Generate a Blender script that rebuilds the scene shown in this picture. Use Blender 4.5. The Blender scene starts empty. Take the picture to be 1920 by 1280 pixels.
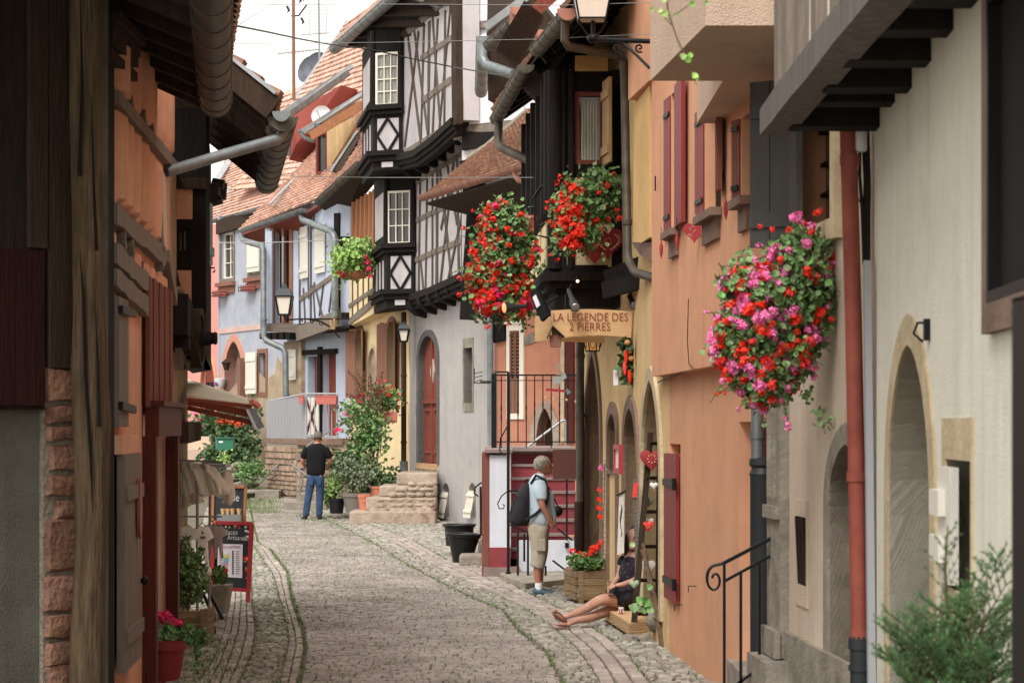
import bpy,bmesh,math,random
from mathutils import Vector,Matrix,noise
from mathutils.geometry import tessellate_polygon
R = random.Random(7)
C = bpy.context.scene.collection
sc = bpy.context.scene
F,CX,HY,CH = 4000.0,960.0,800.0,2.0
OFF = {}

def P(px,py,Y):
    return Vector(((px - CX) * Y / F,Y,CH + (HY - py) * Y / F))
def rr(a,b): return R.uniform(a,b)
def lerp(a,b,t): return a + (b - a) * t

# ---------------------------------------------------------------- mesh builder
class MB:
    def __init__(s): s.v = []; s.f = []; s.m = []
    def add(s,vs,fs,m=0):
        k = len(s.v); s.v.extend(Vector(v) for v in vs)
        for f in fs: s.f.append(tuple(i + k for i in f)); s.m.append(m)
        return s
    def ext(s,pts,vec,m=0):
        pts = [Vector(p) for p in pts]; n = len(pts); vec = Vector(vec)
        nrm = Vector((0,0,0))
        for i in range(n):
            a,b = pts[i],pts[(i + 1) % n]; nrm += a.cross(b)
        if nrm.dot(vec) > 0: pts.reverse()
        vs = pts + [p + vec for p in pts]
        fs = [tuple(range(n)),tuple(range(2 * n - 1,n - 1,-1))]
        fs += [(i,n + i,n + (i + 1) % n,(i + 1) % n) for i in range(n)]
        return s.add(vs,fs,m)
    def obox(s,c,a,b,d,m=0):
        c = Vector(c); a = Vector(a) / 2; b = Vector(b) / 2; d = Vector(d) / 2
        return s.ext([c - a - b - d,c + a - b - d,c + a + b - d,c - a + b - d],d * 2,m)
    def box(s,x0,x1,y0,y1,z0,z1,m=0):
        return s.ext([(x0,y0,z0),(x1,y0,z0),(x1,y1,z0),(x0,y1,z0)],(0,0,z1 - z0),m)
    def beam(s,p,q,w,t,n,m=0,seg=1,jit=0.0):
        """bar from p to q, width w across, thickness t along n (centred)."""
        p = Vector(p); q = Vector(q); n = Vector(n).normalized(); d = q - p
        if d.length < 1e-6: return s
        side = d.cross(n).normalized()
        ks = []
        for i in range(seg + 1):
            c = p + d * (i / seg); ww = w * (1 + rr(-jit,jit)); c = c + side * rr(-jit,jit) * w * .35
            ks.append([c - side * ww / 2 - n * t / 2,c + side * ww / 2 - n * t / 2,c + side * ww / 2 + n * t / 2,c - side * ww / 2 + n * t / 2])
        vs = [v for k in ks for v in k]; fs = [(0,1,2,3),tuple(4 * seg + i for i in (3,2,1,0))]
        for i in range(seg):
            for j in range(4):
                a = 4 * i + j; b = 4 * i + (j + 1) % 4; fs.append((a,a + 4,b + 4,b))
        return s.add(vs,fs,m)
    def tube(s,pts,r,seg=8,m=0,cap=True,half=False):
        pts = [Vector(p) for p in pts]; n = len(pts)
        if isinstance(r,(int,float)): r = [r] * n
        k0 = len(s.v); up0 = Vector((0,0,1)); prev = None
        for i,p in enumerate(pts):
            d = (pts[min(i + 1,n - 1)] - pts[max(i - 1,0)]).normalized()
            up = up0 if abs(d.z) < .95 else Vector((0,1,0))
            if prev is not None: up = prev
            a = d.cross(up).normalized(); b = a.cross(d).normalized(); prev = b
            for j in range(seg):
                t = 2 * math.pi * j / seg
                s.v.append(p + a * math.cos(t) * r[i] + b * math.sin(t) * r[i])
        for i in range(n - 1):
            for j in range(seg):
                a = k0 + i * seg + j; b = k0 + i * seg + (j + 1) % seg
                s.f.append((a,a + seg,b + seg,b)); s.m.append(m)
        if cap:
            s.f.append(tuple(k0 + j for j in range(seg))); s.m.append(m)
            s.f.append(tuple(k0 + (n - 1) * seg + j for j in reversed(range(seg)))); s.m.append(m)
        return s
    def lathe(s,c,prof,seg=16,m=0,axis=None):
        """prof: list of (r, h); axis default z"""
        c = Vector(c); ax = Vector(axis or (0,0,1)).normalized()
        a = ax.orthogonal().normalized(); b = ax.cross(a)
        k0 = len(s.v)
        for r_,h in prof:
            for j in range(seg):
                t = 2 * math.pi * j / seg
                s.v.append(c + ax * h + a * math.cos(t) * r_ + b * math.sin(t) * r_)
        for i in range(len(prof) - 1):
            for j in range(seg):
                p = k0 + i * seg + j; q = k0 + i * seg + (j + 1) % seg
                s.f.append((p,q,q + seg,p + seg)); s.m.append(m)
        s.f.append(tuple(k0 + j for j in reversed(range(seg)))); s.m.append(m)
        s.f.append(tuple(k0 + (len(prof) - 1) * seg + j for j in range(seg))); s.m.append(m)
        return s
    def ball(s,c,rx,ry,rz,m=0,nu=10,nv=6,jit=0.0):
        c = Vector(c); k0 = len(s.v)
        for i in range(nv + 1):
            th = math.pi * i / nv
            for j in range(nu):
                ph = 2 * math.pi * j / nu; q = 1 + rr(-jit,jit)
                s.v.append(c + Vector((rx * math.sin(th) * math.cos(ph) * q,ry * math.sin(th) * math.sin(ph) * q,rz * math.cos(th) * q)))
        for i in range(nv):
            for j in range(nu):
                a = k0 + i * nu + j; b = k0 + i * nu + (j + 1) % nu
                s.f.append((a,a + nu,b + nu,b)); s.m.append(m)
        return s
    def build(s,name,mats,parent=None,smooth=False,org=None):
        if not isinstance(mats,(list,tuple)): mats = [mats]
        off = Vector((0,0,0))
        if parent is not None: off = OFF[parent.name]
        elif org is not None: off = Vector(org)
        me = bpy.data.meshes.new(name)
        me.from_pydata([tuple(v - off) for v in s.v],[],s.f)
        for m in mats: me.materials.append(m)
        if len(mats) > 1: me.polygons.foreach_set('material_index',s.m)
        if smooth:
            me.polygons.foreach_set('use_smooth',[True] * len(me.polygons))
            me.set_sharp_from_angle(angle=math.radians(40))
        me.update()
        o = bpy.data.objects.new(name,me); C.objects.link(o)
        if parent is not None: o.parent = parent
        else: o.location = off
        OFF[o.name] = off
        return o

def thing(name,label,cat,loc,group=None):
    o = bpy.data.objects.new(name,None); C.objects.link(o); o.empty_display_size = .1
    o.location = loc; OFF[o.name] = Vector(loc)
    o['label'] = label; o['category'] = cat
    if group: o['group'] = group
    return o
def tag(o,label,cat,group=None):
    o['label'] = label; o['category'] = cat
    if group: o['group'] = group
    return o
def kind(o,k): o['kind'] = k; return o
def copy_tree(o,loc=None,label=None,parent=None,rotz=None):
    c = o.copy(); C.objects.link(c); OFF[c.name] = Vector(loc) if loc is not None else OFF[o.name]
    if parent is not None: c.parent = parent
    if loc is not None: c.location = loc
    if rotz is not None: c.rotation_euler.z = rotz
    if label: c['label'] = label
    for ch in list(o.children): copy_tree(ch,parent=c)
    return c

# ---------------------------------------------------------------- materials
def mat(name,c1,c2=None,scale=3.0,rough=.85,bump=0.0,bscale=40.0,island=0.0,metal=0.0,stretch=(1,1,1),c3=None,s3=.6,t3=.55,detail=6,emis=None,spec=.3,streak=0.0):
    m = bpy.data.materials.new(name); m.use_nodes = True
    nt = m.node_tree; N = nt.nodes; L = nt.links; b = N['Principled BSDF']
    b.inputs['Roughness'].default_value = rough; b.inputs['Metallic'].default_value = metal
    b.inputs['Specular IOR Level'].default_value = spec
    tc = N.new('ShaderNodeTexCoord'); mp = N.new('ShaderNodeMapping'); mp.inputs['Scale'].default_value = stretch
    L.new(tc.outputs['Object'],mp.inputs['Vector'])
    col = None
    if c2 is not None:
        nz = N.new('ShaderNodeTexNoise'); nz.inputs['Scale'].default_value = scale; nz.inputs['Detail'].default_value = detail; nz.inputs['Roughness'].default_value = .6
        L.new(mp.outputs[0],nz.inputs['Vector'])
        rp = N.new('ShaderNodeValToRGB'); rp.color_ramp.elements[0].position = .32; rp.color_ramp.elements[1].position = .68
        rp.color_ramp.elements[0].color = (*c1,1); rp.color_ramp.elements[1].color = (*c2,1)
        L.new(nz.outputs['Fac'],rp.inputs['Fac']); col = rp.outputs['Color']
        if c3 is not None:
            n3 = N.new('ShaderNodeTexNoise'); n3.inputs['Scale'].default_value = s3; n3.inputs['Detail'].default_value = 8; n3.inputs['Roughness'].default_value = .65
            L.new(mp.outputs[0],n3.inputs['Vector'])
            r3 = N.new('ShaderNodeValToRGB'); r3.color_ramp.elements[0].position = t3; r3.color_ramp.elements[1].position = t3 + .12
            L.new(n3.outputs['Fac'],r3.inputs['Fac'])
            mx = N.new('ShaderNodeMixRGB'); L.new(r3.outputs['Color'],mx.inputs['Fac']); L.new(col,mx.inputs['Color1']); mx.inputs['Color2'].default_value = (*c3,1)
            col = mx.outputs['Color']
    if island:
        g = N.new('ShaderNodeNewGeometry'); hs = N.new('ShaderNodeHueSaturation')
        mr = N.new('ShaderNodeMapRange'); mr.inputs['To Min'].default_value = 1 - island; mr.inputs['To Max'].default_value = 1 + island
        L.new(g.outputs['Random Per Island'],mr.inputs['Value']); L.new(mr.outputs[0],hs.inputs['Value'])
        ml = N.new('ShaderNodeMath'); ml.operation = 'MULTIPLY'; ml.inputs[1].default_value = 7.31; L.new(g.outputs['Random Per Island'],ml.inputs[0])
        fr = N.new('ShaderNodeMath'); fr.operation = 'FRACT'; L.new(ml.outputs[0],fr.inputs[0])
        m2 = N.new('ShaderNodeMapRange'); m2.inputs['To Min'].default_value = .5 - island * .03; m2.inputs['To Max'].default_value = .5 + island * .03
        L.new(fr.outputs[0],m2.inputs['Value']); L.new(m2.outputs[0],hs.inputs['Hue'])
        m4 = N.new('ShaderNodeMapRange'); m4.inputs['To Min'].default_value = 1 - island * .5; m4.inputs['To Max'].default_value = 1 + island * .5
        L.new(fr.outputs[0],m4.inputs['Value']); L.new(m4.outputs[0],hs.inputs['Saturation'])
        if col is not None: L.new(col,hs.inputs['Color'])
        else: hs.inputs['Color'].default_value = (*c1,1)
        col = hs.outputs['Color']
    if streak and col is not None:   # rain streaks and fine grime blotches of the render coat
        for sc_,st_,k_,lo,hi in ((1.0,(5,5,.35),streak,.5,.75),(11.0,(1,1,1),streak * .55,.52,.7)):
            m2 = N.new('ShaderNodeMapping'); m2.inputs['Scale'].default_value = st_; L.new(tc.outputs['Object'],m2.inputs['Vector'])
            n2 = N.new('ShaderNodeTexNoise'); n2.inputs['Scale'].default_value = sc_; n2.inputs['Detail'].default_value = 9; n2.inputs['Roughness'].default_value = .7; L.new(m2.outputs[0],n2.inputs['Vector'])
            r2 = N.new('ShaderNodeMapRange'); r2.inputs['From Min'].default_value = lo; r2.inputs['From Max'].default_value = hi; r2.inputs['To Max'].default_value = k_; L.new(n2.outputs['Fac'],r2.inputs['Value'])
            mx2 = N.new('ShaderNodeMixRGB'); mx2.blend_type = 'MULTIPLY'; L.new(r2.outputs[0],mx2.inputs['Fac']); L.new(col,mx2.inputs['Color1']); mx2.inputs['Color2'].default_value = (.42,.36,.3,1); col = mx2.outputs['Color']
    if col is not None: L.new(col,b.inputs['Base Color'])
    else: b.inputs['Base Color'].default_value = (*c1,1)
    if bump:
        nb = N.new('ShaderNodeTexNoise'); nb.inputs['Scale'].default_value = bscale; nb.inputs['Detail'].default_value = 5
        L.new(mp.outputs[0],nb.inputs['Vector'])
        bp = N.new('ShaderNodeBump'); bp.inputs['Strength'].default_value = min(1,bump); bp.inputs['Distance'].default_value = .02 * max(1,bump)
        L.new(nb.outputs['Fac'],bp.inputs['Height']); L.new(bp.outputs[0],b.inputs['Normal'])
    if emis:
        b.inputs['Emission Color'].default_value = (*emis[0],1); b.inputs['Emission Strength'].default_value = emis[1]
    return m
def S(r,g,b,k=1.0):
    f = lambda c: ((c / 255 + .055) / 1.055) ** 2.4 if c > 10 else c / 255 / 12.92
    c = [f(r) * k,f(g) * k,f(b) * k]; l = .3 * c[0] + .59 * c[1] + .11 * c[2]
    return tuple(lerp(v,l,SAT) for v in c)
SAT = .22
def plaster(name,c,k=.80,stain=None,t3=.6,bump=.35,s3=.7,streak=.2):
    c1 = tuple(v * k for v in c); return mat(name,c1,c,scale=2.2,rough=.92,bump=bump * .6,bscale=90,c3=stain,s3=s3,t3=t3,spec=.15,streak=streak)
def wood(name,c,k=.55,st=(6,6,.7),bump=.8,rough=.85,island=0.0,scale=3.0):
    return mat(name,tuple(v * k for v in c),c,scale=scale,rough=rough,bump=bump,bscale=9,stretch=st,spec=.2,island=island)

class _Mats:
    def __getitem__(s,k): return getattr(s,k)
M = _Mats()
M.p_orange = plaster('plaster_orange',S(238,168,120),.86,stain=S(226,172,134),t3=.6,streak=.24)
M.p_orange2 = plaster('plaster_orange_worn',S(214,138,104),.8,stain=S(205,152,118))
M.p_orange_l = plaster('plaster_orange_left',S(236,166,126),.84,stain=S(206,156,126),t3=.58,streak=.4)
M.p_cream = plaster('plaster_cream',S(232,230,213),.92,stain=S(204,204,190),t3=.62,bump=.5,streak=.3)
M.p_beige = plaster('plaster_beige_pink',S(222,202,178),.88,stain=S(196,180,158),t3=.58,bump=.5,streak=.35)
M.p_render = plaster('render_sand',S(214,184,158),.9,bump=1.0)
M.p_grey = plaster('plaster_grey',S(186,182,182),.86,stain=S(198,186,170),t3=.6,streak=.3)
M.p_yellow = plaster('plaster_yellow',S(242,216,158),.88,stain=S(232,200,150),t3=.62)
M.p_shop = plaster('plaster_shop_yellow',S(238,200,132),.86,stain=S(206,164,104),t3=.58,streak=.35)
M.p_yellow2 = plaster('plaster_ochre',S(236,190,108),.85)
M.p_pink = plaster('plaster_pink',S(240,150,140),.88,stain=S(225,135,125))
M.p_mauve = plaster('plaster_mauve',S(176,184,202),.82,stain=S(205,185,165),t3=.56,s3=.35)
M.p_blue = plaster('plaster_pale_blue',S(190,203,228),.86,streak=.3)
M.p_white = plaster('plaster_white',S(224,222,230),.9)
M.p_infill = plaster('plaster_infill',S(198,191,195),.84,stain=S(180,170,168),streak=.3)
M.p_rough = plaster('plaster_rough_sand',S(196,172,140),.7,bump=1.5,stain=S(160,130,95),t3=.55,s3=2)
M.p_dark = plaster('plaster_shade_grime',S(120,118,106),.6,stain=S(76,70,58),t3=.5,bump=1.0)  # base tone darkened to carry the house's shade, with random stains on top
M.p_stairw = plaster('plaster_stair_white',S(215,220,235),.9,stain=S(195,195,200),t3=.66)
M.p_redwall = plaster('plaster_brick_red',S(178,84,72),.85)
M.w_black = wood('timber_black',S(38,33,31),.55)
M.w_grey = wood('timber_weathered',S(140,126,114),.7)
M.w_grey2 = wood('timber_grey_dark',S(122,113,108),.6)
M.w_stud = wood('timber_stud',S(104,92,86),.6)
M.w_greyh = wood('timber_weathered_level',S(128,114,104),.6,st=(.7,.7,8))
M.w_dark = wood('timber_dark',S(72,54,40),.55)
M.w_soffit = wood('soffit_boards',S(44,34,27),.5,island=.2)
M.w_post = wood('timber_old_post',S(122,98,68),.35,bump=1.4,st=(9,9,.8))
M.w_orange = wood('timber_orange',S(190,120,70),.7)
M.w_board = wood('pine_boards',S(214,176,120),.8,island=.12)
M.w_door = wood('door_wood_red',S(150,66,44),.75,rough=.5)
M.w_doord = wood('door_wood_dark_red',S(100,34,24),.7,rough=.5)
M.w_brown = wood('shutter_brown',S(150,100,78),.8)
M.w_red = wood('shutter_red_paint',S(146,34,34),.86,rough=.5,bump=.3)
M.w_redv = wood('shutter_faded_red',S(140,78,62),.75)
M.w_white = wood('shutter_white_paint',S(226,222,210),.93,rough=.6,bump=.2)
M.w_charcoal = wood('shutter_charcoal',S(94,92,92),.85,bump=.4)
M.w_green = mat('shutter_green_paint',S(20,92,66),rough=.45)
M.w_cream = mat('frame_cream_paint',S(236,228,210),rough=.5)
M.w_sign = wood('sign_plank',S(222,172,108),.85,rough=.6,bump=.2,st=(.6,.6,6))
M.w_planter = wood('planter_planks',S(152,122,80),.6,st=(.8,.8,7),island=.15)
M.w_step = wood('step_plank',S(206,162,108),.8,st=(.7,.7,7))
M.stone = mat('stone_sandstone',S(156,134,114),S(192,172,152),scale=4,rough=.9,bump=1.0,bscale=24,c3=S(150,114,98),s3=2.2,t3=.55)
M.stone_g = mat('stone_grey',S(124,116,104),S(164,154,138),scale=5,rough=.9,bump=.5,bscale=34,c3=S(98,98,80),s3=3,t3=.58)
M.stone_d = mat('stone_brown_dressed',S(118,92,78),S(146,118,100),scale=2.5,rough=.9,bump=.6,bscale=22)
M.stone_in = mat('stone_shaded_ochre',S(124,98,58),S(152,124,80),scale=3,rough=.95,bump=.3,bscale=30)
M.stone_y = mat('stone_yellow_jamb',S(184,162,122),S(212,192,150),scale=5,rough=.9,bump=.5,bscale=30)
M.rubble = mat('stone_rubble',S(146,116,100),S(186,154,124),scale=6,rough=.95,bump=1.2,bscale=22,island=.24)
M.quoin = mat('stone_quoin_red',S(128,84,68),S(160,116,88),scale=9,rough=.95,bump=1.4,bscale=26,island=.2)
M.mortar = mat('mortar',S(128,120,104),S(156,146,128),scale=7,rough=.95,bump=1.2,bscale=30)
M.tile = mat('roof_tiles',S(196,148,128),S(222,180,158),scale=5,rough=.9,bump=.5,bscale=50,island=.2,c3=S(172,144,120),s3=.9,t3=.6)
M.tile2 = mat('roof_tiles_brown',S(150,108,84),S(182,138,108),scale=5,rough=.9,bump=.5,bscale=50,island=.2)
M.zinc = mat('zinc',S(108,118,122),S(142,150,154),scale=5,rough=.45,metal=.4,streak=.4)
M.zinc_r = mat('zinc_brown',S(78,70,60),S(106,97,84),scale=5,rough=.55,metal=.3,streak=.6)
M.copper = mat('copper_gutter',S(150,92,72),S(180,116,92),scale=6,rough=.5,metal=.3)
M.rust_pipe = mat('pipe_red_brown',S(140,54,36),S(170,78,56),scale=4,rough=.6,c3=S(176,130,110),s3=7,t3=.66,streak=.3)
M.iron = mat('black_iron',S(26,26,30),rough=.5,metal=.3)
M.iron_b = mat('cast_iron_grey',S(52,58,62),rough=.5,metal=.2)
M.steel = mat('grey_steel',S(150,152,156),rough=.4,metal=.6)
M.railgrey = mat('rail_grey_paint',S(160,166,174),rough=.5)
M.lead = mat('flashing_lead',S(150,156,162),S(176,182,186),scale=4,rough=.6,metal=.2,streak=.4)
M.glass = mat('glass_dark',S(46,50,52),rough=.08,spec=.8)
M.glass_l = mat('glass_curtained',S(92,98,94),S(158,160,150),scale=6,rough=.25,spec=.6,stretch=(4,4,.5))
M.curtain = mat('curtain',S(160,164,150),S(196,198,186),scale=5,rough=.9,stretch=(7,7,.3))
M.dark = mat('interior_dark',S(26,22,20),rough=.95)
M.black = mat('black_plastic',S(28,28,30),rough=.45)
M.white_pl = mat('white_plastic',S(216,218,224),rough=.4)
M.terracotta = mat('terracotta',S(196,106,70),S(212,126,88),scale=6,rough=.85)
M.box_red = mat('flower_box_red',S(206,104,88),rough=.7)
M.pot_red = mat('pot_deep_red',S(160,34,46),rough=.4)
M.heart = mat('heart_red',S(176,26,38),rough=.7)
M.chalk = mat('chalk_board',S(42,48,56),S(52,58,64),scale=4,rough=.7)
M.paintred = mat('frame_red_paint',S(186,28,44),rough=.4)
M.leaf = mat('leaf_green',S(84,128,62),S(128,172,90),scale=9,rough=.55,island=.35,spec=.35)
M.leaf_l = mat('leaf_bright',S(126,172,62),S(164,204,92),scale=9,rough=.55,island=.3)
M.leaf_d = mat('leaf_dark',S(54,86,46),S(84,118,62),scale=9,rough=.6,island=.35)
M.lath = mat('joint_dark_plaster',S(92,58,42),rough=.95)
M.leaf_g = mat('leaf_greyish',S(100,120,86),S(138,152,112),scale=9,rough=.6,island=.35)
M.stem = mat('stem',S(88,84,48),rough=.8)
SAT = 0
M.f_red = mat('petal_red',S(246,52,34),rough=.6,island=.18)
M.f_coral = mat('petal_orange',S(240,92,52),rough=.6,island=.15)
M.f_pink = mat('petal_pink',S(244,128,188),rough=.6,island=.2)
M.f_mag = mat('petal_magenta',S(240,50,112),rough=.6,island=.2)
SAT = .22
M.conifer = mat('conifer_needles',S(62,110,58),S(114,162,96),scale=8,rough=.7,island=.3)
M.bark = mat('bark',S(98,74,50),S(128,98,70),scale=12,rough=.95,bump=1.2,bscale=30,stretch=(3,3,.6))
M.cream_cloth = mat('knit_cream',S(248,240,224),S(253,248,238),scale=12,rough=.95,bump=.5,bscale=120)
M.white_cloth = mat('cloth_white',S(244,242,238),rough=.9)
M.grey_cloth = mat('cloth_mauve_grey',S(176,158,156),rough=.9)
M.text_red = mat('lettering_red',S(150,44,30),rough=.6)
M.text_white = mat('lettering_white',S(236,236,236),rough=.7)
M.text_dark = mat('lettering_dark',S(60,50,66),rough=.7)
M.text_pink = mat('lettering_magenta',S(190,50,140),rough=.7)
M.paper = mat('paper',S(232,228,240),rough=.6)
M.awn_cream = mat('awning_cloth',S(230,216,186),rough=.85)
M.awn_red = mat('awning_frame_red',S(226,106,74),rough=.45)
M.mailbox = mat('mailbox_green',S(18,120,92),rough=.4)
M.cobble = mat('sett_stone',S(138,127,121),S(170,158,152),scale=1.2,rough=.8,bump=1.0,bscale=30,island=.15)
M.cobble_g = mat('round_cobble',S(136,130,118),S(170,164,150),scale=8,rough=.85,bump=1.0,bscale=24,island=.32)
M.cobble_p = mat('kerb_sett',S(150,137,129),S(180,166,157),scale=8,rough=.85,bump=1.0,bscale=30,island=.2)
M.joint = mat('joint_earth',S(98,90,78),S(126,116,102),scale=6,rough=1,bump=1.0,bscale=40,c3=S(92,104,58),s3=1.5,t3=.56)
M.grass = mat('grass_blades',S(92,116,54),S(124,146,78),scale=2,rough=.8,island=.3)

# ---------------------------------------------------------------- camera, world
cam = bpy.data.objects.new('camera',bpy.data.cameras.new('camera')); C.objects.link(cam); sc.camera = cam
cam.location = (0,0,CH); cam.rotation_euler = (math.pi / 2,0,0)
cam.data.lens = 75; cam.data.sensor_width = 36; cam.data.shift_y = 160 / 1920; cam.data.clip_end = 500
cam.data.dof.use_dof = True; cam.data.dof.focus_distance = 29; cam.data.dof.aperture_fstop = 6.3
w = bpy.data.worlds.new('World'); sc.world = w; w.use_nodes = True
nt = w.node_tree; bg = nt.nodes['Background']
SUN_EL,SUN_AZ = math.radians(50),math.radians(200)   # azimuth measured clockwise from +Y
sky = nt.nodes.new('ShaderNodeTexSky'); sky.sky_type = 'NISHITA'; sky.sun_disc = False
sky.sun_elevation = SUN_EL; sky.sun_rotation = SUN_AZ; sky.dust_density = 4; sky.air_density = 1
mx = nt.nodes.new('ShaderNodeMixRGB'); mx.inputs['Fac'].default_value = .86
mx.inputs['Color2'].default_value = (11.0,10.3,9.3,1)      # thin bright overcast veiling the blue
nt.links.new(sky.outputs[0],mx.inputs['Color1']); nt.links.new(mx.outputs[0],bg.inputs['Color'])
bg.inputs['Strength'].default_value = .108
ld = bpy.data.lights.new('sun','SUN'); ld.energy = 2.3; ld.angle = math.radians(28); ld.color = (1,.975,.93)
sun = bpy.data.objects.new('sun',ld); C.objects.link(sun)
sd = Vector((math.sin(SUN_AZ) * math.cos(SUN_EL),math.cos(SUN_AZ) * math.cos(SUN_EL),math.sin(SUN_EL)))
sun.rotation_euler = (-sd).to_track_quat('-Z','Y').to_euler()
sun.location = (0,0,30)
sc.view_settings.view_transform = 'Standard'; sc.view_settings.look = 'None'; sc.view_settings.exposure = .44
sc.cycles.max_bounces = 8; sc.cycles.diffuse_bounces = 5

# ---------------------------------------------------------------- wall planes
class Wall:
    def __init__(s,a,b):
        s.A = Vector(((a[0] - CX) * a[1] / F,a[1])); s.B = Vector(((b[0] - CX) * b[1] / F,b[1]))
        s.u = (s.B - s.A).normalized(); s.L = (s.B - s.A).length
        n = Vector((s.u.y,-s.u.x))
        mid = (s.A + s.B) / 2
        if n.dot(-mid) < 0: n = -n
        s.n = Vector((n.x,n.y,0)); s.u3 = Vector((s.u.x,s.u.y,0))
    def sz(s,px,py):
        d = Vector(((px - CX) / F,1.0))
        # A + t u = k d
        det = s.u.x * (-d.y) - (-d.x) * s.u.y
        t = ((-s.A.x) * (-d.y) - (-d.x) * (-s.A.y)) / det
        q = s.A + s.u * t
        return t,CH + (HY - py) * q.y / F
    def v(s,t,z,o=0.0):
        q = s.A + s.u * t
        return Vector((q.x + s.n.x * o,q.y + s.n.y * o,z))
    def p(s,px,py,o=0.0): return s.v(*s.sz(px,py),o)
    def rect(s,px0,px1,py0,py1):
        """rectangle in wall coordinates; py0 top, py1 bottom read at the middle px"""
        a = s.sz(px0,0)[0]; b = s.sz(px1,0)[0]; m = (px0 + px1) / 2
        return (min(a,b),max(a,b),s.sz(m,py1)[1],s.sz(m,py0)[1])
def rpoly(r): return [(r[0],r[2]),(r[1],r[2]),(r[1],r[3]),(r[0],r[3])]
def arch(r,spring=.6,pointed=.25,n=8):
    """arched outline inside rect r; spring = height share where the arch starts"""
    s0,s1,z0,z1 = r; zs = z0 + (z1 - z0) * spring; m = (s0 + s1) / 2; hw = (s1 - s0) / 2; hh = z1 - zs
    pts = [(s0,z0),(s1,z0)]
    for i in range(2 * n + 1):
        t = math.pi * i / (2 * n); x = math.cos(t); y = math.sin(t) ** (1 - pointed * .5)
        if pointed: y = y * (1 - pointed * abs(x) * .35)
        pts.append((m + hw * x,zs + hh * y))
    return pts
def face(W,outline,holes=(),th=.25,o=0.0,mb=None,m=0):
    """wall slab with real openings; outline/holes in wall coords"""
    mb = mb or MB(); loops = [list(outline)] + [list(h) for h in holes]
    polys = [[Vector((a,b,0)) for a,b in lp] for lp in loops]
    tris = tessellate_polygon(polys); flat = [q for lp in loops for q in lp]; n = len(flat)
    vs = [W.v(a,b,o) for a,b in flat] + [W.v(a,b,o - th) for a,b in flat]
    fs = []
    for t in tris:
        a,b,c = (vs[i] for i in t)
        if (b - a).cross(c - a).dot(W.n) < 0: t = (t[0],t[2],t[1])
        fs.append(tuple(t)); fs.append(tuple(n + i for i in reversed(t)))
    k = 0
    for lp in loops:
        m_ = len(lp)
        for i in range(m_): fs.append((k + i,k + (i + 1) % m_,n + k + (i + 1) % m_,n + k + i))
        k += m_
    return mb.add(vs,fs,m)
def wbox(mb,W,r,o0,o1,m=0):
    return mb.ext([W.v(a,b,o0) for a,b in rpoly(r)],W.n * (o1 - o0),m)
def wpoly(mb,W,pts,o0,o1,m=0):
    return mb.ext([W.v(a,b,o0) for a,b in pts],W.n * (o1 - o0),m)
def ring(mb,W,outer,inner,o0,o1,m=0):
    return face(W,outer,[inner],th=o1 - o0,o=o1,mb=mb,m=m)
def grow(pts,d,bottom=True):
    cx = sum(p[0] for p in pts) / len(pts); zmin = min(p[1] for p in pts); zmax = max(p[1] for p in pts)
    hw = max(abs(p[0] - cx) for p in pts); out = []
    for a,b in pts:
        na = cx + (a - cx) * (hw + d) / hw
        nb = b if b > zmin + 1e-4 else (b - (d if bottom else .0015))
        if b > zmin + 1e-4: nb = zmin + (b - zmin) * (zmax - zmin + d) / (zmax - zmin)
        out.append((na,nb))
    return out
def window(par,W,r,fm,gm,nx=2,ny=3,o=-.10,fw=.05,mw=.022,surround=None,sw=.09,name='window',so=.03):
    mb = MB(); q = rpoly(r)
    inner = (r[0] + fw,r[1] - fw,r[2] + fw,r[3] - fw)
    ring(mb,W,q,rpoly(inner),o - .04,o + .02)
    for i in range(1,nx):
        s = lerp(inner[0],inner[1],i / nx); wbox(mb,W,(s - mw / 2,s + mw / 2,inner[2],inner[3]),o - .02,o + .012)
    for j in range(1,ny):
        z = lerp(inner[2],inner[3],j / ny); wbox(mb,W,(inner[0],inner[1],z - mw / 2,z + mw / 2),o - .018,o + .009)
    f = mb.build(name,fm,par)
    g = MB(); wbox(g,W,inner,o - .035,o - .025); g.build('pane',gm,f)
    if surround:
        s = MB(); ring(s,W,rpoly((r[0] - sw,r[1] + sw,r[2] - sw,r[3] + sw)),q,-.02,so)
        s.build('window_surround',surround,par)
    return f
def planks(mb,W,r,o0,o1,n,gap=.006,batt=True,m=0):
    w_ = (r[1] - r[0]) / n
    for i in range(n): wbox(mb,W,(r[0] + i * w_ + gap / 2,r[0] + (i + 1) * w_ - gap / 2,r[2],r[3]),o0,o1,m)
    if batt:
        h = r[3] - r[2]
        for t in (.16,.82): wbox(mb,W,(r[0] + .01,r[1] - .01,r[2] + h * t - .045,r[2] + h * t + .045),o1,o1 + .02,m)
    return mb
def vslab(par,name,a,b,py0,py1,m,th=.035,n=4,hinge=None,at=None):
    """a plank shutter/door leaf standing between two ground points a=(px,Y), b=(px,Y); py at a"""
    W = Wall(a,b); z0 = CH + (HY - py1) * (at or a[1]) / F; z1 = CH + (HY - py0) * (at or a[1]) / F
    mb = MB(); planks(mb,W,(0,W.L,z0,z1),-th,0,n); o = mb.build(name,m,par)
    if hinge:
        h = MB()
        for t in (.12,.86):
            z = lerp(z0,z1,t); wbox(h,W,(0,W.L * .9,z - .018,z + .018),.021,.032)
        h.build('hinge',hinge,o)
    return o

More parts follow.
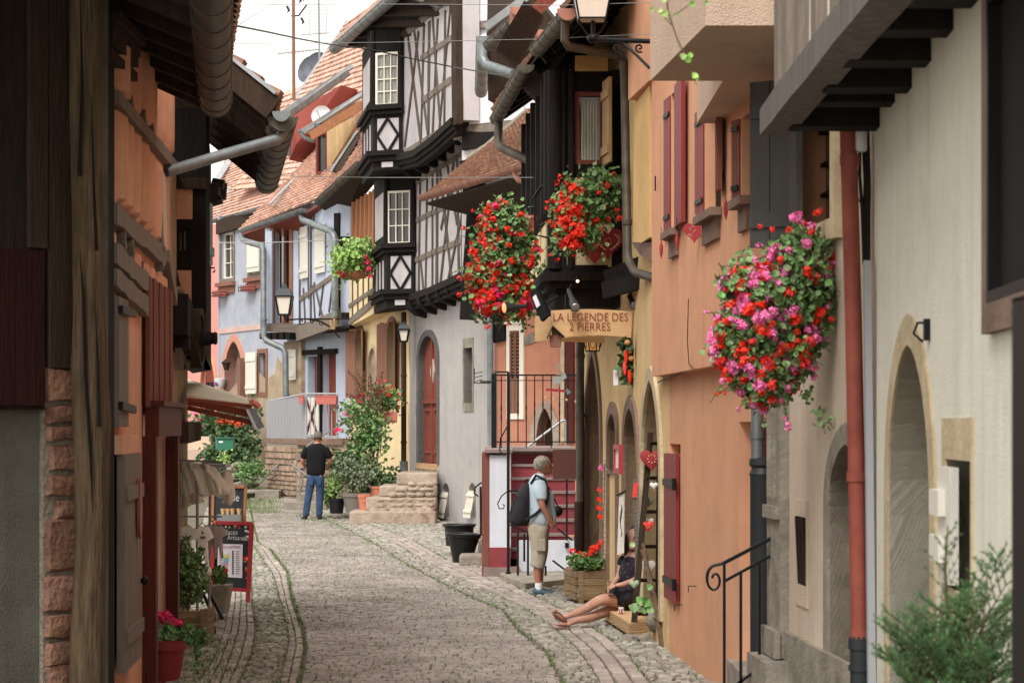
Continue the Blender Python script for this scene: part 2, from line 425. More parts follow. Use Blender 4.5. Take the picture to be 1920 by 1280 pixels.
def tiles(mb,e0,e1,t1,t0,tw=.17,th=.19,m=0):
    """overlapping flat tiles over the quad eave e0-e1, ridge t0-t1"""
    e0,e1,t1,t0 = map(Vector,(e0,e1,t1,t0))
    nrm = (e1 - e0).cross(t0 - e0).normalized()
    if nrm.z < 0: nrm = -nrm
    rows = max(2,int(((t0 - e0).length + (t1 - e1).length) / 2 / th)); 
    G_ = lambda u,v: e0.lerp(e1,u).lerp(t0.lerp(t1,u),v) - nrm * .03
    mb.add([G_(i / 6,j / 6) for j in range(7) for i in range(7)],[(j * 7 + i,j * 7 + i + 1,j * 7 + i + 8,j * 7 + i + 7) for j in range(6) for i in range(6)],m)
    cols = max(2,int(((e1 - e0).length + (t1 - t0).length) / 2 / tw))
    for j in range(rows):
        v0 = j / rows; v1 = min(1,(j + 1.12) / rows)
        for i in range(-1,cols):
            u0 = (i + (.5 if j % 2 else 0)) / cols; u1 = u0 + .97 / cols; u0 = max(0,u0); u1 = min(1,u1)
            if u1 - u0 < .15 / cols: continue
            q = lambda u,v: e0.lerp(e1,u).lerp(t0.lerp(t1,u),v)
            h = rr(.04,.06); um = (u0 + u1) / 2; a,b,c,d = q(u0,v0),q(u1,v0),q(u1,v1),q(u0,v1)
            lo = q(um,v0 - .18 / rows) + nrm * h
            a2,b2 = a + nrm * h,b + nrm * h
            mb.add([a,b,c,d,a2,b2,lo,q(um,v0 - .18 / rows)],[(4,6,5,2,3),(0,7,6,4),(7,1,5,6),(1,2,5),(3,0,4)],m)
    return mb
def gutter(par,name,p,q,r,m,bands=True,cap=True,label=None):
    """half-round gutter hung from p to q"""
    p = Vector(p); q = Vector(q); d = (q - p).normalized(); side = d.cross(Vector((0,0,1))).normalized(); mb = MB()
    n = 10; k = len(mb.v); ring_ = []
    for (c) in (p,q):
        for rad in (r,r * .9):
            for j in range(n + 1):
                t = math.pi + math.pi * j / n
                mb.v.append(c + side * math.cos(t) * rad + Vector((0,0,math.sin(t) * rad)))
    for j in range(n):
        mb.f.append((j,j + 1,2 * (n + 1) + j + 1,2 * (n + 1) + j)); mb.m.append(0)
        a = n + 1 + j; mb.f.append((a + 1,a,a + 2 * (n + 1),a + 1 + 2 * (n + 1))); mb.m.append(0)
    for a in (0,n):
        mb.f.append((a,a + n + 1,a + 3 * (n + 1),a + 2 * (n + 1))); mb.m.append(0)
    if cap:
        for c,s in ((p,-1),(q,1)):
            pts = [c + side * math.cos(math.pi + math.pi * j / n) * r * 1.04 + Vector((0,0,math.sin(math.pi + math.pi * j / n) * r * 1.04)) for j in range(n + 1)]
            mb.ext(pts,d * s * .012)
    for s_ in (-1,1): mb.tube([p + side * s_ * r,q + side * s_ * r],r * .09,6)
    if bands:
        L_ = (q - p).length; nb = max(2,int(L_ / (r * 4.4)))
        for i in range(nb):
            c = p.lerp(q,(i + .5) / nb)
            pts = [c + side * math.cos(math.pi + math.pi * j / n) * r * 1.03 + Vector((0,0,math.sin(math.pi + math.pi * j / n) * r * 1.03)) for j in range(n + 1)]
            mb.tube(pts,r * .035,5)
    return mb.build(name,m,par,smooth=True)
def pipe(par,name,pts,r,m,clamps=(),cm=None):
    """downpipe with rounded elbows and clamp rings"""
    pts = [Vector(p) for p in pts]; out = [pts[0]]
    for i in range(1,len(pts) - 1):
        a = (pts[i - 1] - pts[i]); b = (pts[i + 1] - pts[i]); k = min(r * 1.1,a.length * .4,b.length * .4)
        out += [pts[i] + a.normalized() * k,pts[i] + b.normalized() * k]
    out.append(pts[-1]); mb = MB(); mb.tube(out,r,12)
    o = mb.build(name,m,par,smooth=True)
    if 1:
        for q in clamps: MB().tube([Vector(q) - Vector((0,0,.025)),Vector(q) + Vector((0,0,.025))],r * 1.18,12).build('pipe_clamp',cm or m,o,smooth=True)
    return o
def text(par,body,loc,rot,size,m,ext_=.0015,align='CENTER',sx=1.0,name='lettering',space=1.0):
    cu = bpy.data.curves.new(name,'FONT'); cu.body = body; cu.size = size; cu.extrude = ext_; cu.align_x = align; cu.space_character = space
    cu.resolution_u = 3; cu.offset = -size * .012
    t = bpy.data.objects.new(name,cu); C.objects.link(t); bpy.context.view_layer.update()
    me = bpy.data.meshes.new_from_object(t); bpy.data.objects.remove(t)
    me.materials.clear(); me.materials.append(m)
    o = bpy.data.objects.new(name,me); C.objects.link(o); o.parent = par
    o.location = Vector(loc) - OFF[par.name]; o.rotation_euler = rot; o.scale = (sx,1,1); OFF[o.name] = OFF[par.name]
    return o

# ---------------------------------------------------------------- foliage
def leaf(mb,c,s,d=None,m=0,fold=.25):
    d = d or Vector((rr(-1,1),rr(-1,1),rr(-.8,.6))); d = d.normalized()
    a = d.cross(Vector((rr(-1,1),rr(-1,1),rr(-1,1)))).normalized(); n = d.cross(a)
    c = Vector(c)
    mb.add([c,c + d * s * .35 + a * s * .42 + n * s * fold,c + d * s + n * s * .05,c + d * s * .35 - a * s * .42 + n * s * fold,c + d * s * .5],[(0,1,4),(1,2,4),(2,3,4),(3,0,4)],m)
def rleaf(mb,c,s,m=0,d=None):
    """rounded lobed geranium leaf"""
    n = (d or Vector((rr(-1,1),rr(-1.2,.4),rr(-.2,1)))).normalized(); a = n.orthogonal().normalized(); b = n.cross(a); c = Vector(c)
    k = 7; t0 = rr(0,6); vs = [c - n * s * .15]
    for i in range(k):
        t = t0 + 2 * math.pi * i / k; q = s * (.5 if i % 2 else .42); vs.append(c + a * math.cos(t) * q + b * math.sin(t) * q + n * rr(-.1,.1) * s)
    mb.add(vs,[(0,1 + i,1 + (i + 1) % k) for i in range(k)],m)
def blossom(mb,c,s,m=0,n=14,spread=1.0):
    """umbel of small petals"""
    c = Vector(c)
    for i in range(n):
        d = Vector((rr(-1,1),rr(-1,1),rr(-.7,1))).normalized(); q = c + d * s * .42 * rr(.4,1) * spread
        a = d.orthogonal().normalized(); b = d.cross(a); t = rr(0,6); k = s * rr(.16,.26)
        for j in range(4):
            tt = t + j * math.pi / 2 + rr(-.2,.2); e = (a * math.cos(tt) + b * math.sin(tt) + d * .25).normalized(); g = e.cross(d) * k * .42
            mb.add([q,q + e * k * .6 + g,q + e * k * 1.15,q + e * k * .6 - g],[(0,1,2,3)],m)
def clumpy(pts_fn,n):
    """points gathered in clumps inside a shape sampler"""
    cs = [pts_fn() for _ in range(max(3,n // 22))]; out = []
    for i in range(n):
        c = R.choice(cs); out.append(c + Vector((R.gauss(0,1),R.gauss(0,1),R.gauss(0,1))) * .065)
    return out
def ell(c,rx,ry,rz,inner=.45):
    c = Vector(c)
    def f():
        while True:
            d = Vector((rr(-1,1),rr(-1,1),rr(-1,1)))
            if inner < d.length <= 1: return c + Vector((d.x * rx,d.y * ry,d.z * rz))
    return f
# ---------------------------------------------------------------- ground
GP = [(0,0),(25,0),(30,.04),(35,.09),(42,.15),(46,.25),(50,.42),(55,.62),(60,.85),(70,1.2),(110,2.4)]
def gz(y):
    for (a,za),(b,zb) in zip(GP,GP[1:]):
        if y <= b: return lerp(za,zb,max(0,(y - a) / (b - a)))
    return 2.4
def G(px,py):
    Y = 30.0
    for _ in range(30): Y = .5 * Y + .5 * F * (CH - gz(Y)) / (py - HY)
    return Vector(((px - CX) * Y / F,Y,gz(Y)))
def curve(pts):
    q = sorted(((lambda g: (g.y,g.x))(G(*p)) for p in pts))
    def f(y):
        if y <= q[0][0]:
            (a,xa),(b,xb) = q[0],q[1]; return xa + (xb - xa) / (b - a) * (y - a)
        for (a,xa),(b,xb) in zip(q,q[1:]):
            if y <= b: return lerp(xa,xb,(y - a) / (b - a))
        (a,xa),(b,xb) = q[-2],q[-1]; return xb + (xb - xa) / (b - a) * (y - b)
    return f
cL2 = curve([(472,975),(482,1019),(506,1032),(537,1074),(547,1132),(565,1184),(570,1218),(559,1275)])
cL1 = curve([(462,975),(472,1019),(486,1040),(513,1080),(530,1140),(542,1204),(527,1270)])
cL0 = curve([(452,975),(460,1019),(470,1050),(472,1132),(479,1184),(472,1228),(449,1278)])
cLa = curve([(444,975),(450,1019),(453,1060),(452,1132),(447,1184),(432,1230),(415,1278)])
cLb = curve([(436,975),(440,1019),(436,1060),(430,1132),(420,1184),(400,1240),(375,1278)])
cR0 = curve([(600,968),(666,1001),(708,1024),(764,1060),(830,1095),(879,1119),(944,1146),(975,1185),(1026,1225),(1055,1278)])
cR1 = curve([(612,965),(684,995),(733,1014),(786,1047),(848,1080),(914,1109),(979,1139),(1030,1172),(1078,1214),(1104,1247),(1122,1278)])
cR2 = curve([(625,962),(711,991),(774,1014),(836,1050),(918,1074),(987,1112),(1080,1157),(1150,1205),(1182,1235),(1215,1278)])
def wallR(y): return (700 - CX) * y / F + 10450 / F if y < 28 else (lerp(.85,-.2,(y - 28) / 14) if y < 42 else -1.6 - (y - 42) * .12)
def wallL(y): return (444 - CX) * y / F + (315 - 444) * 17.5 / F

g = MB(); xs = [-60,-20,-9,-5,0,4,12,60]; ys = [-12,5,25,30,35,42,46,50,55,60,70,110]
g.add([(x,y,gz(y)) for y in ys for x in xs],[(j * 8 + i,j * 8 + i + 1,j * 8 + i + 9,j * 8 + i + 8) for j in range(len(ys) - 1) for i in range(7)])
kind(g.build('ground',M.joint),'structure')

def stone(mb,corners,h,ch=.18,jit=.006,m=0,dome=0.0):
    """corners: 4 ground points; chamfered stone top"""
    c = sum(corners,Vector()) / 4; t = rr(-jit,jit); hs = [h + rr(-jit,jit) for _ in range(4)]
    lo = [p - Vector((0,0,.02)) for p in corners]
    mid = [p + Vector((0,0,hs[i] * .55)) for i,p in enumerate(corners)]
    k = [min(.3,ch * rr(.7,1.4)) for _ in range(4)]
    up = [p.lerp(c,k[i]) + Vector((0,0,hs[i])) for i,p in enumerate(corners)]
    fs = []
    for i in range(4):
        j = (i + 1) % 4; fs += [(i,j,4 + j,4 + i),(4 + i,4 + j,8 + j,8 + i)]
    if dome:
        up.append(c + Vector((0,0,h + dome))); fs += [(8 + i,8 + (i + 1) % 4,12) for i in range(4)]
    else: fs.append((8,9,10,11))
    mb.add(lo + mid + up,fs,m)
def gv(x,y): return Vector((x,y,gz(y) + .002))
# centre field of rectangular setts in wavering courses
road = MB(); y = 13.0
while y < 49:
    dy = rr(.085,.125) if y < 30 else rr(.1,.15); xl,xr = cL2(y) + .02,(cR0(y) - .02 if y < 45 else cR0(45) - .3)
    x = xl - rr(0,.1); ph = y * 1.7
    wv = lambda x_: .05 * math.sin(x_ * 1.9 + ph * .13) + .07 * math.sin(x_ * .7 + y * .11)
    while x < xr:
        wd = rr(.07,.15) if y < 32 else rr(.1,.18); a,b = max(x,xl),min(x + wd,xr)
        if b - a > .04:
            gp = .005; j = lambda: rr(-.005,.005)
            cs = [gv(a + gp + j(),y + gp + wv(a) + j()),gv(b - gp + j(),y + gp + wv(b) + j()),gv(b - gp + j(),y + dy - gp + wv(b) + j()),gv(a + gp + j(),y + dy - gp + wv(a) + j())]
            stone(road,cs,rr(.010,.020),.12,.003)
        x += wd
    y += dy
kind(road.build('road',M.cobble),'structure')
def strip(name,ca,cb,y0,y1,ncol,ln,m,dome=0.0,jit=.01,h=.02,ya=None):
    mb = MB()
    for c in range(ncol):
        y = y0 - rr(0,ln)
        while y < y1:
            l_ = ln * rr(.7,1.35); u0 = c / ncol; u1 = (c + 1) / ncol; q = []
            wdt = abs(cb(y) - ca(y)) / ncol; k = .09
            if wdt < .02: y += l_; continue
            for u,yy in ((u0 + k / ncol,y + ln * .06),(u1 - k / ncol,y + ln * .06),(u1 - k / ncol,y + l_ - ln * .06),(u0 + k / ncol,y + l_ - ln * .06)):
                q.append(gv(lerp(ca(yy),cb(yy),u) + rr(-jit,jit),yy + rr(-jit,jit)))
            stone(mb,q,h * rr(.7,1.4),.26 if dome else .14,.006,dome=dome); y += l_
    kind(mb.build(name,m),'structure')
strip('kerb',cL1,cL2,13,46,2,.2,M.cobble_p,0,.005)
strip('kerb',cLa,cL0,13,46,2,.2,M.cobble_p,0,.005)
strip('kerb',cLb,cLa,13,46,2,.22,M.cobble_p,0,.005)
strip('kerb',cR1,cR2,13,46,3,.21,M.cobble_p,0,.006)
def strip_w(name,fa,fb,y0,y1,m,size=.11):
    mb = MB(); y = y0
    while y < y1:
        d = size * rr(.7,1.3); a,b = fa(y),fb(y); x = a - rr(0,size)
        while x < b:
            w_ = size * rr(.7,1.7); x1 = min(x + w_,b); x0 = max(x,a)
            if x1 - x0 > .03:
                k = .012; j = lambda: rr(-.014,.014); sk = rr(-.02,.02)
                stone(mb,[gv(x0 + k + j(),y + k + j() + sk),gv(x1 - k + j(),y + k + j()),gv(x1 - k + j(),y + d - k + j()),gv(x0 + k + j(),y + d - k + j() + sk)],rr(.014,.030),.22,.006,dome=.004)
            x += w_
        y += d
    kind(mb.build(name,m),'structure')
strip_w('paved_channel',cL0,cL1,13,46,M.cobble_g,.075)
strip_w('paved_channel',cR0,cR1,13,46,M.cobble_g,.08)
strip_w('pavement',lambda y: wallL(y) - .1,lambda y: cLb(y),13,46,M.cobble_g)
strip_w('pavement',lambda y: cR2(y),lambda y: max(cR2(y),wallR(y) + .15),13,47,M.cobble_g,.085)
# grass in the joints
gr = MB()
def tuft(x,y,n,s,sp=.03):
    for _ in range(n):
        a = rr(0,6.3); d = Vector((math.cos(a),math.sin(a),0)); b = Vector((x + R.gauss(0,sp),y + R.gauss(0,sp),gz(y) + .005)); h = s * rr(.5,1.3)
        sd_ = Vector((-d.y,d.x,0)) * .004 * (1 + h * 8)
        gr.add([b - sd_,b + sd_,b + d * h * .5 + Vector((0,0,h))],[(0,1,2)])
for cv,dn,sp in ((cL2,13,.022),(cL1,20,.03),(cL0,16,.04),(cLa,5,.02),(cR0,14,.03),(cR1,7,.03),(cR2,8,.035)):
    y = 15.5
    while y < 46:
        if noise.noise(Vector((y * .9,dn,0))) > -.18: tuft(cv(y) + rr(-.02,.02),y,int(dn * rr(.1,1.5)),.032,sp)
        y += .09
for _ in range(5200):
    y = rr(15.5,45); x = rr(cL2(y),cR0(y))
    if noise.noise(Vector((x * .9,y * .5,3))) > -.3: tuft(x,y,6,.024,.02)
for _ in range(700):
    y = rr(16,46); x = rr(cR2(y),cR2(y) + 1.2)
    if noise.noise(Vector((x,y * .7,9))) > .12: tuft(x,y,7,.035,.05)
for _ in range(160):
    y = rr(16,20); x = wallL(y) + .15 + abs(R.gauss(0,.25)); tuft(x,y,8,.05,.05)
for _ in range(260):
    y = rr(44,52); x = P(rr(430,520),0,y).x; tuft(x,y,16,.07,.12)
for _ in range(180):
    y = rr(40,46); x = P(rr(560,700),0,y).x; tuft(x,y,8,.05,.09)
kind(gr.build('grass',M.grass),'stuff')
gr_l = gr

# ================================================================ RIGHT SIDE
# ---- R1: cream house with timber jetty (nearest on the right)
A0,A1 = (1640,11.0),(1960,6.43)
WA = Wall(A0,A1)
h = thing('cream_house','cream rendered house with dark timber jetty overhead and a tall stone arched doorway','house',(1.87,11,0))
dr = WA.rect(1668,1748,645,1400); dr = (dr[0],dr[1],.02,dr[3]); da = arch(dr,.66,.2)
nr = WA.rect(1776,1824,862,1108); wr = WA.rect(1868,1955,-60,555)
outl = [WA.sz(1640,800)[0],WA.sz(1960,800)[0]]
ol = [(outl[0],0),(outl[1] + 2.5,0),(outl[1] + 2.5,6.2),(outl[0],6.2)]
nr2 = (nr[0],nr[1],nr[2],nr[3])
face(WA,ol,[da,rpoly(nr2),rpoly(wr)],th=.32).build('wall',M.p_cream,h)
mb = MB(); ring(mb,WA,grow(da,.14,False),da,-.30,.012); mb.build('door_surround',M.stone_y,h)
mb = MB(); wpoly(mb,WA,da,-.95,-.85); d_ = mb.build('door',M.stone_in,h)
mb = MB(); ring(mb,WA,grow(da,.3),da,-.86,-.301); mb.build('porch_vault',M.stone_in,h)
mb = MB(); ring(mb,WA,rpoly((nr[0] - .09,nr[1] + .03,nr[2] - .2,nr[3] + .16)),rpoly(nr),-.2,.01); mb.build('window_surround',M.stone_y,h)
mb = MB(); wbox(mb,WA,nr,-.28,-.25); mb.build('small_window',M.dark,h)
sm = WA.v(nr[0],0,0)
mb = MB(); s0 = nr[0]
wbox(mb,WA,(s0 - .02,s0 + .3,nr[2] + .02,nr[3] - .03),.0,.035)
for z in (nr[2] + .1,nr[3] - .22): wbox(mb,WA,(s0 - .05,s0 + .2,z,z + .1),.036,.065)
mb.build('shutter',M.w_white,h)
window(h,WA,wr,M.iron,M.dark,1,1,o=.015,fw=.04,surround=M.stone_d,sw=.1,so=.035)
mb = MB(); wbox(mb,WA,(ol[0][0],dr[0] - .15,.02,.55),.0,.03); wbox(mb,WA,(dr[1] + .15,ol[1][0],.02,.5),.0,.03); mb.build('plinth',M.stone_g,h)
# jetty: joists + outer sill beam + timber wall above
zj = 3.53; Ya,Yb = 11.0,5.2
def jx_out(y): return 1.36 - (11 - y) * .006
def jx_in(y): return WA.v(WA.sz(CX + (1.9) * F / 11,800)[0],0).x + (11 - y) * -.0575
nj = 0; y = 10.85
while y > 5.4:
    mb = MB(); xi = WA.A.x + (y - 11) * .0575 + .1
    z0 = zj + rr(-.02,.02)
    mb.ext([(jx_out(y) + .06,y - .09,z0),(xi,y - .09,z0),(xi,y + .09,z0),(jx_out(y) + .06,y + .09,z0)],(0,0,.17)); mb.build('joist',M.w_black,h); y -= .62
mb = MB(); mb.beam((jx_out(11.2) + .02,11.2,zj + .07),(jx_out(5) + .02,5,zj + .07),.14,.16,(1,0,0),seg=14,jit=.07); mb.build('sill_beam',M.w_grey2,h)
mb = MB(); mb.ext([(jx_out(11.1),11.1,zj + .171),(3.2,11.1,zj + .171),(3.0,5,zj + .171),(jx_out(5),5,zj + .171)],(0,0,.05)); mb.build('jetty_floor',M.w_soffit,h)
mb = MB(); mb.ext([(jx_out(11) + .04,11.0,zj + .14),(jx_out(5) + .04,5,zj + .14),(jx_out(5) + .06,5,zj + 2.6),(jx_out(11) + .06,11.0,zj + 2.6)],(.25,0,0)); mb.build('upper_wall',M.p_cream,h)
mb = MB()
for y in (10.9,10.55,10.1,9.5,8.9,8.2): mb.beam((jx_out(y) + .03,y,zj + .13),(jx_out(y) + .03,y,zj + 2.6),.16,.08,(1,0,0),seg=5,jit=.08)
mb.build('timber_frame',M.w_grey,h)
for (a,b) in (((3.4,11.02),(1.42,11.02)),):
    mb = MB(); mb.box(1.45,3.4,10.95,11.05,zj + .3,zj + 2.6); mb.build('gable_wall',M.p_cream,h)
# far end wall of the ground floor and back
mb = MB(); mb.box(1.95,4.2,10.8,10.95,0,6.1); mb.build('end_wall',M.p_cream,h)
mb = MB(); q = MB()
o = thing('wall_hook','small black iron hook high on the cream wall beside the stone arch','hook',WA.p(1743,625,0))
mb.tube([WA.p(1743,605,.0),WA.p(1743,605,.05),WA.p(1740,625,.06),WA.p(1743,640,.03)],.006,6); mb.build('hook_bar',M.iron,o)
mb = MB(); mb.obox(WA.p(1743,618,.012),WA.u3 * .05,(0,0,.09),WA.n * .024); mb.build('back_plate',M.iron,o)
# pipes between the houses
o = thing('drainpipe','red brown rainwater pipe with black cast foot between the cream and beige houses','drainpipe',P(1602,1400,11.0))
pipe(o,'pipe_run',[P(1589,205,11.0),P(1600,590,11.0),P(1612,1196,11.0)],.044,M.rust_pipe,clamps=[P(1593,300,11.0),P(1606,893,11.0),P(1612,1190,11.0)])
mb = MB(); mb.tube([P(1612,1192,11.0),P(1614,1458,11.0)],.052,14); mb.tube([P(1612,1196,11.),P(1612,1216,11.)],.06,14); mb.tube([P(1613,1246,11.),P(1613,1256,11.)],.062,14); mb.build('cast_foot',M.iron_b,o,smooth=True)
o = thing('cable_duct','white plastic cable duct running down beside the red brown drainpipe','cable duct',P(1632,1400,11.05))
mb = MB(); mb.ext([P(1621,488,10.9),P(1633,488,10.9),P(1645,1460,10.9),P(1630,1460,10.9)],(0,.05,0)); mb.build('duct',mat('duct_grey_white',S(168,172,182),rough=.5),o)
mb = MB()
for k in range(4): mb.tube([P(1612 + k * 5,240,11.08),P(1618 + k * 4 - 6 * (k == 0),330 + 8 * k,11.06),P(1617 + k * 4,400,11.08),P(1620 + k * 3,495,11.07)],.009,6)
mb.tube([P(1614,300,11.03),P(1602,355,11.02),P(1616,388,11.03)],.003,5)
mb.build('cables',M.black,o)
mb = MB(); mb.lathe(P(1612,285,11.0),[(.03,0),(.038,.01),(.038,.13),(.03,.14)],14); mb.build('junction_box',M.white_pl,o,smooth=True)
# extreme right edge pillar
o = thing('brick_pillar','dark framed red brick pillar cut by the right picture edge','pillar',P(1925,1400,5.0))
mb = MB(); a = P(1909,560,5.0)
z = .2
while z < a.z - .02:
    mb.box(a.x + .012,a.x + .2,4.86,5.0,z,z + .062); z += .072
mb.build('brickwork',M.quoin,o)
mb = MB(); mb.box(a.x - .003,a.x + .008,4.84,5.05,0,a.z); mb.box(a.x - .003,a.x + .25,4.84,5.05,a.z - .005,a.z + .004); mb.build('edging',M.black,o)
mb = MB(); mb.box(a.x + .012,a.x + .22,4.88,5.03,0,a.z - .01); mb.build('mortar_bed',M.mortar,o)

# conifer in front
def conifer():
    base = P(1790,1560,6.6); o = thing('conifer_shrub','feathery young green conifer in the bottom right corner before the cream wall','shrub',base)
    st = MB(); fo = MB()
    def spray(p,d,L,lev=0):
        n = max(3,int(L / .03)); q = Vector(p); d = Vector(d).normalized(); pts = [q.copy()]
        for i in range(n):
            d = (d + Vector((rr(-.12,.12),rr(-.12,.12),.03 + rr(-.06,.06)))).normalized(); q = q + d * L / n; pts.append(q.copy())
            if lev < 2:
                for s_ in (-1,1):
                    if R.random() < .85:
                        sdv = d.cross(Vector((0,0,1)) if abs(d.z) < .8 else Vector((0,1,0))).normalized() * s_
                        spray(q,d * .9 + sdv * .8 + Vector((0,0,rr(0,.3))),L * (.42 if lev == 0 else .36) * (1 - i / n * .6) + .02,lev + 1)
            if lev >= 1:
                for k in range(6):
                    e = (d + Vector((rr(-.8,.8),rr(-.8,.8),rr(-.5,.8)))).normalized(); a = e.orthogonal().normalized() * .0016
                    l_ = rr(.012,.024); fo.add([q - a,q + a,q + e * l_],[(0,1,2)])
                    fo.add([q + a * .5,q + e * l_ * .5 + e.cross(a).normalized() * .0025,q + e * l_],[(0,1,2)])
        st.tube(pts,[.006 * (1 - .8 * i / len(pts)) * (1,.45,.25)[lev] for i in range(len(pts))],4,cap=False)
    top = P(1775,985,6.6)
    trunk = [lerp(base,top,t) + Vector((rr(-.01,.01),0,0)) for t in (0,.3,.6,.85,1)]; st.tube(trunk,[.016,.012,.008,.004,.002],6)
    for tx,ty,bx,by in ((1890,1085,1785,1290),(1905,1175,1785,1330),(1668,1185,1770,1295),(1665,1245,1775,1330),(1900,1250,1790,1380),(1840,1170,1780,1290),(1740,1200,1778,1290),(1870,1270,1790,1380),(1700,1290,1775,1370),(1750,1215,1780,1330),(1815,1200,1785,1330),(1730,1260,1780,1350),(1840,1240,1788,1350),(1790,1190,1782,1320),(1680,1275,1770,1345)):
        b = P(bx,by,6.6); t_ = P(tx,ty,6.6 + rr(-.12,.12)); spray(b,t_ - b,(t_ - b).length * .95,0)
    spray(P(1776,1130,6.6),Vector((-.02,0,1)),.2,1)
    for k in range(6): spray(P(1777,1140 + k * 14,6.6),Vector(((-1) ** k,rr(-.3,.3),.5)),.07 + .01 * k,1)
    st.build('stems',M.stem,o); fo.build('foliage',M.conifer,o)
conifer()

# ---- R2: beige-pink house
WB = Wall((1478,13.4),(1640,11.02))
h = thing('beige_house','narrow beige pink house with charcoal shutter, between the orange and cream houses','house',WB.v(0,0))
ar = WB.rect(1556,1598,832,1400); ar = (ar[0],ar[1] + .35,.55,ar[3]); aa = arch(ar,.66,.3)
sl = WB.rect(1496,1514,968,1096); win = WB.rect(1500,1572,215,425)
e0,e1 = WB.sz(1480,800)[0],WB.sz(1640,800)[0]
face(WB,[(e0,0),(e1,0),(e1,6),(e0,6)],[aa,rpoly(sl),rpoly(win)],th=.3).build('wall',M.p_beige,h)
mb = MB(); ring(mb,WB,grow(aa,.12),aa,-.2,.015); mb.build('niche_surround',M.stone_g,h)
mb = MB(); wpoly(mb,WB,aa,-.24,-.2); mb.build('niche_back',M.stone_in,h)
mb = MB(); wbox(mb,WB,sl,-.2,-.16); mb.build('slit_window',M.dark,h)
mb = MB(); ring(mb,WB,rpoly((sl[0] - .04,sl[1] + .03,sl[2] - .13,sl[3] + .1)),rpoly(sl),-.1,.01); mb.build('slit_surround',M.p_beige,h)
mb = MB()
for t in (.2,.5,.8): mb.tube([WB.v(lerp(sl[0],sl[1],t),sl[2],.0),WB.v(lerp(sl[0],sl[1],t),sl[3],.02)],.012,6)
mb.build('window_bars',M.w_dark,h)
window(h,WB,win,M.w_dark,M.glass,2,3,o=-.12,surround=M.stone_y,sw=.12,so=.05)
mb = MB(); wbox(mb,WB,(e0,e1,.02,.72),0,.035); mb.build('plinth',M.stone_g,h)
vslab(h,'shutter',(1405,13.1),(1482,12.95),150,462,M.w_charcoal,n=2,th=.04,at=13.0)
mb = MB()
for (a,b) in ((1478,1500),(1502,1524)):
    r_ = WB.rect(a,b,228,440); wbox(mb,WB,r_,.06,.1)
mb.build('shutter',M.w_charcoal,h)
# pilaster of a stone doorway with base block
mb = MB(); r_ = WB.rect(1455,1480,560,1120); wbox(mb,WB,(r_[0],r_[1],.55,r_[3]),.0,.06)
for t in (.3,.68): wbox(mb,WB,(lerp(r_[0],r_[1],t) - .012,lerp(r_[0],r_[1],t) + .012,1.55,r_[3]),.06,.085)
wbox(mb,WB,(r_[0] - .02,r_[1] + .02,.55,.72),.061,.1); wbox(mb,WB,(r_[0],r_[1],1.42,1.5),.061,.09)
mb.build('door_pilaster',M.stone_g,h)
mb = MB(); wbox(mb,WB,(r_[0] - .06,r_[1] + .16,0,.54),.0,.18); mb.build('pilaster_base',M.stone_g,h)

# ---- bay on the upper floor, sand render
h = thing('rendered_bay','sand coloured stepped concrete bay jutting out high above the orange house','bay',P(1350,150,12.4))
def prismbay(pts,z0,z1,name,m):
    mb = MB(); mb.ext([(x,y,z0) for x,y in pts],(0,0,z1 - z0)); return mb.build(name,m,h)
a = P(1219,152,13.6); zb = a.z; k = (zb - CH) * F / (HY - 48); b = P(1323,48,k); c_ = P(1560,48,k)
prismbay([(a.x,a.y),(b.x,b.y),(c_.x,c_.y),(c_.x + .1,a.y)],zb,zb + 2.6,'bay_wall',M.p_render)
prismbay([(1.344,15.5),(1.344,13.602),(2.1,13.602),(2.1,15.5)],zb,zb + 2.6,'bay_rear_step',M.p_render)

# ---- R3: orange house
WO = Wall((1222,20.02),(1409,14.75)); WO.A = Vector(((700 - CX) * 20 / F + 10450 / F,20)); WO.B = Vector(((700 - CX) * 13.5 / F + 10450 / F,13.5))
WO.u = (WO.B - WO.A).normalized(); WO.L = (WO.B - WO.A).length; WO.u3 = Vector((WO.u.x,WO.u.y,0)); n_ = Vector((WO.u.y,-WO.u.x)); n_ = n_ if n_.dot(-WO.A) > 0 else -n_; WO.n = Vector((n_.x,n_.y,0))
WR = WO
h = thing('orange_house','smooth orange rendered house with red shutters and jettied upper floor on the right','house',WR.v(0,0))
s_l = WR.sz(1246,800)[0]; s_r = WR.sz(1478,800)[0]
dr = WR.rect(1386,1456,790,1350); dr = (dr[0],dr[1],.03,dr[3]); vr = WR.rect(1256,1276,832,852)
sh_o = (WR.sz(1252,800)[0],WR.sz(1276,800)[0])
face(WR,[(s_l,0),(s_r,0),(s_r,2.62),(s_l,2.62)],[rpoly(dr),rpoly(vr)],th=.3).build('wall',M.p_orange,h)
mb = MB(); wbox(mb,WR,dr,-.34,-.3); mb.build('door',M.w_dark,h)
mb = MB(); wbox(mb,WR,vr,-.12,-.08); mb.build('vent',M.stone_d,h)
mb = MB(); r_ = WR.rect(1253,1276,850,1125); planks(mb,WR,r_,.01,.04,3,batt=False); o = mb.build('shutter',M.w_red,h)
for py in (905,1090):
    mb = MB(); z = WR.sz(1265,py)[1]; wbox(mb,WR,(r_[0],r_[1] + .05,z - .03,z + .03),.042,.055); mb.tube([WR.v(r_[1] + .04,z - .05,.06),WR.v(r_[1] + .04,z + .05,.06)],.02,8); mb.build('hinge',M.iron,o)
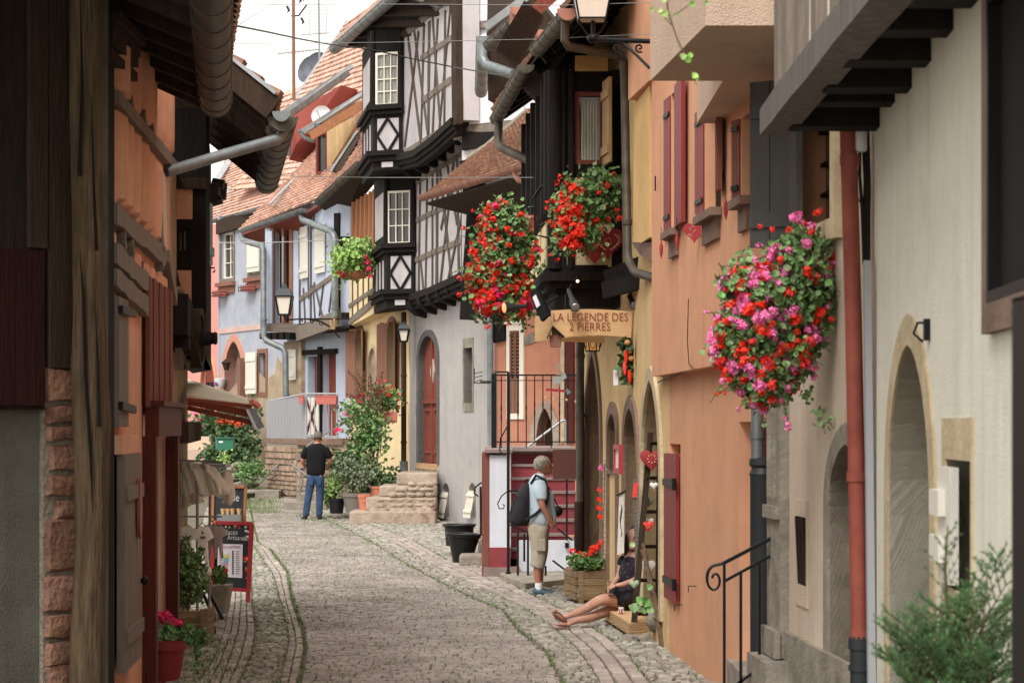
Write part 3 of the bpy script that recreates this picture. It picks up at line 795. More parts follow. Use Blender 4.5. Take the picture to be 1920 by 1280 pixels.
# upper jettied wall
WU = Wall((1222,19.25),(1409,14.2)); eu0,eu1 = WU.sz(1222,800)[0],WU.sz(1478,800)[0]
zj2 = WU.sz(1222,706)[1]
s1r = WU.rect(1259,1274,170,432); w2r = WU.rect(1322,1352,185,398); w3r = WU.rect(1390,1408,215,372)
face(WU,[(eu0,zj2),(eu1,zj2),(eu1,7.5),(eu0,7.5)],[rpoly(s1r),rpoly(w2r),rpoly(w3r)],th=.3).build('upper_wall',M.p_orange,h)
mb = MB(); mb.ext([WU.v(eu0,zj2 + .001,-.3),WU.v(eu0,zj2 + .001,-.02),WU.v(eu1,zj2 + .001,-.02),WU.v(eu1,zj2 + .001,-.3)],(0,0,.1)); mb.build('jetty_floor',M.p_orange,h)
for r_ in (s1r,w2r,w3r): window(h,WU,r_,M.w_dark,M.glass,2,2,o=-.1,fw=.06)
for px,r_ in ((1290,s1r),(1350,w2r),(1400,w3r)):
    mb = MB(); wbox(mb,WU,(r_[0] - .04,r_[1] + .06,r_[2] - .06,r_[2] - .002),-.05,.09); wbox(mb,WU,(r_[0] + .02,r_[1] - .02,r_[2] - .22,r_[2] - .061),.0,.03); mb.build('sill',M.stone_d,h)
def leafshut(s,z0,z1,a,wd,m=M.w_red,nm='shutter'):
    """leaf hinged at s on wall, swung by angle a from the wall plane"""
    mb = MB(); d = WU.u3 * math.cos(a) + WU.n * math.sin(a); p0 = WU.v(s,z0,.012); q = d.cross(Vector((0,0,1)))
    for i in range(3):
        b0 = p0 + d * (wd * i / 3 + .003); mb.ext([b0,b0 + d * (wd / 3 - .006),b0 + d * (wd / 3 - .006) + Vector((0,0,z1 - z0)),b0 + Vector((0,0,z1 - z0))],q * .035)
    o = mb.build(nm,m,h)
    for t in (.14,.86):
        k = MB(); c0 = p0 + Vector((0,0,(z1 - z0) * t)); k.ext([c0 - q * .006,c0 + d * wd * .8 - q * .006,c0 + d * wd * .8 - q * .006 + Vector((0,0,.035)),c0 - q * .006 + Vector((0,0,.035))],q * -.01); k.build('hinge',M.iron,o)
    return o
leafshut(s1r[0] - .02,s1r[2] - .04,s1r[3],math.pi - .03,.32)
leafshut(s1r[1] + .02,s1r[2] + .0,s1r[3],.03,.5)
leafshut(w2r[0] - .02,w2r[2],w2r[3],math.pi - .03,.36)
leafshut(w2r[1] + .02,w2r[2] + .1,w2r[3],.1,.24,M.w_redv)
leafshut(w3r[0] - .02,w3r[2],w3r[3],math.pi - .3,.12,M.w_redv)
# top floor oversail + orange brow
mb = MB(); a = P(1178,188,20.4); b = P(1226,140,19.0); z = a.z
mb.ext([(a.x,a.y,z),(b.x,b.y,z),(WU.v(eu0 + 1.5,0).x,WU.v(eu0 + 1.5,0).y + .0,z),(a.x + .8,a.y + .1,z)],(0,0,1.8)); mb.build('top_floor_oversail',M.p_orange,h)
mb = MB(); r0 = P(1187,700,20.6); r1 = P(1226,700,19.3); z0 = P(0,455,20)[2]
mb.ext([(r0.x,r0.y,z0),(r1.x - .03,r1.y + .12,z0),(r1.x + .6,r1.y + .3,z0),(r0.x + .6,r0.y,z0)],(0,0,z - z0 - .003)); mb.build('side_wall',M.p_yellow2,h)
mb = MB(); c = P(1208,470,19.9); mb.ext([P(1184,454,20.5),P(1227,454,19.4),P(1227,492,19.4),P(1200,478,20.2)],(.3,.2,0)); mb.build('corbel',M.stone_d,h)
mb = MB(); mb.ext([WR.v(s_r,0,-.3),WR.v(s_l,0,-.3),WR.v(s_l,0,-.5),WR.v(s_r,0,-.5)],(0,0,7.4)); mb.build('back_wall',M.p_orange,h)

def heart(par,c,ux,s,m,th=.02,name='heart',org=None,puffy=False):
    c = Vector(c); ux = Vector(ux).normalized(); nrm = ux.cross(Vector((0,0,1))); pts = []
    for i in range(24):
        t = 2 * math.pi * i / 24; x = 16 * math.sin(t) ** 3; z = 13 * math.cos(t) - 5 * math.cos(2 * t) - 2 * math.cos(3 * t) - math.cos(4 * t)
        pts.append(c + ux * x * s / 34 + Vector((0,0,z * s / 34)))
    mb = MB()
    if puffy:
        n = 24; L1 = [p + nrm * th / 2 for p in pts]; 
        lay = [(.75,-th * .5),(1,-th * .2),(1,th * .2),(.75,th * .5)]
        vs = [c + (p - c) * k + nrm * o_ for k,o_ in lay for p in pts] + [c - nrm * th * .7,c + nrm * th * .7]
        fs = [(i * n + j,i * n + (j + 1) % n,(i + 1) * n + (j + 1) % n,(i + 1) * n + j) for i in range(3) for j in range(n)]
        fs += [(4 * n,(j + 1) % n,j) for j in range(n)] + [(4 * n + 1,3 * n + j,3 * n + (j + 1) % n) for j in range(n)]
        mb.add(vs,fs)
    else: mb.ext([p - nrm * th / 2 for p in pts],nrm * th)
    return mb.build(name,m,par,org=org,smooth=puffy)
c = WU.p(1314,434,.05); o = thing('hanging_heart','flat dotted red heart hanging on the orange wall under the shuttered windows','heart ornament',c)
hh = heart(o,c,(1,-.2,0),.18,M.heart,.02); mb = MB()
for i in range(30):
    q = c + Vector((rr(-.05,.05),0,rr(-.045,.04))); mb.ball(q + Vector((-.002,-.012,0)),.0022,.002,.0022,nu=6,nv=4)
mb.build('dots',M.white_cloth,o); mb = MB(); mb.tube([c + Vector((0,0,.045)),c + Vector((.01,0,.13))],.0015,4); mb.build('cord',M.white_cloth,o)
for px,py,Y,lb in ((1253,470,18.9,'dark red wooden drop under the left corner of the far shuttered window'),(1283,455,18.0,'dark red wooden drop under the right corner of the far shuttered window'),(1377,395,15.6,'dark red wooden drop below the sill of the middle shuttered window')):
    c = WU.p(px,py,.06); o = thing('hanging_drop',lb,'ornament',c,'wooden drops hanging under the window sills')
    mb = MB(); mb.lathe(c,[(.001,-.07),(.014,-.02),(.017,.03),(.006,.07),(.001,.1)],8); mb.build('drop',M.heart,o,smooth=True)
    mb = MB(); mb.tube([c + Vector((0,0,.09)),c + Vector((0,0,.2))],.002,4); mb.build('cord',M.iron,o)
q = MB(); q.tube([WU.p(1292,560,.006),WU.p(1290,640,.006),WU.p(1293,682,.006),WU.p(1302,690,.006)],.0035,5); q = q.build('loose_wire',M.w_dark,h)
q = MB(); q.tube([WR.p(1240 + i * 15,716 - i * 5.6,.03) for i in range(8)],.006,5); q.build('wall_cable',M.iron,h)
for px,py in ((1306,1098),(1280,1133)):
    q = MB(); q.tube([WR.p(px,py,.0),WR.p(px - 4,py,.05),WR.p(px - 4,py + 12,.05)],.004,5); q.build('shutter_catch',M.iron,h)
q = MB(); q.beam(WU.p(1235,330,.03),WU.p(1235,358,.03),.012,.012,WU.n); q.build('shutter_stay',M.iron,h)
o = thing('letter_boxes','black letter boxes stacked in the doorway of the orange house','letter box',WR.p(1402,940,-.1))
for py0,py1 in ((855,940),(950,1028)):
    mb = MB(); a = WR.p(1403,py1,-.05); b = WR.p(1403,py0,-.05); mb.box(a.x - .0,a.x + .12,a.y - .02,a.y + .06,a.z,b.z); k = mb.build('box',M.black,o)
    mb = MB(); mb.box(a.x - .004,a.x + .03,a.y - .026,a.y - .021,lerp(a.z,b.z,.45),lerp(a.z,b.z,.5)); mb.build('name_plate',M.white_pl,k)
o = thing('drainpipe','grey zinc rainwater pipe with fat dark cast base beside the orange doorway','drainpipe',P(1421,1400,14.3))
pipe(o,'pipe_run',[P(1420,240,14.3),P(1420,865,14.3)],.043,M.zinc,clamps=[P(1420,600,14.3),P(1420,815,14.3)])
mb = MB(); zf = P(0,860,14.3)[2]; bx = P(1430,0,14.3); mb.lathe((bx.x,14.3,0),[(.085,0),(.085,zf - .12),(.092,zf - .1),(.075,zf - .06),(.092,zf - .04),(.09,zf),(.05,zf + .01)],18); mb.build('cast_base',M.iron_b,o,smooth=True)
o = thing('drainpipe','thin rust red rainwater pipe behind the grey zinc pipe at the orange doorway','drainpipe',P(1440,1400,14.42))
pipe(o,'pipe_run',[P(1440,250,14.42),P(1440,1348,14.42)],.032,M.rust_pipe,clamps=[P(1440,700,14.42)])
o = thing('drainpipe','grey rainwater pipe at the joint of the yellow shop and orange house','drainpipe',P(1240,1200,19.6))
pipe(o,'pipe_run',[P(1241,706,19.6),P(1241,1205,19.6)],.034,M.zinc_r,clamps=[P(1241,820,19.6),P(1241,1100,19.6)])
mb = MB(); mb.tube([P(1249,710,19.55),P(1249,1195,19.55)],.010,8); mb.build('thin_pipe',M.zinc_r,o)
# stair rail bottom right
o = thing('stair_railing','black iron handrail with curled end before the orange doorway','railing',P(1400,1370,14.0))
mb = MB(); Y1,Y0 = 13.6,14.2
T = [P(1355,1056,13.7),P(1453,1005,13.7)]
mb.beam(T[0] + Vector((0,0,0)),T[1],.022,.03,(0,1,0)); mb.beam(P(1360,1088,13.7),P(1453,1037,13.7),.018,.02,(0,1,0)); 
mb.build('handrail',M.iron,o)
mb = MB(); pts = [P(1355,1056,13.7)]
for i in range(22):
    t = i / 21 * math.pi * 2.4; r_ = lerp(1.0,.28,i / 21); pts.append(P(1340 - math.sin(t) * 17 * r_ + 0,1086 - math.cos(t) * 27 * r_,13.7))
mb.tube(pts,[.011] * 6 + [.009] * (len(pts) - 6),6); mb.build('scroll_end',M.iron,o,smooth=True)
for x,y0,y1 in ((1358,1058,1340),(1389,1072,1292),(1424,1055,1275),(1450,1008,1262)):
    mb = MB(); mb.beam(P(x,y0,13.7),P(x,y1,13.7),.018,.018,(0,1,0)); mb.build('baluster',M.iron,o)
mb = MB(); mb.beam(P(1370,1290,13.7),P(1452,1232,13.7),.018,.018,(0,1,0)); mb.build('lower_rail',M.iron,o)
o = thing('doorstep','grey stone steps rising to the orange doorway at the bottom edge','steps',P(1420,1380,13.8))
for i,(x0,x1,y0,z) in enumerate(((1.42,1.95,13.2,.16),(1.55,1.98,13.35,.33))):
    mb = MB(); mb.box(x0,x1,y0,15.4,0 if i == 0 else .162,z); mb.build('step',M.stone_g,o)
# ---- R4: yellow shop house with dark oriel
WS = Wall((1245,19.17),(1088,26.93))
h = thing('shop_house','yellow plastered shop house with black timber oriel and pointed stone arches on the right','house',WS.v(0,0))
def srect(a,b,c,d): return WS.rect(a,b,c,d)
b1 = srect(1100,1128,662,1200); b1 = (b1[0],b1[1],.02,b1[3]); b2 = srect(1143,1158,775,880); b3 = srect(1173,1196,765,1200); b3 = (b3[0],b3[1],.5,b3[3]); b4 = srect(1206,1240,712,1150); b4 = (b4[0],b4[1],.25,b4[3])
b2 = (b2[0],b2[1],b2[2],b2[3])
A1_,A2_,A3_,A4_ = arch(b1,.55,.6),arch(b2,.6,.2),arch(b3,.72,.3),arch(b4,.55,.4)
face(WS,[(-.35,0),(WS.L,0),(WS.L,6.6),(-.35,6.6)],[A1_,A2_,A3_,A4_],th=.35).build('wall',M.p_shop,h)
for a_,m_,bk,nm in ((A1_,'stone_d','w_doord','door'),(A2_,'stone_d','dark','window'),(A3_,'stone_d','p_rough','niche'),(A4_,'stone_y','stone_y','niche')):
    mb = MB(); ring(mb,WS,grow(a_,.13,False),a_,-.3,.03); mb.build('arch_surround',M[m_],h)
    mb = MB(); wpoly(mb,WS,a_,-.4,-.32); mb.build(nm,M[bk],h)
mb = MB(); ring(mb,WS,rpoly((b2[0] - .12,b2[1] + .12,.3,b2[2] - .01)),rpoly((b2[0],b2[1],.31,b2[2] - .05)),0,.031); mb.build('window_surround',M.stone_d,h)
# oriel
zo = P(0,540,22.5)[2]; zs = P(0,405,22.5)[2]; ze = 5.75
O1 = P(1037,0,22.5); O2 = P(1166,0,22.5); O0 = P(990,0,26.6)
WOf = Wall((1037,22.5),(1170,22.5)); WOs = Wall((990,26.6),(1037,22.5))
wr_ = WOf.rect(1078,1132,172,308)
ori = thing('oriel_bay','black timbered oriel bay with red framed curtained window projecting from the yellow shop house','oriel',(O1.x,22.5,zo))
lw = P(1170,0,22.5).x - O1.x
face(WOf,[(0,zo + .15),(WOf.L,zo + .15),(WOf.L,ze),(0,ze)],[rpoly(wr_)],th=.15).build('front_wall',M.w_black,ori)
for a,b in ((1046,1064),(1078,1163)):
    mb = MB(); wbox(mb,WOf,WOf.rect(a,b,408,500),.0,.012)
    mb.build('infill_panel',M.p_yellow,ori)
mb = MB(); wbox(mb,WOf,WOf.rect(1078,1140,105,134),.0,.012); mb.build('infill_panel',M.p_yellow2,ori)
window(ori,WOf,wr_,M.w_door,M.glass,1,1,o=-.03,fw=.045)
mb = MB(); c_ = WOf.rect(1090,1128,188,302); n = 14
for i in range(n):
    s0 = lerp(c_[0],c_[1],i / n); s1 = lerp(c_[0],c_[1],(i + 1) / n); mb.ext([WOf.v(s0,c_[2],-.045 + .012 * (i % 2)),WOf.v(s1,c_[2],-.045 + .012 * ((i + 1) % 2)),WOf.v(s1,c_[3],-.045 + .012 * ((i + 1) % 2)),WOf.v(s0,c_[3],-.045 + .012 * (i % 2))],WOf.n * .004)
mb.build('curtain',M.curtain,ori)
vslab(ori,'open_shutter',(1129,22.40),(1142,22.0),155,312,M.w_board,n=2,th=.03,at=22.4)
face(WOs,[(0,zo + .15),(WOs.L,zo + .15),(WOs.L,ze),(0,ze)],th=.15).build('side_wall',M.w_black,ori)
mb = MB()
for a,b in ((992,1002),(1006,1014),(1017,1026),(1028,1034)): 
    r_ = WOs.rect(a,b,390,490); wbox(mb,WOs,(r_[0],r_[1],zs - .55,zs),0,.015)
mb.build('infill_panels',M.p_yellow,ori)
for i,px in enumerate((991,1000,1009,1019,1029,1036)):
    mb = MB(); s = WOs.sz(px,0)[0]; mb.ext([WOs.v(s - .1,zs + .02,.0),WOs.v(s + .1,zs + .02,.0),WOs.v(s + .06,zs + .02,.09),WOs.v(s - .06,zs + .02,.09)],(0,0,ze - zs - .02)); mb.build('post',M.w_black,ori)
for px,w_ in ((1040,.16),(1056,.07),(1071,.08),(1164,.2)):
    mb = MB(); s = WOf.sz(px,0)[0]; mb.lathe(WOf.v(s,zo + .2,.02),[(w_ / 2,0),(w_ / 2,ze - zo - .2)],10); mb.build('carved_post',M.w_black,ori,smooth=True)
mb = MB(); wbox(mb,WOf,(-.05,WOf.L,zs - .02,zs + .08),.012,.08); mb.build('window_rail',M.w_black,ori)
mb = MB(); 
for k,(z0,z1,o_) in enumerate(((.0,.07,.03),(.072,.16,.10),(.162,.24,.05))):
    mb.ext([(O1.x - o_,O1.y - o_,zo + z0),(O2.x - .15,O1.y - o_,zo + z0),(O2.x + .3,O1.y + 4,zo + z0),(O0.x - o_,O0.y,zo + z0)],(0,0,z1 - z0))
mb.build('moulded_sill',M.w_black,ori)
mb = MB(); mb.beam(P(1134,522,22.0),P(1228,486,20.8),.15,.3,(0,1,0),seg=3,jit=.04); mb.beam(P(1130,545,21.8),P(1224,522,20.8),.16,.3,(0,1,0),seg=3,jit=.04); mb.build('corner_bracket',M.w_black,ori)
mb = MB(); mb.ext([(O1.x + .03,O1.y + .05,zo - .2),(O2.x + .2,O1.y + .05,zo - .2),(O2.x + .1,O1.y + 3.5,zo - .2),(O0.x + .1,O0.y - .2,zo - .2)],(0,0,.2)); mb.build('oriel_floor',M.w_black,ori)
# lower corner drop of the oriel roofline: roof slab + rafters
rt = thing('shop_roof','dark overhanging eaves with exposed rafters above the black oriel','roof',P(1078,12,19.8))
Ea,Eb = P(1082,0,19.6),P(926,218,26.9); Eb.z = Ea.z = 5.9; sl = Vector((1.7,.5,1.25))
dd = (Eb - Ea)
mb = MB(); tiles(mb,Eb + Vector((0,0,.08)),Ea + Vector((0,0,.08)),Ea + sl + Vector((0,0,.08)),Eb + sl + Vector((0,0,.08))); mb.build('roof_tiles',M.tile2,rt)
mb = MB()
for i in range(12):
    q = [Ea + sl * (i / 12 + .003),Eb + sl * (i / 12 + .003),Eb + sl * ((i + .95) / 12),Ea + sl * ((i + .95) / 12)]; mb.ext(q,(0,0,.03))
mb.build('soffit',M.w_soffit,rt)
for i in range(11):
    mb = MB(); p0 = Ea + dd * ((i + .3) / 11) + Vector((0,0,-.07)); mb.beam(p0 + sl * .03,p0 + sl * .95,.12,.12,(0,1,0),seg=2,jit=.04); mb.build('rafter',M.w_black,rt)
gutter(rt,'gutter',P(1066,24,20.0),P(1008,92,22.2),.085,M.zinc_r)
gutter(rt,'gutter',P(987,122,22.9),P(931,222,26.7),.085,M.zinc_r)
mb = MB(); c0 = P(1064,20,19.9); pts = [c0 + Vector((math.cos(math.pi + math.pi * j / 12) * .098,0,math.sin(math.pi + math.pi * j / 12) * .11 + .015)) for j in range(13)]; mb.ext(pts,(0,-.02,0)); mb.build('gutter_end',M.copper,rt)
o = thing('drainpipe','brown bent rainwater pipe running from the eaves down beside the black oriel','drainpipe',P(1174,520,20.6))
pipe(o,'pipe_run',[P(1060,42,20.1),P(1059,86,20.1),P(1170,106,20.7),P(1177,486,20.7),P(1190,510,20.5),P(1228,522,19.9)],.042,M.zinc_r,clamps=[P(1172,134,20.7),P(1176,417,20.7)])
o = thing('drainpipe','brown swan necked rainwater pipe under the lowest gutter left of the oriel','drainpipe',P(937,250,26))
pipe(o,'pipe_run',[P(935,228,26.5),P(934,272,26.5),P(946,280,26.3),P(996,303,25.9)],.055,M.zinc_r)
# higher eave of the house behind
rt2 = thing('upper_eaves','small brown gabled roof edge with copper capped gutter above the white timbered wall','roof',P(950,60,29))
gutter(rt2,'gutter',P(984,18,28.2),P(921,82,31),.115,M.zinc_r)
mb = MB(); c0 = P(972,14,28.1); pts = [c0 + Vector((math.cos(math.pi + math.pi * j / 12) * .115,0,math.sin(math.pi + math.pi * j / 12) * .12)) for j in range(13)]; mb.ext(pts,(0,-.03,0)); mb.build('gutter_end',M.copper,rt2)
pipe(rt2,'downpipe',[P(966,22,28.2),P(965,57,28.2),P(1020,68,27.8)],.075,M.copper)
a,b,c_,d_ = P(990,0,28.3),P(913,62,31.5),P(915,-70,32),P(1040,-120,28.3)
mb = MB(); mb.ext([a,b,c_,d_],(.1,.1,.12)); mb.build('roof_slab',M.w_dark,rt2)
mb = MB(); mb.beam(P(910,52,28.6),P(1000,-14,28.2),.1,.05,(0,1,0)); mb.build('verge_flashing',M.lead,rt2)
mb = MB(); mb.beam(P(985,38,28.2),P(1060,-30,27.9),.16,.08,(0,1,0)); mb.build('barge_board',M.w_door,rt2)
mb = MB(); mb.ext([P(912,62,33),P(1000,-10,32.8),P(1040,40,32.5),P(960,130,33),P(915,188,33.2)],(.2,.8,0)); mb.build('gable_boards',M.w_dark,rt2)
gutter(rt2,'small_gutter',P(906,68,33.0),P(902,172,36),.10,M.zinc)
pipe(rt2,'small_pipe',[P(904,80,33),P(904,120,33),P(962,140,32.6)],.085,M.zinc)
# rafters / purlin ends seen left of the oriel
mb = MB(); mb.beam(P(1000,20,24),P(950,112,25),.3,.3,(0,1,0),seg=3,jit=.08); mb.build('purlin',M.w_dark,rt2)
mb = MB(); mb.beam(P(1090,20,22),P(990,175,24),.26,.2,(0,1,0),seg=4,jit=.08); mb.build('barge_board',M.w_dark,rt)

# signs
o = thing('shop_sign','curved pale wooden shop sign with dark red lettering hanging below the black oriel','sign',P(1108,608,21.4))
def curved(x0,x1,yt,yb,Y,bow=6,n=10):
    top = [P(lerp(x0,x1,i / n),yt + bow * math.sin(math.pi * i / n) * -.6 + (i / n) * 2,Y) for i in range(n + 1)]
    bot = [P(lerp(x0 + 2,x1 - 3,i / n),yb - bow * math.sin(math.pi * i / n) + (i / n) * -3,Y) for i in range(n,-1,-1)]
    return top + bot
mb = MB(); mb.ext(curved(1033,1186,582,636,21.4),(0,.05,0)); mb.build('board',M.w_sign,o)
text(o,'LA LEGENDE DES',P(1107,601,21.39),(math.pi / 2,0,0),.115,M.text_red,sx=.86)
text(o,'2 PIERRES',P(1106,619,21.39),(math.pi / 2,0,0),.115,M.text_red,sx=.86)
mb = MB(); mb.tube([P(1060,580,21.42),P(1060,552,21.6)],.006,5); mb.tube([P(1160,580,21.42),P(1160,552,21.6)],.006,5); mb.build('hanger',M.iron,o)
o = thing('wooden_signboard','blank side board of pale wood behind the lettered shop sign','sign',P(1020,616,21.9))
mb = MB(); mb.ext([P(1003,592,21.9),P(1040,594,21.6),P(1040,638,21.6),P(1003,640,21.9)],(0.02,.05,0)); mb.build('board',M.w_sign,o)
mb = MB(); mb.ext([P(1040,632,21.62),P(1134,630,21.62),P(1134,642,21.62),P(1040,640,21.62)],(0,.04,0)); mb.build('lower_edge',M.w_sign,o)
o = thing('bird_house','small rustic wooden bird house hanging under the shop sign','bird house',P(1040,640,21.3))
mb = MB(); mb.ext([P(1030,628,21.3),P(1054,628,21.3),P(1052,650,21.3),P(1032,650,21.3)],(0,.12,0)); mb.build('body',M.w_brown,o)
mb = MB(); mb.beam(P(1026,634,21.32),P(1036,612,21.32),.012,.16,(0,1,0)); mb.beam(P(1036,612,21.32),P(1058,632,21.32),.012,.16,(0,1,0)); mb.build('roof',M.w_dark,o)
# lantern with lit bulb
o = thing('hanging_lantern','wrought iron lantern with amber glass glowing under the shop sign','lantern',P(1111,643,21.8))
mb = MB(); c = P(1111,658,21.8); mb.lathe(c,[(.062,0),(.105,.2)],6); mb.build('amber_glass',mat('amber_glass',S(150,100,30),S(190,140,50),scale=8,rough=.3,emis=(S(230,150,40),.35)),o)
mb = MB()
for j in range(6):
    t = 2 * math.pi * j / 6; d = Vector((math.cos(t),math.sin(t),0)); mb.tube([c + d * .066,c + d * .11 + Vector((0,0,.2))],.006,4)
    e = Vector((math.cos(t + .52),math.sin(t + .52),0)); 
    for sg in (-1,1):
        f_ = Vector((-e.y,e.x,0)) * sg; q = [c + e * (.08 + .03 * k / 8) + Vector((0,0,.02 + .16 * k / 8)) + f_ * .025 * math.sin(k / 8 * math.pi * 1.6) for k in range(9)]; mb.tube(q,.0035,4)
for z,r_ in ((0,.068),(.1,.09),(.2,.112)):
    mb.tube([c + Vector((math.cos(t) * r_,math.sin(t) * r_,z)) for t in [2 * math.pi * i / 6 for i in range(7)]],.006,4)
mb.tube([c + Vector((0,0,.2)),c + Vector((0,0,.34))],.006,4)
mb.build('iron_cage',M.iron,o)
mb = MB(); mb.ball(c + Vector((0,0,.19)),.035,.035,.03); mb.build('bulb',mat('bulb_glow',S(255,210,90),emis=(S(255,190,60),4)),o)
# spotlights
def spot(label,tip,base,Y0,Y1,glow,r_=.055,lit=None):
    a = P(*tip,Y0); b = P(*base,Y1); o = thing('spotlight',label,'spotlight',b,'spotlights under the oriel')
    d = (a - b).normalized(); L_ = (a - b).length; mb = MB(); mb.lathe(b,[(.022,0),(.028,L_ * .5),(r_ * .9,L_ * .78),(r_,L_ * .97)],14,axis=d); mb.build('housing',M.iron_b if not lit else M.iron,o,smooth=True)
    mb = MB(); mb.lathe(b,[(r_ * .92,L_ * .96),(r_ * .7,L_ * .99),(.01,L_ * 1.0)],14,axis=d); mb.build('lens',glow,o,smooth=True)
    mb = MB(); mb.tube([b,b + Vector((.03,.1,.06))],.012,6); mb.build('bracket',M.iron,o)
spot('black floodlight with orange lens at the left tip of the oriel flowers',(944,577),(985,574),21.2,21.3,mat('lens_orange',S(240,150,50),rough=.2,emis=(S(250,150,50),.8)),.06)
spot('grey reflector spotlight pointing down over the shop lettering',(1079,577),(1066,544),21.1,21.5,M.steel,.052)
spot('small spotlight tucked under the right end of the oriel',(1190,573),(1180,555),21.3,21.6,M.steel,.045)
o = thing('floodlight','flat black floodlight tilted beside the red flowers below the oriel','floodlight',P(1015,570,21.4))
mb = MB(); d = P(1022,596,21.2) - P(1004,550,21.4); mb.beam(P(1002,545,21.4),P(1024,596,21.2),.11,.05,(.6,.8,0)); mb.build('panel',M.iron,o)
mb = MB(); mb.beam(P(1004,555,21.36),P(1012,575,21.28),.045,.052,(.6,.8,0)); mb.build('lens',M.white_pl,o)
mb = MB(); mb.tube([P(1016,575,21.35),P(1046,556,21.6)],.015,6); mb.build('arm',M.iron,o)
o = thing('oriel_lamp','tiny lit lamp glowing on the black sill of the oriel','lamp',P(1083,527,22.3))
mb = MB(); mb.ball(P(1083,527,22.36),.016,.016,.016); mb.build('bulb',mat('lamp_glow',S(255,180,120),emis=(S(255,150,90),5)),o); mb = MB(); mb.lathe(P(1083,523,22.4),[(.022,0),(.014,.04)],8); mb.build('socket',M.iron,o)
# felt hearts on the oriel panels
for px,py,s,lb in ((1140,453,.36,'large red felt heart with white embroidery overlapping a plain one on the oriel'),(1115,470,.30,'plain red felt heart, the left one half hidden behind flowers on the oriel')):
    Y = 22.36 if px == 1140 else 22.42; c = P(px,py,Y); o = thing('felt_heart',lb,'heart ornament',c); heart(o,c,(1,0,0),s,M.heart,.02)
    if px == 1140:
        mb = MB()
        for k in range(9):
            t = 2 * math.pi * k / 9; q = c + Vector((math.cos(t) * .035,-.013,math.sin(t) * .035)); mb.ball(q,.005,.003,.005,nu=6,nv=4)
        for sg in (-1,1):
            mb.tube([c + Vector((sg * (.02 + .09 * math.sin(k / 9 * 2.6)),-.013,-.09 + .17 * k / 9)) for k in range(10)],.003,4)
            for k in range(7): mb.ball(c + Vector((sg * (.04 + .09 * math.sin(k / 7 * 2.6)),-.013,-.08 + .17 * k / 7)),.008,.003,.005,nu=6,nv=4)
        mb.build('embroidery',M.white_cloth,o)
        mb = MB()
        for i in range(40):
            t = 2 * math.pi * i / 40; x = 16 * math.sin(t) ** 3; z = 13 * math.cos(t) - 5 * math.cos(2 * t) - 2 * math.cos(3 * t) - math.cos(4 * t); mb.ball(c + Vector((x * s / 34,0,z * s / 34)),.012,.01,.012,nu=6,nv=4)
        mb.build('scalloped_edge',M.heart,o)
# brown corner drainpipe of shop
o = thing('drainpipe','thick brown rainwater pipe with dark lower section at the left end of the shop front','drainpipe',P(1086,1100,26.0))
pipe(o,'pipe_run',[P(1088,640,26.0),P(1088,944,26.0)],.05,M.zinc_r,clamps=[P(1088,667,26.0),P(1088,778,26.0)])
mb = MB(); a = P(1086,940,26.0); mb.tube([a,(a.x,26.0,.01)],.062,14); mb.build('cast_base',M.w_dark,o,smooth=True)
# garland
def cone(mb,a,b,r_,m=0): mb.tube([a,Vector(a).lerp(Vector(b),.3),Vector(a).lerp(Vector(b),.75),b],[r_ * .6,r_,r_ * .8,r_ * .1],8,m)
o = thing('harvest_garland','hanging bundle of leaves, onions and red peppers on a dark pole beside the sign','garland',P(1180,650,21.5))
mb = MB(); mb.tube([P(1198,585,21.2),P(1194,660,21.2),P(1199,780,21.2)],.018,7); mb.build('pole',M.w_dark,o)
mb = MB()
for i in range(95):
    c = P(1181 + R.gauss(0,5),rr(632,712),21.5 + rr(-.08,.05)); d = Vector((rr(-1,.4),rr(-.6,.2),rr(-1,.2))); leaf(mb,c,rr(.07,.15),d,fold=.1)
mb.build('leaves',M.leaf_d,o)
mb = MB()
for px,py in ((1176,642),(1180,658),(1183,672)): mb.ball(P(px,py,21.4),.03,.03,.028,jit=.05)
mb.build('onions',mat('onion',S(200,130,60),S(226,170,90),scale=20,rough=.5),o,smooth=True)
mb = MB()
for px,py in ((1171,690),(1173,668),(1180,706)): cone(mb,P(px,py - 12,21.38),P(px + 1,py + 14,21.38),.02)
mb.build('peppers',M.f_red,o,smooth=True)
mb = MB(); mb.beam(P(1155,690,21.6),P(1155,722,21.6),.05,.02,(.3,1,0)); q = mb.build('plaque',M.paper,None,org=P(1155,705,21.6)); tag(q,'small white printed plaque on the yellow shop wall left of the garland','plaque')
# red picture frames, banner, display things
o = thing('picture_frame','narrow red picture frame hanging on the yellow shop wall above the cloth banner','frame',P(1163,860,21.2))
Wf = Wall((1157,21.5),(1168,20.9)); mb = MB(); r_ = Wf.rect(1157,1168,833,887); ring(mb,Wf,rpoly(r_),rpoly((r_[0] + .05,r_[1] - .05,r_[2] + .05,r_[3] - .05)),0,.04); mb.build('frame',M.paintred,o)
mb = MB(); wbox(mb,Wf,(r_[0] + .052,r_[1] - .052,r_[2] + .052,r_[3] - .052),.005,.02); mb.build('picture',M.paper,o)
mb = MB(); mb.lathe(P(1157,886,21.4),[(.03,0),(.02,.03),(.008,.07)],8); mb.build('tassel',M.white_cloth,o)
o = thing('cloth_banner','long off white cloth banner hanging from a rod on the yellow shop wall','banner',P(1164,980,21.3))
mb = MB(); n = 12; vs = []
for j in range(n + 1):
    t = j / n; z0 = lerp(928,1040,t); 
    for i,u in enumerate((0,.5,1)): vs.append(P(lerp(1161 - 4 * t,1171 - 1 * t,u),z0 - 4 * u,lerp(21.5,21.2,u) + .02 * math.sin(j + i * 2)))
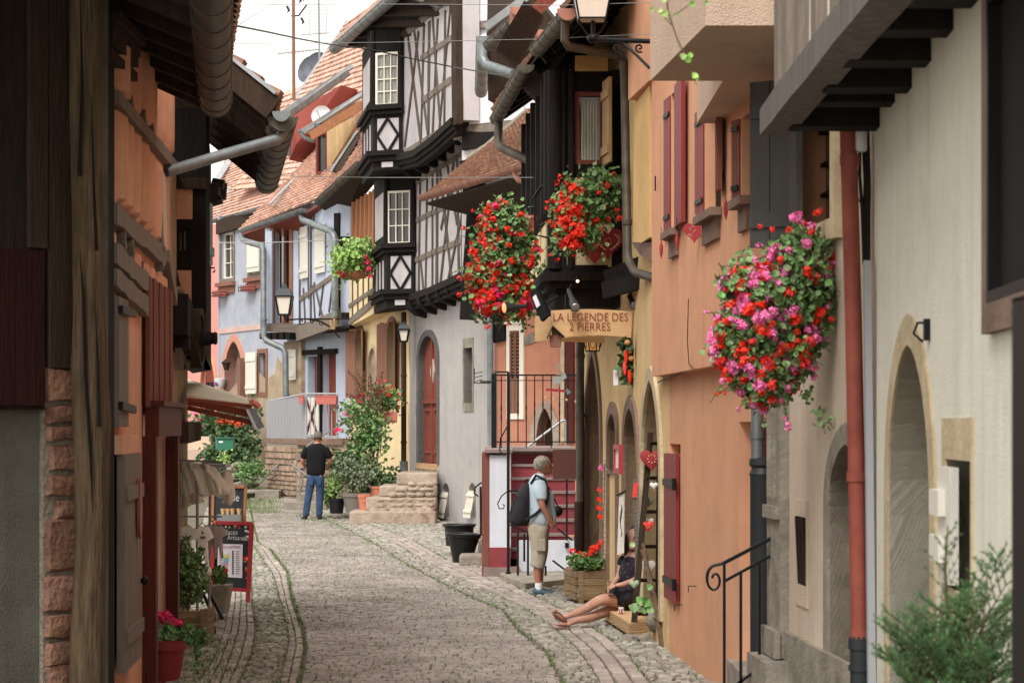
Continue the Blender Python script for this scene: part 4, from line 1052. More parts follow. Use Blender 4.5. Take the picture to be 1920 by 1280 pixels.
mb.add(vs,[(j * 3 + i,j * 3 + i + 1,(j + 1) * 3 + i + 1,(j + 1) * 3 + i) for j in range(n) for i in range(2)]); q = mb.build('cloth',M.cream_cloth,o)
mb = MB(); mb.tube([P(1157,928,21.6),P(1173,920,21.1)],.01,6); mb.build('rod',M.w_dark,o)
mb = MB()
for k in range(3): mb.tube([P(1165 - k * .6 + 1.6 * math.sin(j * .9 + k),945 + j * 7 + k * 3,21.2) for j in range(9)],.003,4)
mb.build('stitched_motif',M.text_dark,o)
def clips(label,pts,Y):
    o = thing('peg_rack',label,'card rack',P(*pts[-1],Y),'wire racks with card clips'); n = 17
    mb = MB(); mb.tube([P(*p,Y) for p in pts],.006,5); mb.build('wire',M.steel,o)
    mb = MB()
    for i in range(n):
        t = i / (n - 1) * (len(pts) - 1); k = min(int(t),len(pts) - 2); c = P(*pts[k],Y).lerp(P(*pts[k + 1],Y),t - k); 
        mb.tube([c + Vector((-.025,-.02,-.02)),c + Vector((.028,-.02,-.025)),c + Vector((.03,-.02,.022)),c + Vector((-.022,-.02,.027)),c + Vector((-.025,-.02,-.02))],.004,4)
    mb.build('wire_clips',M.steel,o); return o
q = clips('tall wire rack of small card clips standing by the brown shop door arch',[(1134,868),(1133,930),(1131,1000),(1132,1042)],23.0)
mb = MB()
for px,py in ((1124,918),(1125,968),(1124,936),(1123,952)): mb.obox(P(px,py,22.9),(.05,0,-.03),(0,.01,0),(0.01,0,.04))
mb.build('cards',M.f_red,q)
mb = MB(); mb.tube([P(1126,870,22.9),P(1130,882,22.9)],.02,8); mb.ball(P(1125,878,22.9),.022,.02,.03); mb.build('cloth_doll',M.f_pink,q,smooth=True)
q = clips('short wire rack of card clips hanging before the seated woman',[(1190,905),(1192,950),(1194,990),(1197,1030)],20.6)
mb = MB(); mb.obox(P(1191,918,20.55),(.04,0,0),(0,.01,0),(.02,0,.14)); mb.build('card',M.f_red,q)

# wooden display stand with hearts
o = thing('display_ladder','slanted dark wooden ladder stand carrying hearts in front of the shop arch','display stand',P(1195,1165,20.0))
mb = MB(); mb.beam(P(1220,810,20.3),P(1189,1166,20.0),.055,.04,(0,1,0),seg=4,jit=.05); mb.build('pole',M.w_dark,o)
mb = MB(); mb.beam(P(1236,820,20.45),P(1232,1180,20.45),.04,.04,(0,1,0)); mb.build('pole',M.w_dark,o)
for py in (831,896,959,1024,1087,1150):
    mb = MB(); a = P(lerp(1220,1189,(py - 810) / 356),py,20.2); mb.beam(a,P(1238,py,20.42),.03,.03,(0,1,.2)); mb.build('rung',M.w_dark,o)
for px,py,s,Y,m_,lb in ((1222,860,.24,20.15,'heart','big red embroidered heart at the top of the ladder stand'),(1226,910,.085,20.2,'white_cloth','small white heart with a pierced centre on the ladder stand'),(1215,940,.12,20.25,'leaf_g','greyish green heart hanging beneath the white pierced heart'),(1217,977,.09,20.3,'white_cloth','white heart peeping out behind the patterned red heart'),(1214,985,.13,20.15,'f_red','bright red patterned heart mid way on the ladder stand'),(1189,1094,.10,19.85,'leaf_g','pale green stuffed heart hanging low in front of the seated woman'),(1215,1060,.15,20.35,'cream_cloth','cream heart shaped wreath behind the bare branch')):
    c = P(px,py,Y); q = thing('heart_decoration',lb,'heart ornament',c,'hearts on the ladder stand'); mm = M[m_]
    if py == 1094: mm = mat('felt_pale_green',S(164,190,148),rough=.9)
    heart(q,c,(1,0,0),s,mm,.03,puffy=True); mb = MB(); mb.tube([c + Vector((0,0,s * .3)),c + Vector((0,.01,s * .3 + .07))],.002,4); mb.build('cord',M.w_dark,q)
    if py in (860,985):
        mb = MB()
        for k in range(8):
            t = k * math.pi / 4; mb.ball(c + Vector((math.cos(t) * s * .16,-.022,math.sin(t) * s * .16)),s * .035,.004,s * .035,nu=6,nv=4)
        mb.build('motif',M.w_sign,q)
# bare branch and leaves
o = thing('tree_branch','bare brown branch leaning against the wall with broad green leaves at its foot','branch',P(1240,1215,19.4))
mb = MB(); mb.tube([P(1206,1018,19.9),P(1212,1060,19.8),P(1224,1110,19.6),P(1236,1160,19.4),P(1246,1216,19.2)],[.018,.026,.028,.032,.045],9); mb.tube([P(1210,1050,19.85),P(1202,1030,19.9)],.012,6); mb.build('trunk',M.bark,o,smooth=True)
mb = MB()
for px,py,s in ((1190,1138,.12),(1212,1128,.11),(1200,1124,.09),(1221,1140,.10),(1206,1142,.10),(1218,1100,.07),(1186,1020,.06)):
    rleaf(mb,P(px,py,19.5),s,d=Vector((rr(-.6,.6),-1,rr(.1,.9))))
mb.build('leaves',M.leaf,o)
# plank step and cup
o = thing('plank_step','thick pale wooden step on a rough stone footing at the shop front','step',P(1185,1190,20.4))
a = P(1131,1150,21.6); z1 = .17
pts = [P(1129,1175,21.75),P(1180,1196,19.9),P(1232,1192,20.2),P(1236,1160,21.9)]
mb = MB(); mb.ext([(p.x,p.y,.06) for p in pts],(0,0,.11)); mb.build('plank',M.w_step,o)
mb = MB()
for i in range(14):
    t = i / 13; q = pts[0].lerp(pts[1],t * .98); mb.ball((q.x + .1,q.y + .05,.02),rr(.07,.12),rr(.06,.1),rr(.03,.05),jit=.12)
for i in range(7):
    q = pts[1].lerp(pts[2],i / 6); mb.ball((q.x,q.y + .03,.02),rr(.06,.1),rr(.06,.1),rr(.04,.06),jit=.12)
mb.build('footing',M.stone_g,o)
o = thing('boulder','rounded grey boulder at the foot of the leaning branch','stone',P(1238,1160,19.7)); mb = MB(); mb.ball(P(1236,1165,19.8) ,.12,.12,.11,nu=14,nv=9,jit=.06); mb.build('rock',M.stone_g,o,smooth=True)
o = thing('paper_cup','small red and white ice cream cup standing on the wooden step','cup',P(1165,1150,20.9))
c = P(1164.5,1150,20.9); c.z = .172; mb = MB(); mb.lathe(c,[(.022,0),(.027,.06)],14); mb.build('cup',M.paintred,o,smooth=True); mb = MB(); mb.lathe(c,[(.0275,.045),(.029,.064)],14)
for k in range(5): t = 2.2 + k * 1.1; mb.obox(c + Vector((math.cos(t) * .026,math.sin(t) * .026,.025)),(.008,0,0),(0,.008,0),(0,0,.03))
mb.build('white_band',M.white_pl,o)

# ---- red stair block with white cheek walls
st = thing('entrance_stair','brick red stairway with white cheek walls climbing to a railed landing','stairs',P(1000,1090,28))
z1 = 1.66; xL = P(958,0,28.3).x; xR = P(1084,0,28.3).x
zt = [.39 + (z1 - .39) * i / 7 for i in range(8)]
for i,z in enumerate(zt):
    y = 28.3 + i * .27; xr = xR if i > 1 else P((1050,1062)[i],0,y).x
    mb = MB(); mb.box(xL,xr,y,y + (.29 if i < 7 else 1.6),z - .21 if i else .1,z - .035); q = mb.build('riser',mat('riser_red_paint',S(138,38,50),S(154,52,62),scale=6,rough=.7),st) if i == 0 else mb.build('riser',rm,st)
    if i == 0: rm = q.data.materials[0]
    mb = MB(); mb.box(xL - .03,xr + .02,y - .03,y + (.28 if i < 7 else 1.7),z - .034,z); mb.build('tread',mat('tread_stone',S(128,108,102),S(150,128,122),scale=8,rough=.8) if i == 0 else tm,st) if i else None
    if i == 0:
        tm = mat('tread_stone',S(128,108,102),S(150,128,122),scale=8,rough=.8); mb.build('tread',tm,st)
mb = MB(); x0 = P(918,0,28).x; x1_ = P(957,0,28).x; mb.box(x0,x1_,28.0,32.2,.42,z1 - .03); mb.build('cheek_wall',M.p_stairw,st)
mb = MB(); mb.box(x0,x1_ + .0,27.99,32.2,.16,.42); mb.build('red_base',rm,st)
mb = MB(); mb.box(x0 - .08,x1_ + .12,27.9,32.2,.02,.16); mb.build('base_block',tm,st)
mb = MB(); mb.box(P(906,0,28).x,P(1074,0,28).x + .1,29.9,33.5,z1 + .001,z1 + .045); mb.box(P(909,0,28).x,x1_ + .03,27.93,29.899,z1 + .001,z1 + .045); mb.build('landing_slab',tm,st)
mb = MB(); mb.box(x1_ + .1,P(1100,0,28.2).x,28.15,28.29,.0,.5); mb.box(xL,P(1070,0,28.2).x,28.3,30,.0,.25); mb.build('lower_wall',M.p_stairw,st)
mb = MB(); mb.box(P(912,0,28).x - .06,P(918,0,28).x - .003,28.0,32.2,0.05,z1); mb.build('side_edge',M.w_redv,st)
mb = MB(); mb.box(P(1036,0,28.1).x,P(1080,0,28.1).x,27.9,27.94,P(0,898,28)[2],P(0,842,28)[2]); mb.build('brown_panel',mat('panel_brown',S(96,52,44),rough=.5),st)
o = thing('kerb_slab','pale stone slab edge at the foot of the red stairway','kerb stone',P(1000,1100,27.0))
mb = MB(); a,b,c_ = P(938,1095,27.4),P(985,1118,25.9),P(1062,1105,26.6)
mb.ext([(a.x,a.y,0),(b.x,b.y,0),(c_.x,c_.y,0),(c_.x + .1,28.2,0),(a.x,28.2,0)],(0,0,.1)); mb.build('slab',M.stone_g,o)
# landing railing
o = thing('landing_railing','black wrought iron railing along the landing above the red stairs','railing',P(1000,840,30))
Y = 30.0; zt_,zb_ = P(0,703,Y)[2],P(0,828,Y)[2]
for nm,z,r_ in (('top_rail',zt_,.022),('lower_rail',P(0,713,Y)[2],.012),('bottom_rail',zb_,.016)):
    mb = MB(); mb.beam((P(928,0,Y).x,Y,z),(P(1082,0,Y).x,Y,z),r_,r_,(0,1,0)); mb.build(nm,M.iron,o)
for i in range(10):
    x = P(940 + i * 15.6,0,Y).x; mb = MB(); pts = [Vector((x,Y,lerp(zb_ - .12 * (i % 3 == 0),zt_,k / 16))) for k in range(17)]
    mb.tube(pts,[.008 if not 5 < k < 11 else .008 + .004 * (k % 2) for k in range(17)],6); mb.build('baluster',M.iron,o)
mb = MB(); x = P(928,0,Y).x; mb.box(x - .05,x + .02,Y - .03,Y + .8,zb_ - .1,zt_ + .02); mb.build('end_panel',M.iron,o)
# stair front handrails
o = thing('stair_handrail','tall black iron handrail post with scroll beside the white cheek wall','railing',P(953,1085,27.7))
Y = 27.6; mb = MB(); mb.tube([P(953,1085,Y),P(953,697,Y)],.02,8); mb.tube([P(953,1085,Y),P(953,1072,Y)],.035,8); mb.build('post',M.iron,o)
mb = MB(); mb.tube([P(953,697,Y),P(930,697,Y),P(926,703,Y)],.012,6); mb.tube([P(953,790,Y),P(951,800,Y),P(938,822,Y),P(937,845,Y),P(944,853,Y),P(952,850,Y)],.009,6); mb.build('loop',M.iron,o)
mb = MB(); pts = [P(953,919,Y),P(940,930,Y),P(933,944,Y),P(936,953,Y),P(944,953,Y),P(946,947,Y),P(942,945,Y)]; mb.tube(pts,.009,6); mb.build('scroll',M.iron,o,smooth=True)
mb = MB(); mb.tube([P(953,920,Y),P(972,920,Y),P(1003,896,28.2)],.014,6); mb.tube([P(953,982,Y),P(990,998,Y)],.012,6); mb.tube([P(1045,990,28.2),P(1079,1017,28.2)],.014,6); mb.tube([P(1036,1050,28),P(1060,1068,28)],.014,6); mb.build('cross_rails',M.iron,o)
for x,y0,y1 in ((971,923,1094),(990,990,1098),(983,1000,1052),(1023,1060,1098)):
    mb = MB(); mb.tube([P(x,y0,27.3),P(x,y1,27.3)],.014,6); mb.build('baluster',M.iron,o)
o = thing('newel_post','slim black twisted iron post on the right of the red stairs','post',P(1063,1020,28))
mb = MB(); mb.tube([P(1063,885 + k * 8,28.1) for k in range(17)],[.011 + .003 * (k % 2) for k in range(17)],6); mb.obox(P(1063,1022,28.1),(.05,0,0),(0,.05,0),(0,0,.07)); mb.build('shaft',M.iron,o)
o = thing('curved_handrail','short curved black handrail by the black tubs at the grey wall','railing',P(905,1000,29.6))
mb = MB(); mb.tube([P(897,930,29.6),P(889,924,29.6),P(891,913,29.6),P(900,906,29.5),P(916,898,29.3)],.012,6); mb.tube([P(901,912,29.5),P(902,1003,29.5)],.016,6); mb.tube([P(902,965,29.5),P(916,960,29.4)],.01,6); mb.build('rail',M.iron,o,smooth=True)
# hanging animal sign
o = thing('hanging_ornament','painted cutout ornament of a grey donkey above a red arrow hanging before the landing railing','ornament',P(1045,720,28.4))
Y = 28.4; mb = MB()
don = [(1036,727),(1036,712),(1038,706),(1052,705),(1054,699),(1058,697),(1063,706),(1061,710),(1056,708),(1053,716),(1053,727),(1050,727),(1049,719),(1041,718),(1040,727)]
mb.ext([P(x,y,Y) for x,y in don],(0,.015,0)); mb.build('donkey',mat('grey_enamel',S(160,164,164),rough=.5),o)
mb = MB(); mb.ext([P(x,y,Y) for x,y in [(1042,702),(1043,696),(1050,697),(1053,694),(1055,700),(1050,703)]],(0,.015,0)); mb.ext([P(x,y,Y) for x,y in [(1042,694),(1039,688),(1044,684),(1045,678),(1049,683),(1052,686),(1049,693)]],(0,.015,0)); mb.build('small_figures',mat('painted_tan',S(176,140,116),rough=.6),o)
mb = MB(); mb.beam(P(1024,730,Y),P(1062,733,Y),.035,.015,(0,1,0)); mb.build('arrow_bar',M.heart,o); mb = MB(); mb.ext([P(1062,727,Y),P(1071,735,Y),P(1063,740,Y)],(0,.015,0)); mb.build('arrow_tip',mat('teal_paint',S(80,150,160),rough=.5),o)
mb = MB(); mb.tube([P(1048,678,Y),P(1048,655,Y)],.002,4); mb.tube([P(1024,745,Y),P(1050,748,Y),P(1080,753,Y)],.002,4); mb.build('cord',M.iron,o)
mb = MB()
for px,py in ((1023,744),(1038,747),(1062,749),(1079,752)): mb.lathe(P(px,py,Y),[(.018,-.006),(.018,.006)],12,axis=(0,1,0))
mb.build('discs',M.w_sign,o)
# thin black sign arm
o = thing('sign_arm','thin black wrought iron sign arm reaching left from the end of the landing railing','sign bracket',P(920,716,30))
mb = MB(); Y = 29.9
for k in range(3): mb.tube([P(890 - k * .5,693 + k * 8,Y),P(889,700 + k * 8,Y),P(905,697 + k * 7,Y)],.006,5)
mb.tube([P(889,690,Y),P(889,718,Y),P(920,718,Y)],.009,5); mb.tube([P(900,715,Y),P(924,715,Y)],.012,5); mb.build('arm',M.iron,o)
# ---- M1: house behind the landing: orange ground floor, white timbered gable
WW = Wall((866,38.2),(1092,36.6))
h = thing('gabled_house','house with worn orange lower wall and white timbered gable behind the railed landing','house',WW.v(0,0))
we = WW.rect(957,976,620,775); ad = WW.rect(1006,1038,765,870); ad = (ad[0],ad[1],1.0,ad[3]); aA = arch(ad,.5,.5)
z_mid = WW.sz(970,520)[1]
sw_ = WW.sz(927,0)[0]
face(WW,[(sw_,0),(WW.L,0),(WW.L,z_mid),(sw_,z_mid)],[rpoly(we),aA],th=.3).build('lower_wall',M.p_orange2,h)
face(WW,[(0,z_mid),(WW.L,z_mid),(WW.L,z_mid + 7),(0,z_mid + 7)],th=.3).build('upper_wall',M.p_white,h)
mb = MB(); ring(mb,WW,grow(aA,.14,False),aA,-.2,.02); mb.build('door_surround',M.stone,h); mb = MB(); wpoly(mb,WW,aA,-.3,-.25); mb.build('door',M.w_dark,h)
mb = MB(); r_ = (we[0] - .02,we[1] + .02,we[2],we[3]); ring(mb,WW,rpoly((we[0] - .06,we[1] + .09,we[2] - .1,we[3] + .12)),rpoly(we),-.05,.04); wbox(mb,WW,(we[0] - .1,we[1] + .13,we[3] + .12,we[3] + .17),0,.08); mb.build('window_surround',M.w_cream,h)
mb = MB()
for s0,s1 in ((we[0],(we[0] + we[1]) / 2 - .005),((we[0] + we[1]) / 2 + .005,we[1])):
    ring(mb,WW,rpoly((s0,s1,we[2],we[3])),rpoly((s0 + .02,s1 - .02,we[2] + .62,we[3] - .04)),-.02,.015)
    n = 12
    for k in range(n):
        z = lerp(we[2] + .64,we[3] - .06,(k + .5) / n); mb.ext([WW.v(s0 + .02,z,-.01),WW.v(s1 - .02,z,-.01),WW.v(s1 - .02,z + .04,-.03),WW.v(s0 + .02,z + .04,-.03)],WW.n * .008)
mb.build('louvred_shutter',M.w_brown,h)
mb = MB(); wbox(mb,WW,we,-.14,-.12); mb.build('pane',M.dark,h)
mb = MB()
for (x0,y0,x1,y1,w_) in ((868,-160,868,262,.34),(874,45,990,55,.10),(874,150,990,140,.10),(918,-20,936,44,.14),(866,245,990,232,.16),(925,555,925,610,.08)):
    mb.beam(WW.p(x0,y0,.03),WW.p(x1,y1,.03),w_,.08,WW.n,seg=4,jit=.08)
mb.build('timber_frame',M.w_grey,h)
for k,(x0,x1,y0,y1) in enumerate(((880,1000,-80,38),(880,990,62,140),(880,985,158,236))):
    mb = MB(); r_ = WW.rect(x0,x1,y0,y1); wbox(mb,WW,r_,.0,.07); q = mb.build('infill_panel',M.p_white,h)
    bv = q.modifiers.new('b','BEVEL'); bv.width = .05; bv.segments = 3
mb = MB()
for (x0,y0,x1,y1) in ((872,265,930,262),(880,300,888,380),(900,290,880,600),(930,560,940,640)):
    mb.beam(WW.p(x0,y0,.04),WW.p(x1,y1,.04),.3,.1,WW.n,seg=4,jit=.1)
mb.build('dark_beams',M.w_black,h)
mb = MB(); r_ = WW.rect(882,1000,370,560); wbox(mb,WW,r_,.0,.05); mb.build('recess_shade_panel',M.dark,h)  # flat black panel on the wall; a recess's shade put into its colour
mb = MB(); r_ = WW.rect(1062,1078,640,830); wbox(mb,WW,r_,.0,.06); r2 = WW.rect(1054,1061,560,830); mb.build('brown_door',M.w_doord,h); mb = MB(); wbox(mb,WW,r2,.0,.05); mb.build('door_surround',M.stone_y,h)
mb = MB(); wpoly(mb,WW,[WW.sz(x,y) for x,y in ((978,636),(1000,622),(1008,640),(992,646),(980,648))],.0,.025); mb.build('bare_stone_patch',M.stone_g,h)
o = thing('ramp_handrail','slanted bright steel handrail climbing before the stone arch of the orange wall','handrail',P(1000,840,33)); mb = MB(); mb.tube([P(982,842,33),P(1054,788,33),P(1060,788,33)],.02,8); mb.tube([P(1060,788,33),P(1060,845,33)],.015,6); mb.build('rail',M.steel,o)
# lean-to tiled roof
o = thing('lean_to_roof','small mossy tiled lean-to roof with copper gutter left of the black oriel','roof',P(900,340,35))
e0,e1,t1,t0 = P(798,366,37.2),P(990,306,31.8),P(1000,200,36.6),P(884,300,38.2)
mb = MB(); tiles(mb,e0,e1,t1,t0); mb.build('roof_tiles',M.tile2,o)
mb = MB(); mb.ext([e0 + Vector((0,.02,-.16)),e1 + Vector((0,.02,-.16)),e1 + Vector((.9,.9,-.3)),e0 + Vector((.9,.9,-.3))],(0,0,.03)); mb.build('soffit',M.w_dark,o)
gutter(o,'gutter',e0 + Vector((-.05,-.05,-.02)),e1 + Vector((-.05,-.05,-.02)),.09,M.copper)
pipe(o,'downpipe',[P(966,318,32.2),P(968,336,32.2),P(1000,345,31.9)],.05,M.copper)
mb = MB(); pts = [P(884,300,38.0),P(915,278,37.6),P(950,250,37.2),P(992,212,36.6)]; mb.tube([p + Vector((0,-.05,.0)) for p in pts],[.12,.09,.11,.09],7); mb.build('mortar_verge',M.mortar,o)

# ---- M2: timbered house with corner oriels
W0 = Wall((772,44.2),(925,38.5))
h = thing('timbered_house','grey house with two black timbered corner oriels and crossed timber framing','house',W0.v(0,0))
dr = W0.rect(786,821,630,868); sl = W0.rect(871,887,652,755); ad = arch(dr,.78,0)
v1 = W0.rect(829,842,905,970); v2 = W0.rect(879,892,905,970)
zb0 = W0.sz(775,578)[1]
face(W0,[(-.2,0),(W0.L,0),(W0.L,W0.sz(905,512)[1]),(-.2,zb0)],[ad,rpoly(sl),arch(v1,.75,0),arch(v2,.75,0)],th=.35).build('lower_wall',M.p_grey,h)
mb = MB(); ring(mb,W0,grow(ad,.13,False),ad,-.25,.03); mb.build('door_surround',mat('stone_dark_lintel',S(84,84,86),S(108,106,106),scale=4,rough=.9,bump=.6),h)
mb = MB(); s0,s1,z0,z1 = dr
wpoly(mb,W0,ad,-.16,-.10); d_ = mb.build('door',M.w_door,h)
mb = MB(); m_ = (s0 + s1) / 2
wbox(mb,W0,(m_ - .03,m_ + .03,z0,z1),-.10,-.06)
for (a,b,c_,e) in ((s0 + .12,m_ - .1,z0 + .2,z0 + 1.1),(m_ + .1,s1 - .12,z0 + .2,z0 + 1.1)): ring(mb,W0,rpoly((a,b,c_,e)),rpoly((a + .05,b - .05,c_ + .05,e - .05)),-.10,-.07)
wbox(mb,W0,(s0 + .05,s1 - .05,z0 + 1.2,z0 + 1.28),-.10,-.05)
mb.build('door_mouldings',M.w_door,d_)
mb = MB(); zc = z0 + 1.85; wpoly(mb,W0,[(m_,zc - .3),(m_ + .16,zc),(m_,zc + .3),(m_ - .16,zc)],-.10,-.075); mb.build('diamond_light',M.curtain,d_)
mb = MB(); wbox(mb,W0,(s0 - .02,s1 + .02,z0 - .12,z0 - .002),-.1,.06); mb.build('wooden_threshold',M.w_step,h)
mb = MB(); wbox(mb,W0,(s0 - .14,s1 + .14,z0 - .4,z0 - .121),-.05,.05); mb.build('stone_threshold',M.stone_g,h)
mb = MB(); wbox(mb,W0,(sl[0],sl[1],sl[2],sl[3]),-.22,-.2); mb.build('slit_window',M.glass,h)
mb = MB(); ring(mb,W0,rpoly((sl[0] - .07,sl[1] + .05,sl[2] - .16,sl[3] + .18)),rpoly(sl),-.2,.02); mb.build('window_surround',M.stone_g,h)
for v_ in (v1,v2):
    mb = MB(); wbox(mb,W0,(v_[0],v_[1],v_[2],v_[3]),-.2,-.17); mb.build('vent_back',M.stone_y,h)
    mb = MB(); z_ = v_[2]; 
    for k in range(4):
        s_ = lerp(v_[0],v_[1],(k + .1) / 4); mb.ext([W0.v(s_,z_,.10),W0.v(s_ + .065,z_,.10),W0.v(s_ + .065,z_ + .5,.0),W0.v(s_,z_ + .5,.0)],W0.n * .02)
    for zz in (.1,.4): mb.ext([W0.v(v_[0],z_ + zz,.12 - zz * .2),W0.v(v_[1],z_ + zz,.12 - zz * .2),W0.v(v_[1],z_ + zz + .05,.11 - zz * .2),W0.v(v_[0],z_ + zz + .05,.11 - zz * .2)],W0.n * .02)
    mb.build('slatted_hatch',M.w_cream,h)
mb = MB(); a = W0.v(dr[0] - .3,z0 + .9,.02); wbox(mb,W0,(dr[0] - .3,dr[0] - .18,z0 + 1.0,z0 + 1.2),0,.02); mb.build('name_plates',M.steel,h)
# upper walls
def timber(W,lines,name,par,m=M.w_grey,o=.01,t=.03,w_=.09,jit=.12):
    mb = MB(); m2 = MB()
    for L_ in lines:
        x0,y0,x1,y1 = L_[:4]; (mb if abs(x1 - x0) > abs(y1 - y0) or m is not M.w_grey else m2).beam(W.p(x0,y0,o),W.p(x1,y1,o),(L_[4] if len(L_) > 4 else w_ / .8) * .8,t,W.n,seg=5,jit=jit)
    if m2.v: m2.build('studs_and_braces',M.w_stud,par)
    return mb.build(name,m,par)
W1 = Wall((775,43.3),(915,37.9))
zA = lambda px,py: W1.sz(px,py)
pl = [(760,583),(905,515),(905,230),(752,300)]
face(W1,[zA(*p) for p in pl],th=.3).build('first_floor_wall',M.p_infill,h)
timber(W1,[(778,345,866,290,.11),(778,415,862,375,.12),(778,488,880,445,.13),(776,340,776,560,.12),(789,335,786,560),(802,330,799,555,.1),(812,325,812,548,.1),(821,315,820,545,.18),(826,320,850,540,.12),(852,300,826,540,.12),(828,430,852,310,.1),(838,300,858,420,.1),(858,290,862,535,.12),(868,290,868,535,.12),(838,540,868,400,.1),(790,490,797,560,.09),(880,280,880,530,.2)],'timber_frame',h)
W2 = Wall((752,42.4),(872,37.6))
zB = lambda px,py: W2.sz(px,py)
pl = [(735,305),(856,232),(868,225),(868,-30),(735,85)]
face(W2,[zB(*p) for p in pl],th=.3).build('second_floor_wall',M.p_infill,h)
timber(W2,[(756,290,852,232,.16),(754,60,756,285,.16),(766,70,792,280,.12),(786,60,760,275,.12),(778,60,806,270,.1),(796,50,790,280,.1),(806,40,804,270,.16),(822,35,812,262,.1),(812,30,828,255,.1),(836,20,834,252,.11),(846,10,824,252,.09),(790,110,850,70,.13),(792,190,846,150,.15),(754,70,862,-20,.18),(855,0,855,245,.2)],'timber_frame',h)
mb = MB(); mb.beam(W2.p(862,-60,.06),W2.p(864,235,.06),.34,.12,W2.n,seg=8,jit=.06); mb.build('corner_post',M.w_dark,h)
# jetty beams and corbels
def jetty(W,pts,name):
    mb = MB()
    for (x0,y0),(x1,y1) in zip(pts,pts[1:]):
        for dy,w_,t_ in ((0,.13,.34),(9,.12,.24),(18,.10,.14)): mb.beam(W.p(x0,y0 + dy,.0),W.p(x1,y1 + dy,.0),w_,t_,W.n,seg=3,jit=.06)
    return mb.build(name,M.w_black,h)
jetty(W2,[(755,297),(790,288),(825,262),(862,228)],'jetty_moulding')
jetty(W1,[(775,560),(820,545),(860,527),(905,505)],'jetty_moulding')
for W_,pts in ((W1,((786,325),(801,313),(817,301),(832,288),(847,273),(860,258))),(W0,((796,582),(815,575),(833,567),(850,559),(867,551),(884,543)))):
    for x,y in pts:
        mb = MB(); c = W_.sz(x,y); mb.ext([W_.v(c[0],c[1] + .17,0),W_.v(c[0],c[1] + .17,.38),W_.v(c[0],c[1] + .02,.36),W_.v(c[0],c[1] - .1,.22),W_.v(c[0],c[1] - .16,0)],W_.u3 * .2); mb.build('corbel',M.w_black,h)
# oriels
def oriel(x0,x1,x2,Y,Yb,ytop,yw0,yw1,ysill,ybot,wx,lab,gl=M.glass_l):
    """x0 far left street edge, x1 near corner, x2 junction with wall"""
    A = P(x1,0,Y); B_ = P(x2,0,Y - .3); L0 = P(x0,0,Yb)
    z = lambda py: CH + (HY - py) * Y / F
    o = thing('corner_oriel',lab,'oriel',(A.x,A.y,z(ybot)),'corner oriels of the timbered house')
    Wf = Wall((x1,Y),(x2,Y - .25)); Ws = Wall((x0,Yb),(x1,Y))
    for W_,nm in ((Wf,'front_wall'),(Ws,'side_wall')):
        w_ = [rpoly(Wf.rect(wx[0],wx[1],yw0,yw1))] if W_ is Wf else []
        face(W_,[(0,z(ybot)),(W_.L,z(ybot)),(W_.L,z(ytop)),(0,z(ytop))],w_,th=.12).build(nm,M.w_black,o)
    window(o,Wf,Wf.rect(wx[0],wx[1],yw0,yw1),M.w_cream,gl,3,3 if wx[0] > 715 else 4,o=.03,fw=.045,mw=.02)
    # lower panel with diamond
    mb = MB(); r_ = Wf.rect(x1 + 8,x2 - 5,ysill + 14,ybot - 8)
    wbox(mb,Wf,r_,.0,.012); mb.build('infill_panel',M.p_infill,o)
    cx = (r_[0] + r_[1]) / 2; cz = (r_[2] + r_[3]) / 2; hw = (r_[1] - r_[0]) / 2; hz = (r_[3] - r_[2]) / 2
    mb = MB(); d = [(cx,cz - hz),(cx + hw,cz),(cx,cz + hz),(cx - hw,cz)]
    for a,b in zip(d,d[1:] + d[:1]): mb.beam(Wf.v(*a,.03),Wf.v(*b,.03),.045,.04,Wf.n)
    mb.build('diamond_brace',M.w_black,o)
    mb = MB(); ws = (z(ysill) - z(ybot))
    for s in (.25,.5,.75): wbox(mb,Ws,(Ws.L * s - .1,Ws.L * s + .1,z(ybot) + .12,z(ysill) - .2),.0,.012)
    wbox(mb,Ws,(.3,Ws.L - .3,z(ysill) + .3,z(ytop) - .4),.0,.01); mb.build('side_panels',M.p_infill,o)
    # mouldings
    for nm,zc,sizes in (('sill_moulding',z(ysill),((0,.10,.12),(-.09,.07,.06))),('base_moulding',z(ybot),((0,.1,.13),(-.1,.09,.07)))):
        mb = MB()
        for dz,hh_,ov in sizes:
            p_ = [(A.x - ov,A.y - ov,zc + dz),(B_.x + .02,B_.y - ov,zc + dz),(B_.x + .02,A.y + .3,zc + dz),(L0.x - ov,L0.y,zc + dz)]
            mb.ext(p_,(0,0,hh_ - .003))
        mb.build(nm,M.w_black,o)
    mb = MB(); mb.ext([(A.x,A.y,z(ybot) - .28),(B_.x,B_.y,z(ybot) - .28),(B_.x,A.y + .3,z(ybot) - .28),(L0.x,L0.y,z(ybot) - .28)],(0,0,.17)); mb.build('base_block',M.w_black,o)
    mb = MB(); wbox(mb,Wf,Wf.rect(x1 + 18,x2 - 14,ybot + 10,ybot + 20),.02,.06); mb.build('pale_inset',M.p_infill,o)
    mb = MB()
    for s in (0.0,.98): mb.lathe(Wf.v(Wf.L * s,z(ysill) + .1,.03),[(.06,0),(.05,z(ytop) - z(ysill) - .1)],8)
    mb.build('corner_posts',M.w_black,o,smooth=True)
oriel(701,725,776,43.3,45.6,318,358,458,466,552,(728,772),'lower black timber corner oriel with white twelve pane window and pale diamond panel',M.glass)
oriel(679,700,753,42.4,44.9,60,99,199,208,294,(706,750),'upper black timber corner oriel with white window right under the eaves')
